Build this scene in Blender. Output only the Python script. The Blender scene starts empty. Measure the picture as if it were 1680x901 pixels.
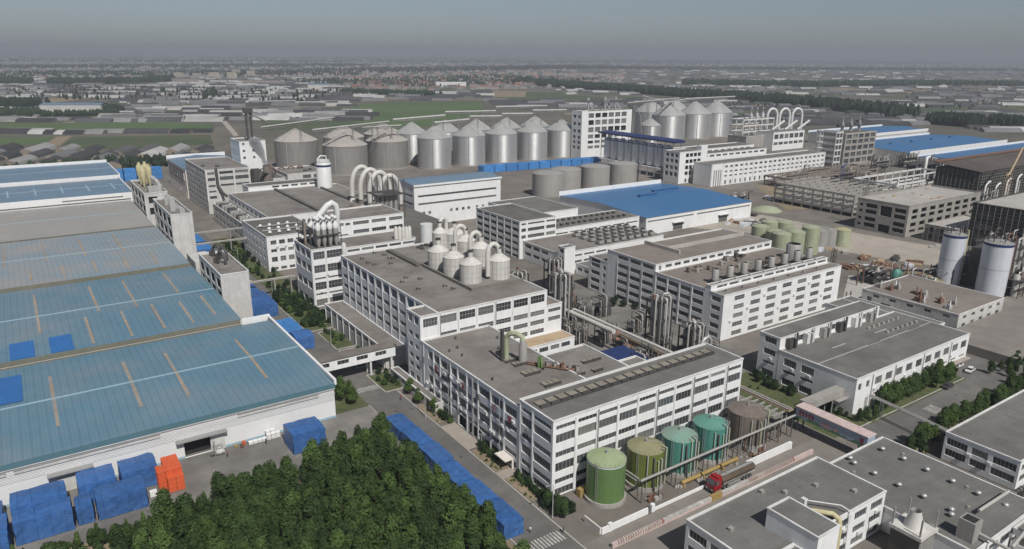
import bpy, math, random
from mathutils import Vector, Matrix
R = math.radians
sc = bpy.context.scene
col = sc.collection
# ------------------------------------------------------------------ camera
FPX, PITCH, ROLL, YAW = 1201.3, R(16.78), R(.433), R(34.29)
CAM = Vector((0, 0, 100.))
def _w(v): return Vector((v[0]*math.cos(YAW)+v[1]*math.sin(YAW), -v[0]*math.sin(YAW)+v[1]*math.cos(YAW), v[2]))
FW = _w((0, math.cos(PITCH), -math.sin(PITCH))); _r = _w((1, 0, 0)); _u = _w((0, math.sin(PITCH), math.cos(PITCH)))
RT = _r*math.cos(ROLL)+_u*math.sin(ROLL); UP = -_r*math.sin(ROLL)+_u*math.cos(ROLL)
cd = bpy.data.cameras.new('camera'); cam = bpy.data.objects.new('camera', cd); col.objects.link(cam)
cam.matrix_world = Matrix(((RT.x, UP.x, -FW.x, 0), (RT.y, UP.y, -FW.y, 0), (RT.z, UP.z, -FW.z, 100), (0, 0, 0, 1)))
cd.sensor_width = 36; cd.lens = 36*FPX/1680; cd.clip_start = 1; cd.clip_end = 90000
sc.camera = cam
def ground(x, y, z=0.):                       # photo pixel -> point on the level z
    d = FW+RT*((x-840)/FPX)-UP*((y-450.5)/FPX); t = (z-CAM.z)/d.z
    return CAM+d*t
def pixel(p):
    d = Vector(p)-CAM; z = d.dot(FW)
    return (840+FPX*d.dot(RT)/z, 450.5-FPX*d.dot(UP)/z) if z > 1 else (-9999, -9999)
# ------------------------------------------------------------------ sky, sun, exposure
SUN_AZ, SUN_EL = R(-97), R(50)              # direction towards the sun, azimuth from +X
wd = bpy.data.worlds.new('World'); sc.world = wd; wd.use_nodes = True
nt = wd.node_tree; nt.nodes.clear()
sky = nt.nodes.new('ShaderNodeTexSky'); sky.sky_type = 'NISHITA'; sky.sun_disc = False
sky.sun_elevation = SUN_EL; sky.sun_rotation = R(90)-SUN_AZ
sky.altitude = 0; sky.air_density = .75; sky.dust_density = .7; sky.ozone_density = 3.6
bg = nt.nodes.new('ShaderNodeBackground'); bg.inputs[1].default_value = .053
wo = nt.nodes.new('ShaderNodeOutputWorld')
hs = nt.nodes.new('ShaderNodeHueSaturation'); hs.inputs['Saturation'].default_value = .68   # hazy, greyed sky
nt.links.new(sky.outputs[0], hs.inputs['Color']); nt.links.new(hs.outputs[0], bg.inputs[0]); nt.links.new(bg.outputs[0], wo.inputs[0])
sl = bpy.data.lights.new('sun', 'SUN'); sl.energy = 3.6; sl.angle = R(.6); sl.color = (1, .97, .925)
so = bpy.data.objects.new('sun', sl); col.objects.link(so)
sd = Vector((math.cos(SUN_AZ)*math.cos(SUN_EL), math.sin(SUN_AZ)*math.cos(SUN_EL), math.sin(SUN_EL)))
so.rotation_euler = sd.to_track_quat('Z', 'Y').to_euler(); so.location = (0, -200, 400)
vs = sc.view_settings; sc.display_settings.display_device = 'sRGB'
vs.view_transform = 'Standard'; vs.look = 'None'; vs.exposure = 0.18; vs.gamma = 1; vs.use_curve_mapping = False
cy = sc.cycles; cy.use_denoising = True; cy.max_bounces = 5; cy.diffuse_bounces = 2; cy.glossy_bounces = 2
cy.transmission_bounces = 2; cy.volume_bounces = 0; cy.transparent_max_bounces = 4
cy.use_adaptive_sampling = True; cy.adaptive_threshold = .02; cy.sample_clamp_indirect = 4
random.seed(7); RN = random.Random(11)
# ------------------------------------------------------------------ materials
M = {}
def mat(name, c, rough=.85, var=.18, scale=.35, metal=0., streak=0., bump=0., rnd=0., ridge=None, dirt=None, dirt_amt=0., spec=.5, trans=0., aniso=0., felt=0.):
    m = bpy.data.materials.new(name); m.use_nodes = True; n = m.node_tree; b = n.nodes['Principled BSDF']; L = n.links
    b.inputs['Roughness'].default_value = rough; b.inputs['Metallic'].default_value = metal
    b.inputs['Specular IOR Level'].default_value = spec
    geo = n.nodes.new('ShaderNodeNewGeometry')
    def noise(sc_, det=6, stretch=None, ro=.6):
        t = n.nodes.new('ShaderNodeTexNoise'); t.inputs['Scale'].default_value = sc_; t.inputs['Detail'].default_value = det; t.inputs['Roughness'].default_value = ro
        if stretch:
            v = n.nodes.new('ShaderNodeVectorMath'); v.operation = 'MULTIPLY'; v.inputs[1].default_value = stretch
            L.new(geo.outputs['Position'], v.inputs[0]); L.new(v.outputs[0], t.inputs['Vector'])
        else: L.new(geo.outputs['Position'], t.inputs['Vector'])
        return t
    def rng(s, a, b_, lo=.25, hi=.75):
        r = n.nodes.new('ShaderNodeMapRange'); r.inputs[1].default_value = lo; r.inputs[2].default_value = hi
        r.inputs[3].default_value = a; r.inputs[4].default_value = b_; L.new(s, r.inputs[0]); return r.outputs[0]
    def mul(a, b_):
        q = n.nodes.new('ShaderNodeMath'); q.operation = 'MULTIPLY'
        L.new(a, q.inputs[0])
        if isinstance(b_, (int, float)): q.inputs[1].default_value = b_
        else: L.new(b_, q.inputs[1])
        return q.outputs[0]
    t1 = noise(scale); f = rng(t1.outputs[0], 1-var, 1+var)
    t2 = noise(scale*.12, 4); f = mul(f, rng(t2.outputs[0], 1-var*.8, 1+var*.8))
    if streak: f = mul(f, rng(noise(1., 5, (1.1, 1.1, .06)).outputs[0], 1-streak, 1+streak*.3))
    if rnd:
        oi = n.nodes.new('ShaderNodeObjectInfo'); f = mul(f, rng(oi.outputs['Random'], 1-rnd, 1+rnd, 0, 1))
    if felt:
        bt = n.nodes.new('ShaderNodeTexBrick'); bt.inputs['Scale'].default_value = 1.; bt.inputs['Brick Width'].default_value = 11.; bt.inputs['Row Height'].default_value = 1.15
        bt.inputs['Mortar Size'].default_value = .035; bt.inputs['Color1'].default_value = (1-felt*.5,)*3+(1,); bt.inputs['Color2'].default_value = (1+felt*.5,)*3+(1,); bt.inputs['Mortar'].default_value = (1-felt*2.2,)*3+(1,)
        L.new(geo.outputs['Position'], bt.inputs['Vector']); f = mul(f, bt.outputs['Color'])
    base = n.nodes.new('ShaderNodeMix'); base.data_type = 'RGBA'; base.blend_type = 'MULTIPLY'; base.inputs[0].default_value = 1
    base.inputs[6].default_value = (*c, 1)
    cmb = n.nodes.new('ShaderNodeCombineColor')
    for i in range(3): L.new(f, cmb.inputs[i])
    L.new(cmb.outputs[0], base.inputs[7]); out = base.outputs[2]
    if dirt:
        dm = n.nodes.new('ShaderNodeMix'); dm.data_type = 'RGBA'; dm.inputs[7].default_value = (*dirt, 1)
        L.new(out, dm.inputs[6]); L.new(rng(noise(scale*.3, 8, None, .7).outputs[0], 0, dirt_amt, .42, .68), dm.inputs[0]); out = dm.outputs[2]
    L.new(out, b.inputs['Base Color'])
    if ridge:
        axis, freq, h = ridge
        sp = n.nodes.new('ShaderNodeSeparateXYZ'); L.new(geo.outputs['Position'], sp.inputs[0])
        q = n.nodes.new('ShaderNodeMath'); q.operation = 'SINE'; L.new(mul(sp.outputs['XYZ'.index(axis)], freq), q.inputs[0])
        bp = n.nodes.new('ShaderNodeBump'); bp.inputs['Distance'].default_value = h; bp.inputs['Strength'].default_value = 1
        L.new(q.outputs[0], bp.inputs['Height']); L.new(bp.outputs[0], b.inputs['Normal'])
    elif bump:
        bp = n.nodes.new('ShaderNodeBump'); bp.inputs['Distance'].default_value = bump; bp.inputs['Strength'].default_value = 1
        L.new(t1.outputs[0], bp.inputs['Height']); L.new(bp.outputs[0], b.inputs['Normal'])
    if aniso:
        b.inputs['Anisotropic'].default_value = aniso; tg = n.nodes.new('ShaderNodeTangent'); tg.direction_type = 'RADIAL'; tg.axis = 'Z'; L.new(tg.outputs[0], b.inputs['Tangent'])
    if trans:
        tr = n.nodes.new('ShaderNodeBsdfTranslucent'); mx = n.nodes.new('ShaderNodeMixShader'); mx.inputs[0].default_value = trans
        L.new(out, tr.inputs[0]); L.new(b.outputs[0], mx.inputs[1]); L.new(tr.outputs[0], mx.inputs[2])
        L.new(mx.outputs[0], n.nodes['Material Output'].inputs[0])
    M[name] = m; return m
GRIME = (.16, .13, .11)
mat('white_wall', (.79, .79, .78), .85, .04, .4, streak=.1, dirt=(.5, .48, .44), dirt_amt=.2)
mat('old_white_wall', (.6, .59, .56), .9, .07, .5, streak=.22, dirt=(.3, .26, .23), dirt_amt=.4)
mat('beige_wall', (.74, .68, .61), .9, .06, .4, streak=.12)
mat('raw_concrete', (.36, .34, .31), .95, .14, .3, streak=.2, dirt=GRIME, dirt_amt=.3)
mat('coping', (.68, .675, .66), .9, .08, .5, dirt=(.36, .34, .3), dirt_amt=.5)
mat('clad_wall', (.72, .72, .71), .7, .04, .3, streak=.03, ridge=('Z', 14., .01))
mat('roof_brown', (.222, .204, .184), .95, .13, .25, bump=.03, dirt=(.125, .108, .094), dirt_amt=.85, felt=.07)
mat('roof_gray', (.168, .163, .15), .95, .12, .25, bump=.03, dirt=(.098, .09, .082), dirt_amt=.8, felt=.1)
mat('roof_dark', (.13, .122, .11), .95, .15, .25, bump=.02, dirt=(.08, .07, .06), dirt_amt=.6, felt=.1)
mat('roof_tan', (.4, .3, .19), .95, .12, .3, dirt=(.25, .19, .13), dirt_amt=.5)
mat('roof_concrete', (.42, .4, .37), .95, .1, .25, dirt=(.28, .25, .22), dirt_amt=.6)
mat('hood_panel', (.26, .235, .19), .9, .15, .6, dirt=(.14, .125, .1), dirt_amt=.6)
mat('roof_rust', (.215, .185, .16), .95, .15, .25, dirt=(.15, .12, .1), dirt_amt=.6)
mat('blue_sheet', (.112, .215, .285), .5, .07, .12, ridge=('X', 3.2, .16), dirt=(.27, .27, .27), dirt_amt=.45)
mat('dusty_sheet', (.2, .275, .325), .6, .07, .1, ridge=('X', 3.2, .14), dirt=(.33, .3, .27), dirt_amt=.85)
mat('dust_gray_sheet', (.3, .285, .265), .75, .06, .1, ridge=('X', 2.6, .04), dirt=(.24, .26, .27), dirt_amt=.4)
mat('steel_blue_sheet', (.13, .21, .29), .5, .07, .1, ridge=('X', 2.6, .04), dirt=(.22, .23, .25), dirt_amt=.4)
mat('teal_fascia', (.08, .17, .2), .55, .08, .3)
mat('vivid_blue_sheet', (.045, .15, .32), .45, .06, .06, ridge=('Y', 2.6, .04), dirt=(.1, .19, .33), dirt_amt=.5)
mat('patch_blue', (.03, .14, .38), .5, .1, .3, ridge=('X', 2.6, .05))
mat('rust_strip', (.34, .25, .165), .85, .25, .5, dirt=(.22, .25, .27), dirt_amt=.85)
mat('gutter_olive', (.16, .155, .12), .9, .12, .3)
mat('seam', (.3, .42, .48), .6, .05, .3)
mat('glass', (.065, .068, .072), .16, .25, .9, rnd=.6)
mat('pale_glass', (.15, .15, .14), .4, .2, .8, rnd=.35)  # pane colour lightened to look sunlit on -Y faces, also mixed in at random
mat('frame', (.3, .3, .29), .6, .1, .8)
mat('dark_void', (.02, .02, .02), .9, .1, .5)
mat('galv', (.55, .55, .54), .4, .06, .08, metal=.65, streak=.12)
mat('galv_roof', (.5, .5, .48), .5, .08, .2, metal=.5)
mat('galv_brown', (.33, .315, .295), .6, .1, .1, metal=.4, streak=.25)
mat('galv_brown_roof', (.36, .33, .3), .8, .12, .2, metal=.1)
mat('tank_gray', (.38, .365, .34), .65, .1, .12, metal=.2, streak=.2)
mat('steel', (.34, .33, .31), .45, .15, .5, metal=.6, streak=.2)
mat('dark_steel', (.085, .08, .076), .65, .2, .5, metal=.3)
mat('pale_steel', (.52, .51, .49), .5, .15, .4, metal=.3, streak=.25)
mat('clad_white', (.62, .6, .56), .6, .08, .4, streak=.2, dirt=(.4, .36, .31), dirt_amt=.3)
mat('slim_silo', (.76, .77, .8), .5, .04, .3)
mat('silo_white', (.68, .68, .66), .5, .05, .3, streak=.15)
mat('silo_blue', (.6, .62, .66), .45, .05, .3, streak=.12)
mat('navy', (.02, .035, .12), .5, .1, .3)
mat('rust', (.16, .085, .055), .9, .3, .6)
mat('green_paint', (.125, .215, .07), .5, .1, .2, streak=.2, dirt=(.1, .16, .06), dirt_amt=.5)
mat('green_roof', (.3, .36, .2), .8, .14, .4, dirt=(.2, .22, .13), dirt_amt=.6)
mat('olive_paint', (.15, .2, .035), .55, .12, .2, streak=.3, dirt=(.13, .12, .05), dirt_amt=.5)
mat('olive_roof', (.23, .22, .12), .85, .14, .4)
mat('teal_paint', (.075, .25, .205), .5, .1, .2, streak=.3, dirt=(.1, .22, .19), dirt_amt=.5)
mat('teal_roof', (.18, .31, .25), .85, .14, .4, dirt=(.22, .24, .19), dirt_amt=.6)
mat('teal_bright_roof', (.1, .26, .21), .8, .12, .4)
mat('lime_paint', (.36, .4, .27), .75, .12, .3, streak=.25, dirt=(.36, .33, .2), dirt_amt=.5)
mat('brown_clad', (.19, .155, .13), .85, .14, .4, streak=.3)
mat('yellow', (.32, .22, .075), .7, .15, .5)
mat('cream', (.5, .45, .26), .7, .14, .4, streak=.2)
mat('orange', (.62, .11, .035), .6, .12, .6)
mat('red_paint', (.27, .015, .02), .4, .1, .6)
mat('truck_tank', (.12, .092, .068), .95, .2, .5, dirt=(.075, .06, .048), dirt_amt=.7, spec=.15)
mat('rubber', (.02, .02, .02), .9, .1, 1)
mat('tarp', (.036, .115, .31), .45, .25, .6, bump=.35, rnd=.15, dirt=(.06, .13, .3), dirt_amt=.6)
mat('tarp_pale', (.05, .2, .48), .55, .16, .4, bump=.2, rnd=.15)
mat('white_bag', (.75, .74, .72), .8, .1, 1, bump=.05)
mat('asphalt', (.145, .137, .127), .95, .2, .3, dirt=(.1, .095, .088), dirt_amt=.8)
mat('yard', (.2, .187, .168), .95, .2, .16, dirt=(.1, .094, .088), dirt_amt=.9)
mat('site', (.185, .165, .143), .95, .22, .1, dirt=(.12, .105, .09), dirt_amt=.9)
mat('lane', (.22, .2, .175), .95, .14, .2, dirt=(.15, .135, .12), dirt_amt=.6)
mat('soil', (.26, .2, .135), 1, .25, .5, bump=.08, dirt=(.12, .12, .055), dirt_amt=.6)
mat('paving', (.34, .3, .26), .95, .1, .5, dirt=(.24, .2, .17), dirt_amt=.4)
mat('kerb', (.4, .38, .35), .9, .1, .6)
mat('brick_red', (.3, .15, .11), .95, .12, .6)
mat('lawn', (.065, .088, .03), 1, .3, .6, bump=.1, dirt=(.16, .13, .07), dirt_amt=.5)
mat('road_paint', (.5, .49, .46), .85, .3, 1.2, dirt=(.2, .19, .17), dirt_amt=.8)
mat('pink_wall', (.56, .44, .41), .9, .1, .4, streak=.2)
mat('mural_sky', (.3, .37, .46), .75, .2, .7, dirt=(.4, .4, .4), dirt_amt=.5)
mat('mural_green', (.12, .22, .13), .7, .35, .8)
mat('mural_red', (.34, .06, .08), .7, .15, .5)
mat('mural_pink', (.42, .28, .28), .7, .15, .5)
mat('sign_dark', (.05, .045, .05), .7, .15, .5)
mat('sign_red', (.22, .02, .03), .7, .15, .5)
mat('net_green', (.055, .062, .052), .95, .5, .5, dirt=(.1, .095, .085), dirt_amt=.6)
mat('net_brown', (.085, .07, .06), .95, .3, .2)
mat('bark', (.1, .075, .055), 1, .2, 2)
mat('leaf_a', (.044, .076, .021), .7, .5, 2.5, rnd=.3, trans=.25, spec=.25)
mat('leaf_b', (.068, .112, .028), .7, .5, 2.5, rnd=.25, trans=.25, spec=.25)
mat('leaf_dark', (.025, .045, .018), .8, .3, .5, rnd=.3, trans=.2, spec=.2)
mat('leaf_far', (.03, .045, .026), .9, .3, .03, rnd=.3, spec=.1)
mat('crop', (.062, .105, .036), 1, .2, .02, dirt=(.12, .15, .05), dirt_amt=.5)
mat('crop_dark', (.052, .08, .034), 1, .25, .03, dirt=(.14, .12, .06), dirt_amt=.4)
mat('plain', (.135, .12, .095), 1, .35, .012, dirt=(.055, .062, .045), dirt_amt=.9)
mat('track', (.36, .32, .27), 1, .15, .1)
mat('mat_dark', (.05, .05, .052), .95, .3, .05, rnd=.4)
mat('plastic_pale', (.34, .335, .32), .6, .2, .05, rnd=.4)
mat('mud_wall', (.26, .22, .175), .95, .2, .1, rnd=.3)
mat('tile_red', (.19, .095, .072), .9, .2, .1, rnd=.35)
mat('house_wall', (.27, .26, .25), .95, .15, .1, rnd=.3)
mat('house_cream', (.62, .55, .42), .95, .1, .1, rnd=.1)
mat('far_roof', (.13, .13, .135), .95, .2, .05, rnd=.4)
mat('skin', (.4, .25, .18), .7); mat('cloth_dark', (.05, .05, .07), .9); mat('cloth_red', (.3, .05, .05), .9)
# ------------------------------------------------------------------ mesh collector
ORG = {}
class MB:
    def __init__(s): s.v = []; s.f = []; s.m = []; s.s = []
    def face(s, pts, m=0, sm=False):
        b = len(s.v); s.v += [tuple(p) for p in pts]; s.f.append(tuple(range(b, b+len(pts)))); s.m.append(m); s.s.append(sm)
    def box(s, x0, x1, y0, y1, z0, z1, m=0, bottom=True):
        b = len(s.v)
        s.v += [(x0, y0, z0), (x1, y0, z0), (x1, y1, z0), (x0, y1, z0), (x0, y0, z1), (x1, y0, z1), (x1, y1, z1), (x0, y1, z1)]
        fs = [(0, 1, 5, 4), (1, 2, 6, 5), (2, 3, 7, 6), (3, 0, 4, 7), (4, 5, 6, 7)]+([(3, 2, 1, 0)] if bottom else [])
        s.f += [tuple(b+i for i in f) for f in fs]; s.m += [m]*len(fs); s.s += [False]*len(fs); return s
    def prism(s, poly, z0, z1, m=0):
        n = len(poly); b = len(s.v); s.v += [(p[0], p[1], z0) for p in poly]+[(p[0], p[1], z1) for p in poly]
        for i in range(n): j = (i+1) % n; s.f.append((b+i, b+j, b+n+j, b+n+i)); s.m.append(m); s.s.append(False)
        s.f.append(tuple(b+n+i for i in range(n))); s.m.append(m); s.s.append(False); return s
    def lathe(s, cx, cy, prof, n=24, m=0, sm=True):          # prof [(r,z)...]
        b = len(s.v); k = len(prof)
        for r, z in prof:
            for i in range(n): a = 2*math.pi*i/n; s.v.append((cx+r*math.cos(a), cy+r*math.sin(a), z))
        for q in range(k-1):
            for i in range(n):
                j = (i+1) % n; s.f.append((b+q*n+i, b+q*n+j, b+(q+1)*n+j, b+(q+1)*n+i)); s.m.append(m); s.s.append(sm)
        return s
    def cyl(s, cx, cy, z0, z1, r, n=16, m=0, r1=None, cap=True):
        r1 = r if r1 is None else r1; s.lathe(cx, cy, [(r, z0), (r1, z1)], n, m)
        if cap and r1 > 0: s.face([(cx+r1*math.cos(2*math.pi*i/n), cy+r1*math.sin(2*math.pi*i/n), z1) for i in range(n)], m)
        return s
    def tube(s, pts, r, n=8, m=0, cap=True):
        P = [Vector(p) for p in pts]; b = len(s.v); k = len(P); prev = None
        for i, p in enumerate(P):
            t = (P[min(i+1, k-1)]-P[max(i-1, 0)]).normalized()
            a = prev if prev is not None else (Vector((0, 0, 1)) if abs(t.z) < .9 else Vector((1, 0, 0)))
            e1 = (a-t*a.dot(t)).normalized(); e2 = t.cross(e1); prev = e1
            rr = r[i] if isinstance(r, (list, tuple)) else r
            for q in range(n): an = 2*math.pi*q/n; s.v.append(tuple(p+e1*rr*math.cos(an)+e2*rr*math.sin(an)))
        for i in range(k-1):
            for q in range(n): j = (q+1) % n; s.f.append((b+i*n+q, b+i*n+j, b+(i+1)*n+j, b+(i+1)*n+q)); s.m.append(m); s.s.append(n > 5)
        if cap:
            for o in (0, (k-1)*n): s.face([s.v[b+o+q] for q in range(n)], m)
        return s
    def bar(s, a, b_, w, m=0): return s.tube([a, b_], w*.7, 4, m)
    def mesh(s, name, mats, off=(0, 0, 0)):
        me = bpy.data.meshes.new(name); ox, oy, oz = off
        me.from_pydata([(x-ox, y-oy, z-oz) for x, y, z in s.v], [], s.f)
        for q in mats: me.materials.append(M[q] if isinstance(q, str) else q)
        me.polygons.foreach_set('material_index', s.m); me.polygons.foreach_set('use_smooth', s.s); me.update(); return me
def link(name, data, parent=None, loc=(0, 0, 0), rz=0.):
    o = bpy.data.objects.new(name, data); col.objects.link(o); o.location = loc
    if rz: o.rotation_euler[2] = rz
    if parent is not None: o.parent = parent
    return o
def tag(o, label=None, cat=None, group=None, kind=None):
    if label: o['label'] = label
    if cat: o['category'] = cat
    if group: o['group'] = group
    if kind: o['kind'] = kind
    return o
def thing(name, label, cat, loc=(0, 0, 0), group=None, rz=0.):
    o = link(name, None, None, loc, rz); o.empty_display_size = 1; ORG[o] = Vector(loc); return tag(o, label, cat, group)
def part(name, mb, mats, parent, label=None):               # mb in world coordinates
    mats = [mats] if isinstance(mats, str) else mats
    o = link(name, mb.mesh(name, mats, ORG[parent]), parent); ORG[o] = ORG[parent]
    if label: o['label'] = label
    return o
def lpart(name, mb, mats, parent, loc=(0, 0, 0), rz=0.):     # mb in local coordinates
    mats = [mats] if isinstance(mats, str) else mats
    o = link(name, mb.mesh(name, mats), parent, loc, rz); ORG[o] = ORG.get(parent, Vector()); return o
def solo(name, mb, mats, label, cat, group=None, org=None):  # one-mesh thing, world coordinates
    mats = [mats] if isinstance(mats, str) else mats
    if org is None:
        xs = [v[0] for v in mb.v]; ys = [v[1] for v in mb.v]; org = ((min(xs)+max(xs))/2, (min(ys)+max(ys))/2, min(v[2] for v in mb.v))
    o = link(name, mb.mesh(name, mats, org), None, org); ORG[o] = Vector(org); return tag(o, label, cat, group)
def struct(name, mb, mats, kind='structure'):
    mats = [mats] if isinstance(mats, str) else mats
    o = link(name, mb.mesh(name, mats)); o['kind'] = kind; ORG[o] = Vector(); return o
def clone(o, parent=None, loc=None, rz=None, label=None, scale=None):
    c = o.copy(); col.objects.link(c); c.parent = parent
    if loc is not None: c.location = loc; ORG[c] = Vector(loc)
    if rz is not None: c.rotation_euler[2] = rz
    if scale is not None: c.scale = scale
    if label: c['label'] = label
    for ch in KIDS.get(o, []): clone(ch, c)
    return c
KIDS = {}
ORD = 'first second third fourth fifth sixth seventh eighth ninth tenth eleventh twelfth thirteenth fourteenth fifteenth sixteenth seventeenth eighteenth nineteenth'.split()
def kids(o, *cs): KIDS.setdefault(o, []).extend(cs); return o
HAZE = 1.6e-4; HAZE_COL = (.55, .59, .66, 1)
# ------------------------------------------------------------------ facade kit
def onY(x, y, Y): d = FW+RT*((x-840)/FPX)-UP*((y-450.5)/FPX); return CAM+d*((Y-CAM.y)/d.y)
def onX(x, y, X): d = FW+RT*((x-840)/FPX)-UP*((y-450.5)/FPX); return CAM+d*((X-CAM.x)/d.x)
SIDE = {'-Y': (lambda p, u, z, d: (u, p+d, z), 0.), '-X': (lambda p, u, z, d: (p+d, u, z), -math.pi/2),
        '+X': (lambda p, u, z, d: (p-d, u, z), math.pi/2), '+Y': (lambda p, u, z, d: (u, p-d, z), math.pi)}
WC = {}
def window_mesh(w, h, n, rows, glass, split=False):
    k = (round(w, 2), round(h, 2), n, rows, glass, split)
    if k not in WC:
        b = MB(); b.face([(-w/2, 0, -h/2), (w/2, 0, -h/2), (w/2, 0, h/2), (-w/2, 0, h/2)], 0)
        t = .05
        def bar(x0, x1, z0, z1): b.box(x0, x1, -.06, .0, z0, z1, 1, False)
        for i in range(n+1):
            x = -w/2+w*i/n; bar(max(x-t, -w/2), min(x+t, w/2), -h/2, h/2)
        for i in range(rows+1):
            z = -h/2+h*i/rows; b.box(-w/2, w/2, -.075, 0, max(z-t, -h/2), min(z+t, h/2), 1, False)
        if split:
            g_ = MB(); g_.face(b.v[:4], 0); q_ = MB(); q_.v = b.v[4:]; q_.f = [tuple(i-4 for i in f) for f in b.f[1:]]; q_.m = [0]*len(q_.f); q_.s = b.s[1:]; WC[k] = (g_.mesh('window', [glass]), q_.mesh('window_frame', ['frame']))
        else: WC[k] = b.mesh('window', [glass, 'frame'])
    return WC[k]
def facade(root, mb, side, plane, u0, u1, z0, z1, wins=(), depth=.3, m=0, glass='glass'):
    P, rz = SIDE[side]
    us = sorted({round(v, 3) for v in [u0, u1]+[w[0] for w in wins]+[w[1] for w in wins] if u0-1e-3 <= v <= u1+1e-3})
    zs = sorted({round(v, 3) for v in [z0, z1]+[w[2] for w in wins]+[w[3] for w in wins] if z0-1e-3 <= v <= z1+1e-3})
    holes = [(round(w[0], 3), round(w[1], 3), round(w[2], 3), round(w[3], 3)) for w in wins]
    for i in range(len(us)-1):
        run = None
        for j in range(len(zs)):
            solid = False
            if j < len(zs)-1:
                cu = (us[i]+us[i+1])/2; cz = (zs[j]+zs[j+1])/2
                solid = not any(a < cu < b and c < cz < d for a, b, c, d in holes)
            if solid:
                if run is None: run = zs[j]
            elif run is not None:
                mb.face([P(plane, us[i], run, 0), P(plane, us[i+1], run, 0), P(plane, us[i+1], zs[j], 0), P(plane, us[i], zs[j], 0)], m); run = None
    for (a, b, c, d) in holes:
        for q in (((a, c), (b, c)), ((b, c), (b, d)), ((b, d), (a, d)), ((a, d), (a, c))):
            (ua, za), (ub, zb) = q
            mb.face([P(plane, ua, za, 0), P(plane, ub, zb, 0), P(plane, ub, zb, depth), P(plane, ua, za, depth)], m)
    for w in wins:
        n = w[4] if len(w) > 4 else 4; rows = w[5] if len(w) > 5 else 1; g = w[6] if len(w) > 6 else glass
        if n == 0:
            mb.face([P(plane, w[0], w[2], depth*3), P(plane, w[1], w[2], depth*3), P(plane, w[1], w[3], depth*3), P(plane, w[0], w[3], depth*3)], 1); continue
        if len(w) < 7 and g == 'glass' and RN.random() < .3: g = 'pale_glass'
        pos = Vector(P(plane, (w[0]+w[1])/2, (w[2]+w[3])/2, depth))-ORG[root]
        near_ = (pos+ORG[root]-CAM).length < 330; me_ = window_mesh(w[1]-w[0], w[3]-w[2], n, rows, g, near_)
        o = link('window', me_[0] if near_ else me_, root, pos, rz); KIDS.setdefault(root, []).append(o)
        if near_: link('window_frame', me_[1], o)
def bays(u0, u1, n, frac, rows, nm=4, glass=None, skip=(), sub=1):
    out = []; p = (u1-u0)/n
    for i in range(n):
        if i in skip: continue
        c = u0+p*(i+.5)
        for za, zb in rows: out.append((c-p*frac/2, c+p*frac/2, za, zb, nm, sub)+((glass,) if glass else ()))
    return out
PILC = {}
def pilasters(root, side, plane, us, z0, z1, w=.5, d=.16, m='coping', name='pilaster'):
    P, rz = SIDE[side]; k = (round(z1-z0, 2), w, d, m, name)
    if k not in PILC:
        b = MB(); b.box(-w/2, w/2, -d, .05, 0, z1-z0, 0); PILC[k] = b.mesh(name, [m])
    for u in us: link(name, PILC[k], root, Vector(P(plane, u, z0, 0))-ORG[root], rz)
def drains(root, side, plane, us, z0, z1):
    P, rz = SIDE[side]; k = ('drain', round(z1-z0, 2))
    if k not in PILC:
        b = MB(); b.tube([(0, -.24, 0), (0, -.24, z1-z0)], .11, 6); PILC[k] = b.mesh('drainpipe', ['frame'])
    for u in us: link('drainpipe', PILC[k], root, Vector(P(plane, u, z0, 0))-ORG[root], rz)
def block(root, x0, x1, y0, y1, h, faces=None, wall='white_wall', roof='roof_gray', par=.7, z0=0., glass='glass', cop='coping', depth=.3):
    faces = faces or {}; b = MB()
    for s, pl, ua, ub in (('-Y', y0, x0, x1), ('-X', x0, y0, y1), ('+X', x1, y0, y1), ('+Y', y1, x0, x1)):
        facade(root, b, s, pl, ua, ub, z0, h, faces.get(s, ()), depth, 0, glass)
    part('wall', b, [wall, 'dark_void'], root)
    r = MB(); zr = h-par; r.face([(x0+.3, y0+.3, zr), (x1-.3, y0+.3, zr), (x1-.3, y1-.3, zr), (x0+.3, y1-.3, zr)]); part('roof', r, roof, root)
    if par > 0:
        c = MB(); o = .12
        c.box(x0-o, x1+o, y0-o, y0+.3, h-par if par < .35 else h-.3, h+.05); c.box(x0-o, x1+o, y1-.3, y1+o, h-.3, h+.05)
        c.box(x0-o, x0+.3, y0+.3, y1-.3, h-.3, h+.05); c.box(x1-.3, x1+o, y0+.3, y1-.3, h-.3, h+.05)
        i = MB()
        for q in (((x0+.3, y0+.3), (x1-.3, y0+.3)), ((x1-.3, y0+.3), (x1-.3, y1-.3)), ((x1-.3, y1-.3), (x0+.3, y1-.3)), ((x0+.3, y1-.3), (x0+.3, y0+.3))):
            (a, b1), (c1, d1) = q; i.face([(a, b1, zr), (c1, d1, zr), (c1, d1, h-.3), (a, b1, h-.3)])
        part('parapet_coping', c, cop, root); part('parapet', i, wall, root)
def building(name, label, x0, x1, y0, y1, h, faces=None, cat='building', group=None, **k):
    r = thing(name, label, cat, (x0, y0, 0), group); block(r, x0, x1, y0, y1, h, faces, **k); return r
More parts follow.
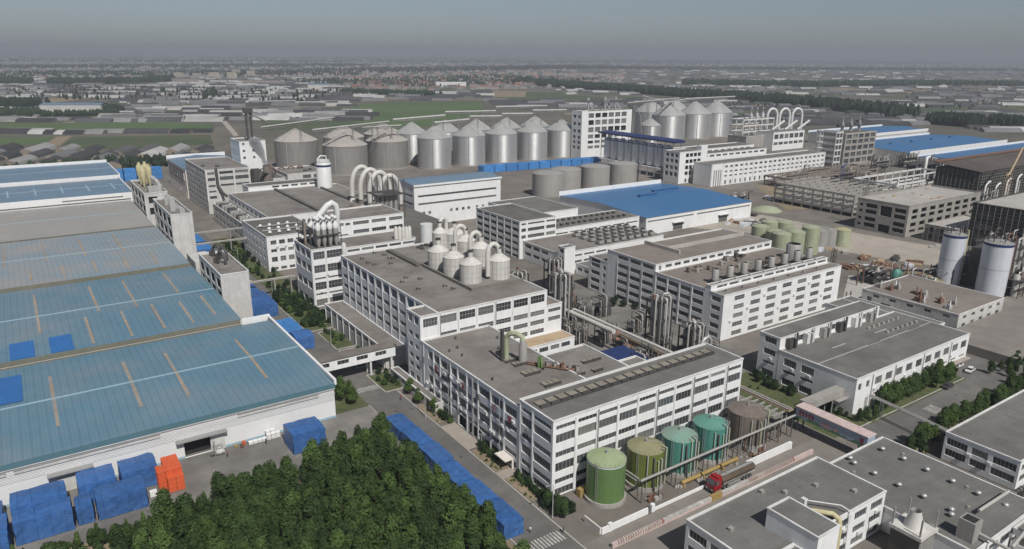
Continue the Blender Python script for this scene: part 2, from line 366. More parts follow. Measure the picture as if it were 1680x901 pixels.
# ------------------------------------------------------------------ ground
def sheet(name, x0, x1, y0, y1, z, m, kind='structure'):
    b = MB(); b.face([(x0, y0, z), (x1, y0, z), (x1, y1, z), (x0, y1, z)]); return struct(name, b, m, kind)
def psheet(name, pts, z, m):
    b = MB(); b.face([(p[0], p[1], z) for p in pts]); return struct(name, b, m)
def gp(pts, z=0.): return [ground(x, y, z) for x, y in pts]
sheet('plain_ground', -9000, 21000, -1500, 24000, -.3, 'plain')
psheet('site_ground', [(-120, 20), (420, 20), (760, 240), (960, 380), (1000, 560), (560, 700), (90, 740), (-120, 740)], -.15, 'site')
sheet('warehouse_yard', -60, 76, 150, 186, -.11, 'yard')
sheet('forest_floor', -60, 75.5, 60, 160, -.10, 'soil')
sheet('factory_road', 76, 87, 40, 275, -.09, 'asphalt')
sheet('factory_road', 68, 84, 275, 720, -.09, 'asphalt')
sheet('tanker_lane', 87, 172, 88, 101, -.09, 'lane')
sheet('tank_yard', 92, 162, 101.5, 118, -.085, 'site')
sheet('cross_road', 182, 275, 86, 98, -.09, 'asphalt')
sheet('car_park', 232, 275, 92, 118, -.085, 'asphalt')
sheet('process_yard', 131, 203, 131, 260, -.09, 'yard')
sheet('lawn', 174, 189.8, 98, 140, -.08, 'lawn'); sheet('lawn', 190, 245, 97, 102.7, -.08, 'lawn'); sheet('lawn', 180, 235, 80, 85.7, -.08, 'soil')
sheet('service_road', 170, 174, 98, 160, -.085, 'lane')
for a, b_ in ((120, 131), (135, 147), (165, 178)): sheet('planting_bed', 87.6, 92, a, b_, -.03, 'soil')
sheet('forecourt', 87.1, 92, 148, 163, -.06, 'paving'); sheet('forecourt', 87.1, 92, 131.2, 134.8, -.06, 'paving')
for a, b_ in ((192, 205), (214, 229), (233, 250)): sheet('planting_bed', 84, 90.5, a, b_, -.03, 'lawn')
sheet('planting_bed', 81, 92, 254, 300, -.03, 'lawn'); sheet('planting_bed', 84, 96, 300, 420, -.035, 'lawn')
sheet('planting_bed', 66, 76, 186, 198, -.03, 'lawn'); sheet('brick_path', 172, 180, 176, 195, -.05, 'brick_red')
k = MB()
for y0, y1 in ((60, 119.8), (120, 131), (135, 147.8), (163.3, 190)): k.box(87, 87.35, y0, y1, -.15, .05)
for y0, y1 in ((191.5, 206), (213, 230), (232, 251)): k.box(83.6, 83.95, y0, y1, -.15, .05); k.box(83.95, 91, y1, y1+.35, -.15, .05); k.box(83.95, 91, y0-.35, y0, -.15, .05)
k.box(80.6, 80.95, 254, 300, -.15, .05); k.box(75.7, 76, 60, 186, -.15, .05); k.box(80.95, 91, 253.6, 253.95, -.15, .05)
k.box(182, 245, 97.6, 97.9, -.15, .05); k.box(182, 240, 86, 86.3, -.15, .05)
struct('kerb', k, 'kerb')
def zebra(name, x0, x1, y0, y1, n, alongx=True):
    b = MB()
    for i in range(n):
        if alongx: w = (x1-x0)/n; b.face([(x0+w*i, y0, -.07), (x0+w*(i+.5), y0, -.07), (x0+w*(i+.5), y1, -.07), (x0+w*i, y1, -.07)])
        else: w = (y1-y0)/n; b.face([(x0, y0+w*i, -.07), (x1, y0+w*i, -.07), (x1, y0+w*(i+.5), -.07), (x0, y0+w*(i+.5), -.07)])
    struct(name, b, 'road_paint')
zebra('road_marking', 76.6, 86.6, 195, 198.2, 12); zebra('road_marking', 76.4, 86.4, 104.5, 108, 12); zebra('road_marking', 212, 217, 90, 94, 6)
# ------------------------------------------------------------------ main production hall (front)
TALL, STRIP = [(14., 16.3), (6.5, 8.9), (.2, 2.1)], [(17.5, 18.6), (10.3, 11.8), (3.3, 4.7)]
B1 = thing('production_hall', 'big white hall beside the green and teal tanks, pale roof strip with vent hoods', 'factory', (92.2, 118.1, 0))
xs = [92.2+6.56*i for i in range(11)]
w = bays(92.7, 157.6, 10, .87, TALL+STRIP, 5)
lw = []
def lbay(a, b_, rows, n): 
    for za, zb in rows: lw.append((a, b_, za, zb, n))
edges = [(118.8, 125.6, 6), (126.6, 130.6, 3)]
for a, b_, n in edges: lbay(a, b_, TALL+STRIP, n)
block(B1, 92.2, 157.8, 118.1, 131.6, 20.2, {'-Y': w, '-X': lw}, roof='roof_gray', par=.5)
pilasters(B1, '-Y', 118.1, xs[1:-1], 0, 19.4, .42, .14); pilasters(B1, '-X', 92.2, [126.1, 131.3], 0, 19.4, .45, .14)
drains(B1, '-Y', 118.1, [xs[2]+.4, xs[5]+.4, xs[7]+.4, xs[9]+.4], 0, 19.6)
lw = []; y = 132.2; ys = []
for n, wd_ in ((5, 6.2), (5, 6.2), (5, 6.2), (2, 2.9), (2, 2.9), (4, 4.9), (3, 4.), (5, 6.), (3, 4.), (3, 3.6)):
    low = [(6.5, 8.9), (3.3, 4.7), (.2, 2.1)] if not 148 < y < 162 else [(6.5, 8.9), (3.9, 4.9)]
    lbay(y+.5, y+wd_-.4, [(14., 16.4), (10.3, 11.8)]+low, n); ys.append(y); y += wd_
lw += [(149.2, 155.6, .1, 3.4, 0), (156.2, 161, .1, 3.4, 0), (136.4, 139.6, 0.1, 1.9, 0)][:2]
block(B1, 92.2, 116, 131.6, 183.2, 18., {'-X': lw}, roof='roof_brown', par=.45)
pilasters(B1, '-X', 92.2, ys[1:]+[181.6], 0, 17.5, .4, .14); drains(B1, '-X', 92.2, [140.1, 152.9, 166.5], 0, 17.4)
block(B1, 116, 131.2, 131.6, 154.6, 17.99, roof='roof_brown', par=.45); block(B1, 131.2, 138, 131.6, 139.6, 17.98, roof='roof_brown', par=.45)
block(B1, 116, 145.4, 176, 183.2, 10.2, {'-Y': bays(117, 144, 6, .8, [(7.4, 9)], 5)}, roof='roof_tan', par=.2)
block(B1, 116, 131.1, 154.7, 175.9, 6.5, roof='roof_rust', par=.2)
c = MB(); c.box(89.4, 92.1, 133.6, 138.4, 2.7, 2.95); c.box(91.6, 92.1, 133.7, 134, 0, 2.7); part('entrance_canopy', c, 'beige_wall', B1)
# lettering on the shaded side
def glyph_text(ch, loc, size, rz, m, parent, name='letter', rx=math.pi/2):
    cu = bpy.data.curves.new('letter', 'FONT'); cu.body = ch; cu.size = size; cu.extrude = .06; cu.align_x = 'CENTER'; cu.align_y = 'CENTER'
    ob = bpy.data.objects.new('tmp', cu); col.objects.link(ob); dg = bpy.context.evaluated_depsgraph_get()
    me = bpy.data.meshes.new_from_object(ob.evaluated_get(dg)); bpy.data.objects.remove(ob)
    me.materials.clear(); me.materials.append(M[m]); o = link(name, me, parent, Vector(loc)-ORG[parent]); o.rotation_euler = (rx, 0, rz); return o
for i, (px_, py_, ch, m) in enumerate(((695, 591, '王', 'sign_dark'), (715.5, 605, '食', 'sign_red'), (736, 618, '品', 'sign_dark'), (759, 634, '香', 'sign_red'), (783.5, 651.5, '百', 'sign_dark'), (809, 670, '子', 'sign_red'), (836, 689.5, '国', 'sign_red'), (863.5, 710, '山', 'sign_dark'))):
    p = onX(px_, py_, 92.0); glyph_text(ch, (91.95, p.y, p.z), 2.0, -math.pi/2, m, B1)
# rear, taller part
B2 = thing('production_hall', 'tall white hall carrying pale clad tanks on its brown flat roof', 'factory', (92.2, 183.3, 0))
r4 = [(22., 24.6), (17.6, 19.2), (14, 15.6), (10.4, 12), (7.4, 9.)]
fw = bays(98.5, 138.6, 6, .84, [(21.6, 24.3), (17.2, 18.9), (14, 15.6), (10.8, 12.4)], 5, sub=2)
fw = [q for q in fw if not (q[1] < 117 and q[3] < 18)]
block(B2, 98.3, 139, 183.3, 261, 25.5, {'-Y': fw, '-X': bays(192.6, 260.4, 11, .74, [(21.4, 24.4), (17.2, 18.8), (13.4, 15), (9.6, 11.2)], 4)}, roof='roof_brown', par=.5)
block(B2, 92.2, 98.25, 183.32, 192.2, 25.45, {'-Y': [(93.2, 98., 21.6, 24.3, 5, 2)], '-X': bays(183.8, 191.8, 2, .66, r4+[(3.5, 5.5), (.5, 2.2)], 2)}, roof='roof_brown', par=.5)
block(B2, 139.05, 145.4, 183.35, 192, 20., {'-Y': [(139.8, 144.9, 17.3, 18.6, 5), (139.8, 144.9, 14.2, 15.7, 5)]}, roof='roof_rust', par=.5)
pilasters(B2, '-Y', 183.3, [98.5+6.68*i for i in range(1, 6)], 17.6, 25, .4, .14); pilasters(B2, '-X', 98.3, [192.6+6.16*i for i in range(1, 11)], 7, 25.2, .45, .16)
drains(B2, '-Y', 183.3, [98.9, 118.9], 17.6, 25)
block(B2, 91, 98.2, 207, 262, 7, {'-X': bays(208, 261, 9, .72, [(4.6, 5.8)], 3)}, roof='roof_brown', par=.3, wall='old_white_wall')
pilasters(B2, '-X', 91, [208+5.9*i for i in range(10)], 0, 6.6, .5, .2)
block(B2, 89.6, 92.15, 170, 200, 3.4, {'-X': bays(171, 199, 5, .7, [(1.4, 2.6)], 3)}, roof='roof_brown', par=.2, wall='old_white_wall')
e = MB(); e.box(118, 118.6, 196.6, 232, 25, 26.1); e.box(118.6, 139, 196.6, 197.2, 25, 26.1); part('roof_upstand', e, 'roof_brown', B2)
e = MB(); e.box(116, 118, 232, 258, 25, 25.9); part('roof_upstand', e, 'roof_dark', B2)
# ------------------------------------------------------------------ hall with cyclones on it
B3 = thing('process_hall', 'white corner hall with a bank of cyclones and a big bent duct on its roof', 'factory', (92.7, 278.7, 0))
rows = [(20., 23.2), (14.4, 17.6), (11.6, 12.4), (7.2, 10.4), (5., 5.8), (.4, 3.2)]
block(B3, 92.7, 107, 278.7, 299, 24.4, {'-Y': [(93.6, 98.3, a, b_, 4, 2) for a, b_ in rows]+[(99.2, 105.8, a, b_, 5, 2) for a, b_ in rows], '-X': bays(279.2, 298.6, 3, .8, [rows[0], rows[1], rows[3], rows[5]], 4, sub=2)}, roof='roof_dark', par=.6)
pilasters(B3, '-Y', 278.7, [93.1, 98.75, 106.4], 0, 24, .5, .15)
block(B3, 107.05, 139.5, 278.72, 299, 23.2, {'-Y': bays(107.6, 139, 5, .86, [(21.1, 22.2), (17, 19.4)], 5)}, roof='roof_brown', par=.9)
block(B3, 114, 147, 306, 330, 28.6, {'-Y': [(115, 117.6, 25.8, 27.2, 2), (118.4, 120.6, 25.8, 27, 2), (122, 129.6, 25.6, 27.2, 6), (131, 138, 25.6, 27.2, 6), (139.6, 146.4, 25.6, 27.2, 6), (122, 129.6, 21.6, 23.3, 6), (131, 138, 21.6, 23.3, 6), (139.6, 146.4, 21.6, 23.3, 6), (115, 119.4, 18.5, 22, 3, 2)]}, roof='roof_brown', par=.6)
# ------------------------------------------------------------------ office-like block C and low roofs behind
C1 = building('factory_block', 'small white block with dusty roof and round white vents, small square windows', 92.3, 118, 339.5, 382, 17.2,
    {'-Y': bays(93.4, 117.6, 6, .68, [(13, 15), (9.3, 10.8), (4.6, 7), (.6, 2)], 2), '-X': bays(342, 380, 6, .42, [(13, 14.8), (9.3, 10.8), (5.2, 7), (1, 2.6)], 2)}, roof='roof_dark')
C2 = building('factory_block', 'wide low hall with tan roof crossed by a dark duct, behind block with round vents', 106, 175, 382.5, 464, 17., {'-X': bays(386, 462, 9, .7, [(13.2, 15.2), (9, 11)], 3)}, roof='roof_brown', par=.4)
block(C2, 97, 105.9, 384, 468, 11, {'-X': bays(386, 466, 9, .6, [(7, 9), (2.5, 4.5)], 3)}, roof='roof_brown', par=.3, wall='old_white_wall')
block(C2, 118, 172, 464.1, 478, 19.6, {'-Y': bays(132, 168, 6, .72, [(17.8, 19)], 4)}, roof='roof_dark', par=.3)
d = MB(); d.box(133, 134.6, 384, 462, 16.6, 17.8); d.box(160, 161.4, 400, 462, 16.6, 17.6); part('roof_duct', d, 'roof_dark', C2)
# ------------------------------------------------------------------ H: beige shed and grey slab with many windows
H1 = thing('storage_shed', 'beige shed with a brown framed sign band of characters under a grey blue roof', 'warehouse', (98.5, 551, 0))
hb = MB(); facade(H1, hb, '-X', 98.5, 551.2, 617.4, 0, 20.5, [(574, 576.6, 3, 6.4, 2), (552, 556, 0.1, 6, 0)]); facade(H1, hb, '-Y', 551.2, 98.5, 141, 0, 20.5); facade(H1, hb, '+X', 141, 551.2, 617.4, 0, 20.5); facade(H1, hb, '+Y', 617.4, 98.5, 141, 0, 20.5)
part('wall', hb, ['beige_wall', 'dark_void'], H1)
rf = MB(); rf.face([(98.2, 551, 20.5), (120, 551, 22.2), (120, 617.8, 22.2), (98.2, 617.8, 20.5)]); rf.face([(120, 551, 22.2), (141.3, 551, 20.5), (141.3, 617.8, 20.5), (120, 617.8, 22.2)])
rf.face([(98.5, 617.4, 20.5), (141, 617.4, 20.5), (120, 617.4, 22.2)]); part('roof', rf, 'steel_blue_sheet', H1); pr = MB(); pr.box(98, 141.4, 617.5, 618.2, 19, 23.2); part('gable_parapet', pr, 'white_wall', H1)
sb = MB(); sb.box(98.2, 98.5, 557, 613, 12.2, 17.6); sg = part('sign_band', sb, 'beige_wall', H1)
fr = MB(); fr.box(98.1, 98.4, 557, 613, 17.6, 18.4); fr.box(98.1, 98.4, 557, 613, 11.4, 12.2); part('sign_frame', fr, 'rust', H1)
for i in range(8): glyph_text('诚信品质安全发展'[i], (98.1, 609-i*6.7, 14.9), 4.6, -math.pi/2, 'sign_dark', H1)
H2 = building('factory_block', 'grey slab block with seven storeys of windows and a dark pipe up its end wall', 99, 126.5, 490, 551, 28.2,
    {'-Y': [(100.3, 104.6, a, b_, 5) for a, b_ in ((25, 26.6), (21, 23), (17.2, 18.4), (13.6, 14.8), (9.6, 11.4))]+[(a0, a0+8.4, a, b_, 8) for a0 in (107.6, 117.2) for a, b_ in ((25, 26.8), (21, 23.4), (17.2, 18.6))],
     '-X': bays(491.5, 550, 7, .6, [(25, 26.6), (21.2, 22.8), (17.4, 19), (13.6, 15.2), (9.8, 11.4), (6, 7.6), (2, 3.6)], 3)}, wall='old_white_wall', roof='roof_brown')
block(H2, 150, 176, 487, 520, 22, {'-Y': [(160.4, 166, 18, 20.6, 4), (168, 174.6, 18, 20.6, 4)]+[(169, 174.6, a, b_, 4) for a, b_ in ((14.6, 16), (11.6, 13), (8.6, 10))]}, wall='old_white_wall', roof='roof_brown')
block(H2, 126.6, 149.9, 492, 530, 19, {'-Y': bays(128, 149, 4, .8, [(16, 17.4)], 4)}, wall='old_white_wall', roof='roof_dark')
pp = MB(); pp.tube([(105.6, 489.4, 29), (105.8, 489.2, 18), (108, 487, 13), (108.4, 480, 12.4)], .9, 8); part('riser_pipe', pp, 'dark_steel', H2)
pilasters(H2, '-Y', 490, [99.3, 106.6, 116.5, 126.2], 8, 28, .6, .2)
HT = building('plant_tower', 'plain white tower with tiny square windows beside the brown silos', 139, 158, 560, 586, 37, {'-Y': [(141+7*(i % 2), 142.8+7*(i % 2), 24+5*(i//2), 25.8+5*(i//2), 1) for i in range(5)], '-X': bays(562, 585, 4, .2, [(24, 26.5), (31, 33.5)], 1)})
# ------------------------------------------------------------------ blue roofed shed in the middle
S = thing('blue_shed', 'white shed with two dark window bands and a dusty blue roof', 'warehouse', (193.8, 388, 0))
sw = MB(); facade(S, sw, '-Y', 388, 193.8, 255.2, 0, 24.6, [(196.4, 252, 17.4, 18.6, 28), (196.4, 252, 12.6, 13.8, 28)]+[(199.+x, 200.9+x, 6.6, 8.4, 2) for x in (0, 4, 19, 23, 27.5, 31.5, 37.5, 42, 47.5, 51.5)])
facade(S, sw, '-X', 193.8, 388, 414, 0, 24.6, [(390, 412, 17.4, 18.6, 12), (390, 412, 12.6, 13.8, 12)]+[(390.6+4.6*i, 392.4+4.6*i, 6.6, 8.4, 2) for i in range(5)]); facade(S, sw, '+X', 255.2, 388, 414, 0, 24.6); facade(S, sw, '+Y', 414, 193.8, 255.2, 0, 24.6)
part('wall', sw, ['white_wall', 'dark_void'], S)
r = MB(); r.face([(193.4, 387.6, 24.7), (255.6, 387.6, 24.7), (255.6, 401, 26.2), (193.4, 401, 26.2)]); r.face([(193.4, 401, 26.2), (255.6, 401, 26.2), (255.6, 414.4, 24.7), (193.4, 414.4, 24.7)]); part('roof', r, 'steel_blue_sheet', S)
r = MB(); r.box(193.3, 255.7, 387.3, 387.6, 24, 25.1); part('eaves_gutter', r, 'white_wall', S)
for sx in (193.5, 255.2): r = MB(); r.face([(sx, 388, 24.6), (sx, 414, 24.6), (sx, 401, 26.15)]); part('gable', r, 'white_wall', S)
# ------------------------------------------------------------------ G: window-banded block, stepped halls
G1 = building('factory_block', 'grey sided block with five rows of windows and a ribbed flat roof', 205, 228, 294, 336, 19.6,
    {'-Y': [(206, 208.8, a, b_, 3) for a, b_ in ((17.4, 18.4), (13.9, 15.7), (10.4, 12.2))]+[(210, 220.4, a, b_, 8) for a, b_ in ((17.4, 18.4), (13.9, 15.7), (10.4, 12.2))]+[(221.6, 227.4, a, b_, 5) for a, b_ in ((17.4, 18.4), (13.9, 15.7), (10.4, 12.2))],
     '-X': bays(294.6, 335.6, 6, .82, [(17.4, 18.4), (13.9, 15.7), (10.4, 12.2), (6.9, 8.7), (3.4, 5.2), (.4, 2)], 5)}, par=.5)
pilasters(G1, '-X', 205, [294.6+6.83*i for i in range(7)], 0, 19.2, .4, .14)
block(G1, 228.1, 262, 318, 360, 16.2, roof='roof_gray', par=.3)
for i in range(9): r = MB(); r.box(205.4+2.5*i, 205.7+2.5*i, 294.5, 335.5, 19.1, 19.28); part('roof_rib', r, 'roof_dark', G1)
G2 = building('factory_hall', 'low white hall with two rows of dark roof vents beside the vivid blue roof', 228.1, 290, 297, 317.9, 12., {'-Y': bays(229, 289.6, 6, .84, [(8.8, 9.6)], 6)}, par=.3)
G3 = building('factory_hall', 'white hall crowded with square cooling fans on its roof', 207, 276, 264, 293.8, 9.6, {'-X': bays(272, 293, 3, .8, [(6.6, 8.4), (2.6, 4.4)], 5), '-Y': bays(214, 275.6, 8, .84, [(6.6, 7.6), (3.4, 4.6)], 6)}, roof='roof_brown', par=.3)
block(G3, 206.2, 212.6, 259, 264, 13.6, {'-X': [(259.8, 262.6, a, a+1.8, 3) for a in (10.6, 7, 3.4)]}, par=.4)
G4 = building('low_shed', 'low plain shed with a bare grey roof between cooling fan hall and tall white block', 213, 252, 238, 258.8, 5.4, {'-X': bays(239, 258, 4, .7, [(2, 3.8)], 4)}, roof='roof_gray', par=.25)
# ------------------------------------------------------------------ vivid blue hall
V = thing('blue_hall', 'large white hall under a wide vivid blue roof with two small raised vents', 'warehouse', (295.6, 297, 0))
vb = MB(); facade(V, vb, '-Y', 297, 295.6, 388.5, 0, 10.2, [(297, 335, 7.4, 8.3, 19, 1, 'pale_glass'), (338, 387, 7.4, 8.3, 24, 1, 'pale_glass'), (318, 326, .05, 4.6, 4, 2, 'pale_glass'), (358, 366, .05, 4.6, 4, 2, 'pale_glass')])
facade(V, vb, '-X', 295.6, 297, 378, 0, 10.2); facade(V, vb, '+X', 388.5, 297, 378, 0, 10.2); facade(V, vb, '+Y', 378, 295.6, 388.5, 0, 10.2); part('wall', vb, ['white_wall', 'dark_void'], V)
r = MB(); r.face([(295.2, 296.6, 10.3), (388.9, 296.6, 10.3), (388.9, 337, 12.4), (295.2, 337, 12.4)]); r.face([(295.2, 337, 12.4), (388.9, 337, 12.4), (388.9, 378.4, 10.3), (295.2, 378.4, 10.3)]); part('roof', r, 'vivid_blue_sheet', V)
for sx in (295.5, 388.6): r = MB(); r.face([(sx, 297, 10.2), (sx, 378, 10.2), (sx, 337, 12.35)]); part('gable', r, 'white_wall', V)
for a, b_, y in ((330, 345, 338), (350, 373, 346)): r = MB(); r.box(a, b_, y, y+2.4, 12, 13.6); r.box(a-.5, b_+.5, y-.5, y+2.9, 13.6, 13.8); part('ridge_vent', r, 'vivid_blue_sheet', V)
r = MB(); r.box(295, 389, 378.1, 378.9, 9, 13); part('parapet', r, 'white_wall', V)
for x in (317, 357): r = MB(); r.box(x, x+10, 295.4, 296.9, 4.9, 5.2); part('door_canopy', r, 'coping', V)
# ------------------------------------------------------------------ D: tall white block right of centre
D = thing('production_block', 'tall white block with seven window columns and grey exhaust cylinders on top', 'factory', (203.3, 163, 0))
r5 = [(14.4, 16.2), (11., 12.8), (7.6, 9.4), (4.2, 6.), (.8, 2.6)]
dw = [(209.2+9.3*i, 214.7+9.3*i, a, b_, 6, 2, 'pale_glass' if (i*5+k_) % 3 else 'glass') for i in range(7) for k_, (a, b_) in enumerate(r5)]
block(D, 203.3, 275.2, 163, 169.2, 17.6, {'-Y': dw, '-X': [(164.4, 168.6, a, b_, 4) for a, b_ in r5]}, roof='roof_brown', par=.5)
block(D, 203.32, 274.6, 169.25, 171.6, 19.6, {'-Y': bays(206, 274, 10, .8, [(18., 19)], 7), '-X': []}, roof='roof_brown', par=.2)
block(D, 203.3, 275, 171.65, 197.4, 17.9, {'-X': bays(172, 197.2, 4, .82, r5, 6)}, roof='roof_rust', par=.4)
r6 = [(18.2, 19.8)]+r5
block(D, 203.3, 275.1, 197.45, 226, 20.8, {'-X': bays(198, 220, 3, .84, r6, 6), '-Y': [(205, 206.4, 18.1, 20, 1)]+bays(208, 274.6, 13, .7, [(18.6, 19.9)], 4)}, roof='roof_rust', par=.5)
block(D, 203.35, 216, 226.05, 238, 15.2, {'-X': [(230.6, 236.4, a, b_, 4) for a, b_ in r5[1:]+[(13.2, 14.6)]]+[(226.8, 228.6, a, b_, 2) for a, b_ in r5[1:]]}, roof='roof_brown', par=.3)
pilasters(D, '-X', 203.3, [178.1, 184.4, 190.7, 197.2, 204.8, 212.1, 219.4], 0, 17.2, .4, .14)
tr = MB(); tr.box(225, 274, 212, 212.8, 20.3, 21.8); tr.box(224.2, 225, 205, 225.6, 20.3, 21.8); part('roof_upstand', tr, 'roof_concrete', D)
# ------------------------------------------------------------------ E: low white block with trees before it
E_ = thing('workshop', 'two storey white workshop with grey felt roof and a raised stair range behind', 'workshop', (190.2, 103, 0))
block(E_, 190.2, 256, 103, 129.3, 11.5, {'-Y': [(191.3, 192.9, 7.4, 9.6, 2), (195.4, 197., 7.4, 9.6, 2)]+bays(199, 255.6, 10, .62, [(7., 9.6)], 4)+bays(199, 255.6, 10, .6, [(3.8, 4.6)], 3)+[(243+2.6*i, 244.6+2.6*i, .2, 2.6, 2) for i in range(5)],
     '-X': [(116.6+6.2*i, 121+6.2*i, 7., 9.4, 5) for i in range(2)]+[(116.6+6.2*i, 121+6.2*i, 4.6, 5.5, 5) for i in range(2)]+[(116.6+6.2*i, 121+6.2*i, .6, 2.8, 5) for i in range(2)]}, roof='roof_gray', par=.35)
block(E_, 190.25, 246, 129.35, 137, 15.2, {'-X': [(130.6, 135, a, b_, 4) for a, b_ in ((12.4, 14.4), (8.4, 10.4), (5.4, 6.2), (1.2, 3.4))], '-Y': bays(192, 245.6, 9, .4, [(12.2, 14.2)], 2)}, roof='roof_gray', par=.2)
block(E_, 256.05, 262, 114, 150, 10.6, roof='roof_gray', par=.3); block(E_, 246.1, 256, 129.4, 150, 10.6, roof='roof_gray', par=.3)
q = MB(); q.box(238, 256, 101.2, 103, 3., 3.3); part('porch_roof', q, 'paving', E_)
drains(E_, '-Y', 103, [198.4, 210.6, 227, 244], 0, 11)
# F right edge
F_ = building('workshop', 'grey roofed block with two bands of dark windows behind the vent-dotted flat roof', 187.4, 262, 59, 76.4, 7.9, {'-X': [(59.6, 64.9, a, b_, 6) for a, b_ in ((4.6, 6.5), (1.6, 3.5))]+[(66, 69.8, a, b_, 5) for a, b_ in ((4.6, 6.5), (1.6, 3.5))]+[(70.8, 75.8, a, b_, 6) for a, b_ in ((4.6, 6.5), (1.6, 3.5))], '-Y': bays(188, 260, 12, .8, [(4.6, 6.5), (1.6, 3.5)], 4)}, roof='roof_gray', par=.3)
# K and L nearest roofs
K = thing('front_block', 'nearest white block with grey roof carrying a white penthouse and a yellow duct', 'factory', (101.5, 45, 0))
block(K, 101.5, 145.2, 68.5, 85.4, 10, {'-X': bays(74, 85, 2, .84, [(6.4, 8.4), (2.6, 4.6)], 5), '-Y': bays(121, 145, 4, .74, [(6.8, 8.8), (3.6, 5.4), (.6, 2.4)], 4)}, roof='roof_gray', par=.35)
block(K, 101.6, 112.9, 45, 68.45, 9.98, {'-X': bays(46, 68, 4, .84, [(6.4, 8.4), (2.6, 4.6)], 5)}, roof='roof_gray', par=.35)
block(K, 113, 119.8, 63.8, 75.2, 14.2, roof='roof_gray', par=.25)
L_ = building('flat_block', 'wide low block whose grey roof is dotted with small round turbine vents', 145.6, 174.6, 50, 85.7, 6., {'-Y': bays(146, 174, 5, .7, [(3, 4.6)], 4)}, roof='roof_gray', par=.3)
L2 = building('flat_block', 'low flat roof with a single turbine vent beside the grey cooling duct', 162, 186, 25, 49.6, 5.4, {'-X': bays(26, 49, 4, .7, [(2, 4)], 4)}, roof='roof_gray', par=.3)
# ------------------------------------------------------------------ warehouses on the left
def shed_roof(root, x0, x1, y0, y1, z, rise, sheetm, name='roof'):
    ym = (y0+y1)/2
    for a, b_, za, zb in ((y0, ym, z, z+rise), (ym, y1, z+rise, z)):
        r = MB(); n = 8
        for i in range(n):
            xa = x0+(x1-x0)*i/n; xb = x0+(x1-x0)*(i+1)/n
            r.face([(xa, a, za), (xb, a, za), (xb, b_, zb), (xa, b_, zb)])
        part(name+'_slope', r, sheetm, root)
    r = MB(); r.box(x0, x1, ym-.35, ym+.35, z+rise-.02, z+rise+.1); part('ridge_flashing', r, 'seam', root)
def strip_on(root, x, y0, y1, Y0, Y1, z, rise, w=.8, m='rust_strip', name='skylight_strip'):
    ym = (Y0+Y1)/2
    def zz(y): return z+rise*(1-abs(y-ym)/((Y1-Y0)/2))+.07
    cuts = [y0]+([ym-.5, ym+.5] if y0 < ym-.6 < ym+.6 < y1 else [])+[y1]
    for i in range(0, len(cuts)-1):
        if len(cuts) == 4 and i == 1: continue
        a, b_ = cuts[i], cuts[i+1]; r = MB(); r.face([(x-w/2, a, zz(a)), (x+w/2, a, zz(a)), (x+w/2, b_, zz(b_)), (x-w/2, b_, zz(b_))]); part(name, r, m, root)
W1 = thing('warehouse', 'nearest warehouse with dusty blue ribbed roof, rusty strips and an open loading door', 'warehouse', (-45, 184.2, 0))
ww = MB(); op = [(24.7, 31.1, 0, 4.9, 0)]
facade(W1, ww, '-Y', 184.2, -45, 65, 0, 9.4, op, .6); facade(W1, ww, '+X', 65, 184.2, 247, 0, 11); facade(W1, ww, '+Y', 247, -45, 65, 0, 10.6)
part('wall', ww, ['clad_wall', 'dark_void'], W1)
r = MB()
for i in range(11):
    if not 7 < i*.9 < 0: r.box(-45, 65, 184.12, 184.2, 5.6+i*.36, 5.62+i*.36)
part('cladding_seam', r, 'frame', W1)
r = MB(); r.box(-45.2, 65.2, 183.7, 184.15, 9.4, 10.65); part('fascia', r, 'teal_fascia', W1)
r = MB(); r.box(-45.1, 65.1, 183.85, 184.15, 9.0, 9.38); part('eaves_flashing', r, 'coping', W1)
r = MB(); r.box(-45, 24.6, 184.08, 184.2, 0, .7); r.box(31.2, 65, 184.08, 184.2, 0, .7); part('plinth', r, 'seam', W1)
for a, b_ in ((-40, -12.5), (-11, 19.6), (38.4, 60.4)):
    r = MB(); r.box(a, b_, 183.95, 184.2, 7.7, 8.5, 0); r.box(a, b_, 183.8, 184.2, 8.5, 8.6, 1); part('louvre_band', r, ['old_white_wall', 'frame'], W1)
for a, b_ in ((22.8, 35.2), (-5, 4.4)):
    r = MB(); r.box(a, b_, 182.6, 184.1, 5.1, 5.45); part('door_canopy', r, 'frame', W1)
r = MB(); r.box(31.2, 34.6, 184.02, 184.2, 0, 4.9); part('sliding_door', r, 'old_white_wall', W1)
r = MB(); r.box(-3.2, 2.6, 184.02, 184.2, 0, 4.9); part('sliding_door', r, 'old_white_wall', W1)
shed_roof(W1, -45.2, 65.2, 183.7, 245, 10.7, .7, 'blue_sheet')
for x in (-1, 17.7, 29.3, 50.2): strip_on(W1, x, 197, 232, 183.7, 245, 10.7, .7)
r = MB(); r.box(65, 65.7, 183.8, 247, 10.2, 11.9); part('gable_parapet', r, 'white_wall', W1)
r = MB(); r.box(56.3, 65.7, 246.6, 247.4, 10, 12.2); part('gable_parapet', r, 'white_wall', W1)
r = MB(); r.face([(-15.5, 217, 11.52), (-7.7, 217, 11.52), (-7.7, 238, 11.02), (-15.5, 238, 11.02)]); part('roof_patch', r, 'patch_blue', W1)
r = MB(); r.face([(-45, 245, 10.7), (56, 245, 10.7), (56, 247.2, 10.5), (-45, 247.2, 10.5)]); r.face([(-45, 247.2, 10.5), (56, 247.2, 10.5), (56, 247.25, 12.1), (-45, 247.25, 12.1)]); part('valley_gutter', r, 'gutter_olive', W1)
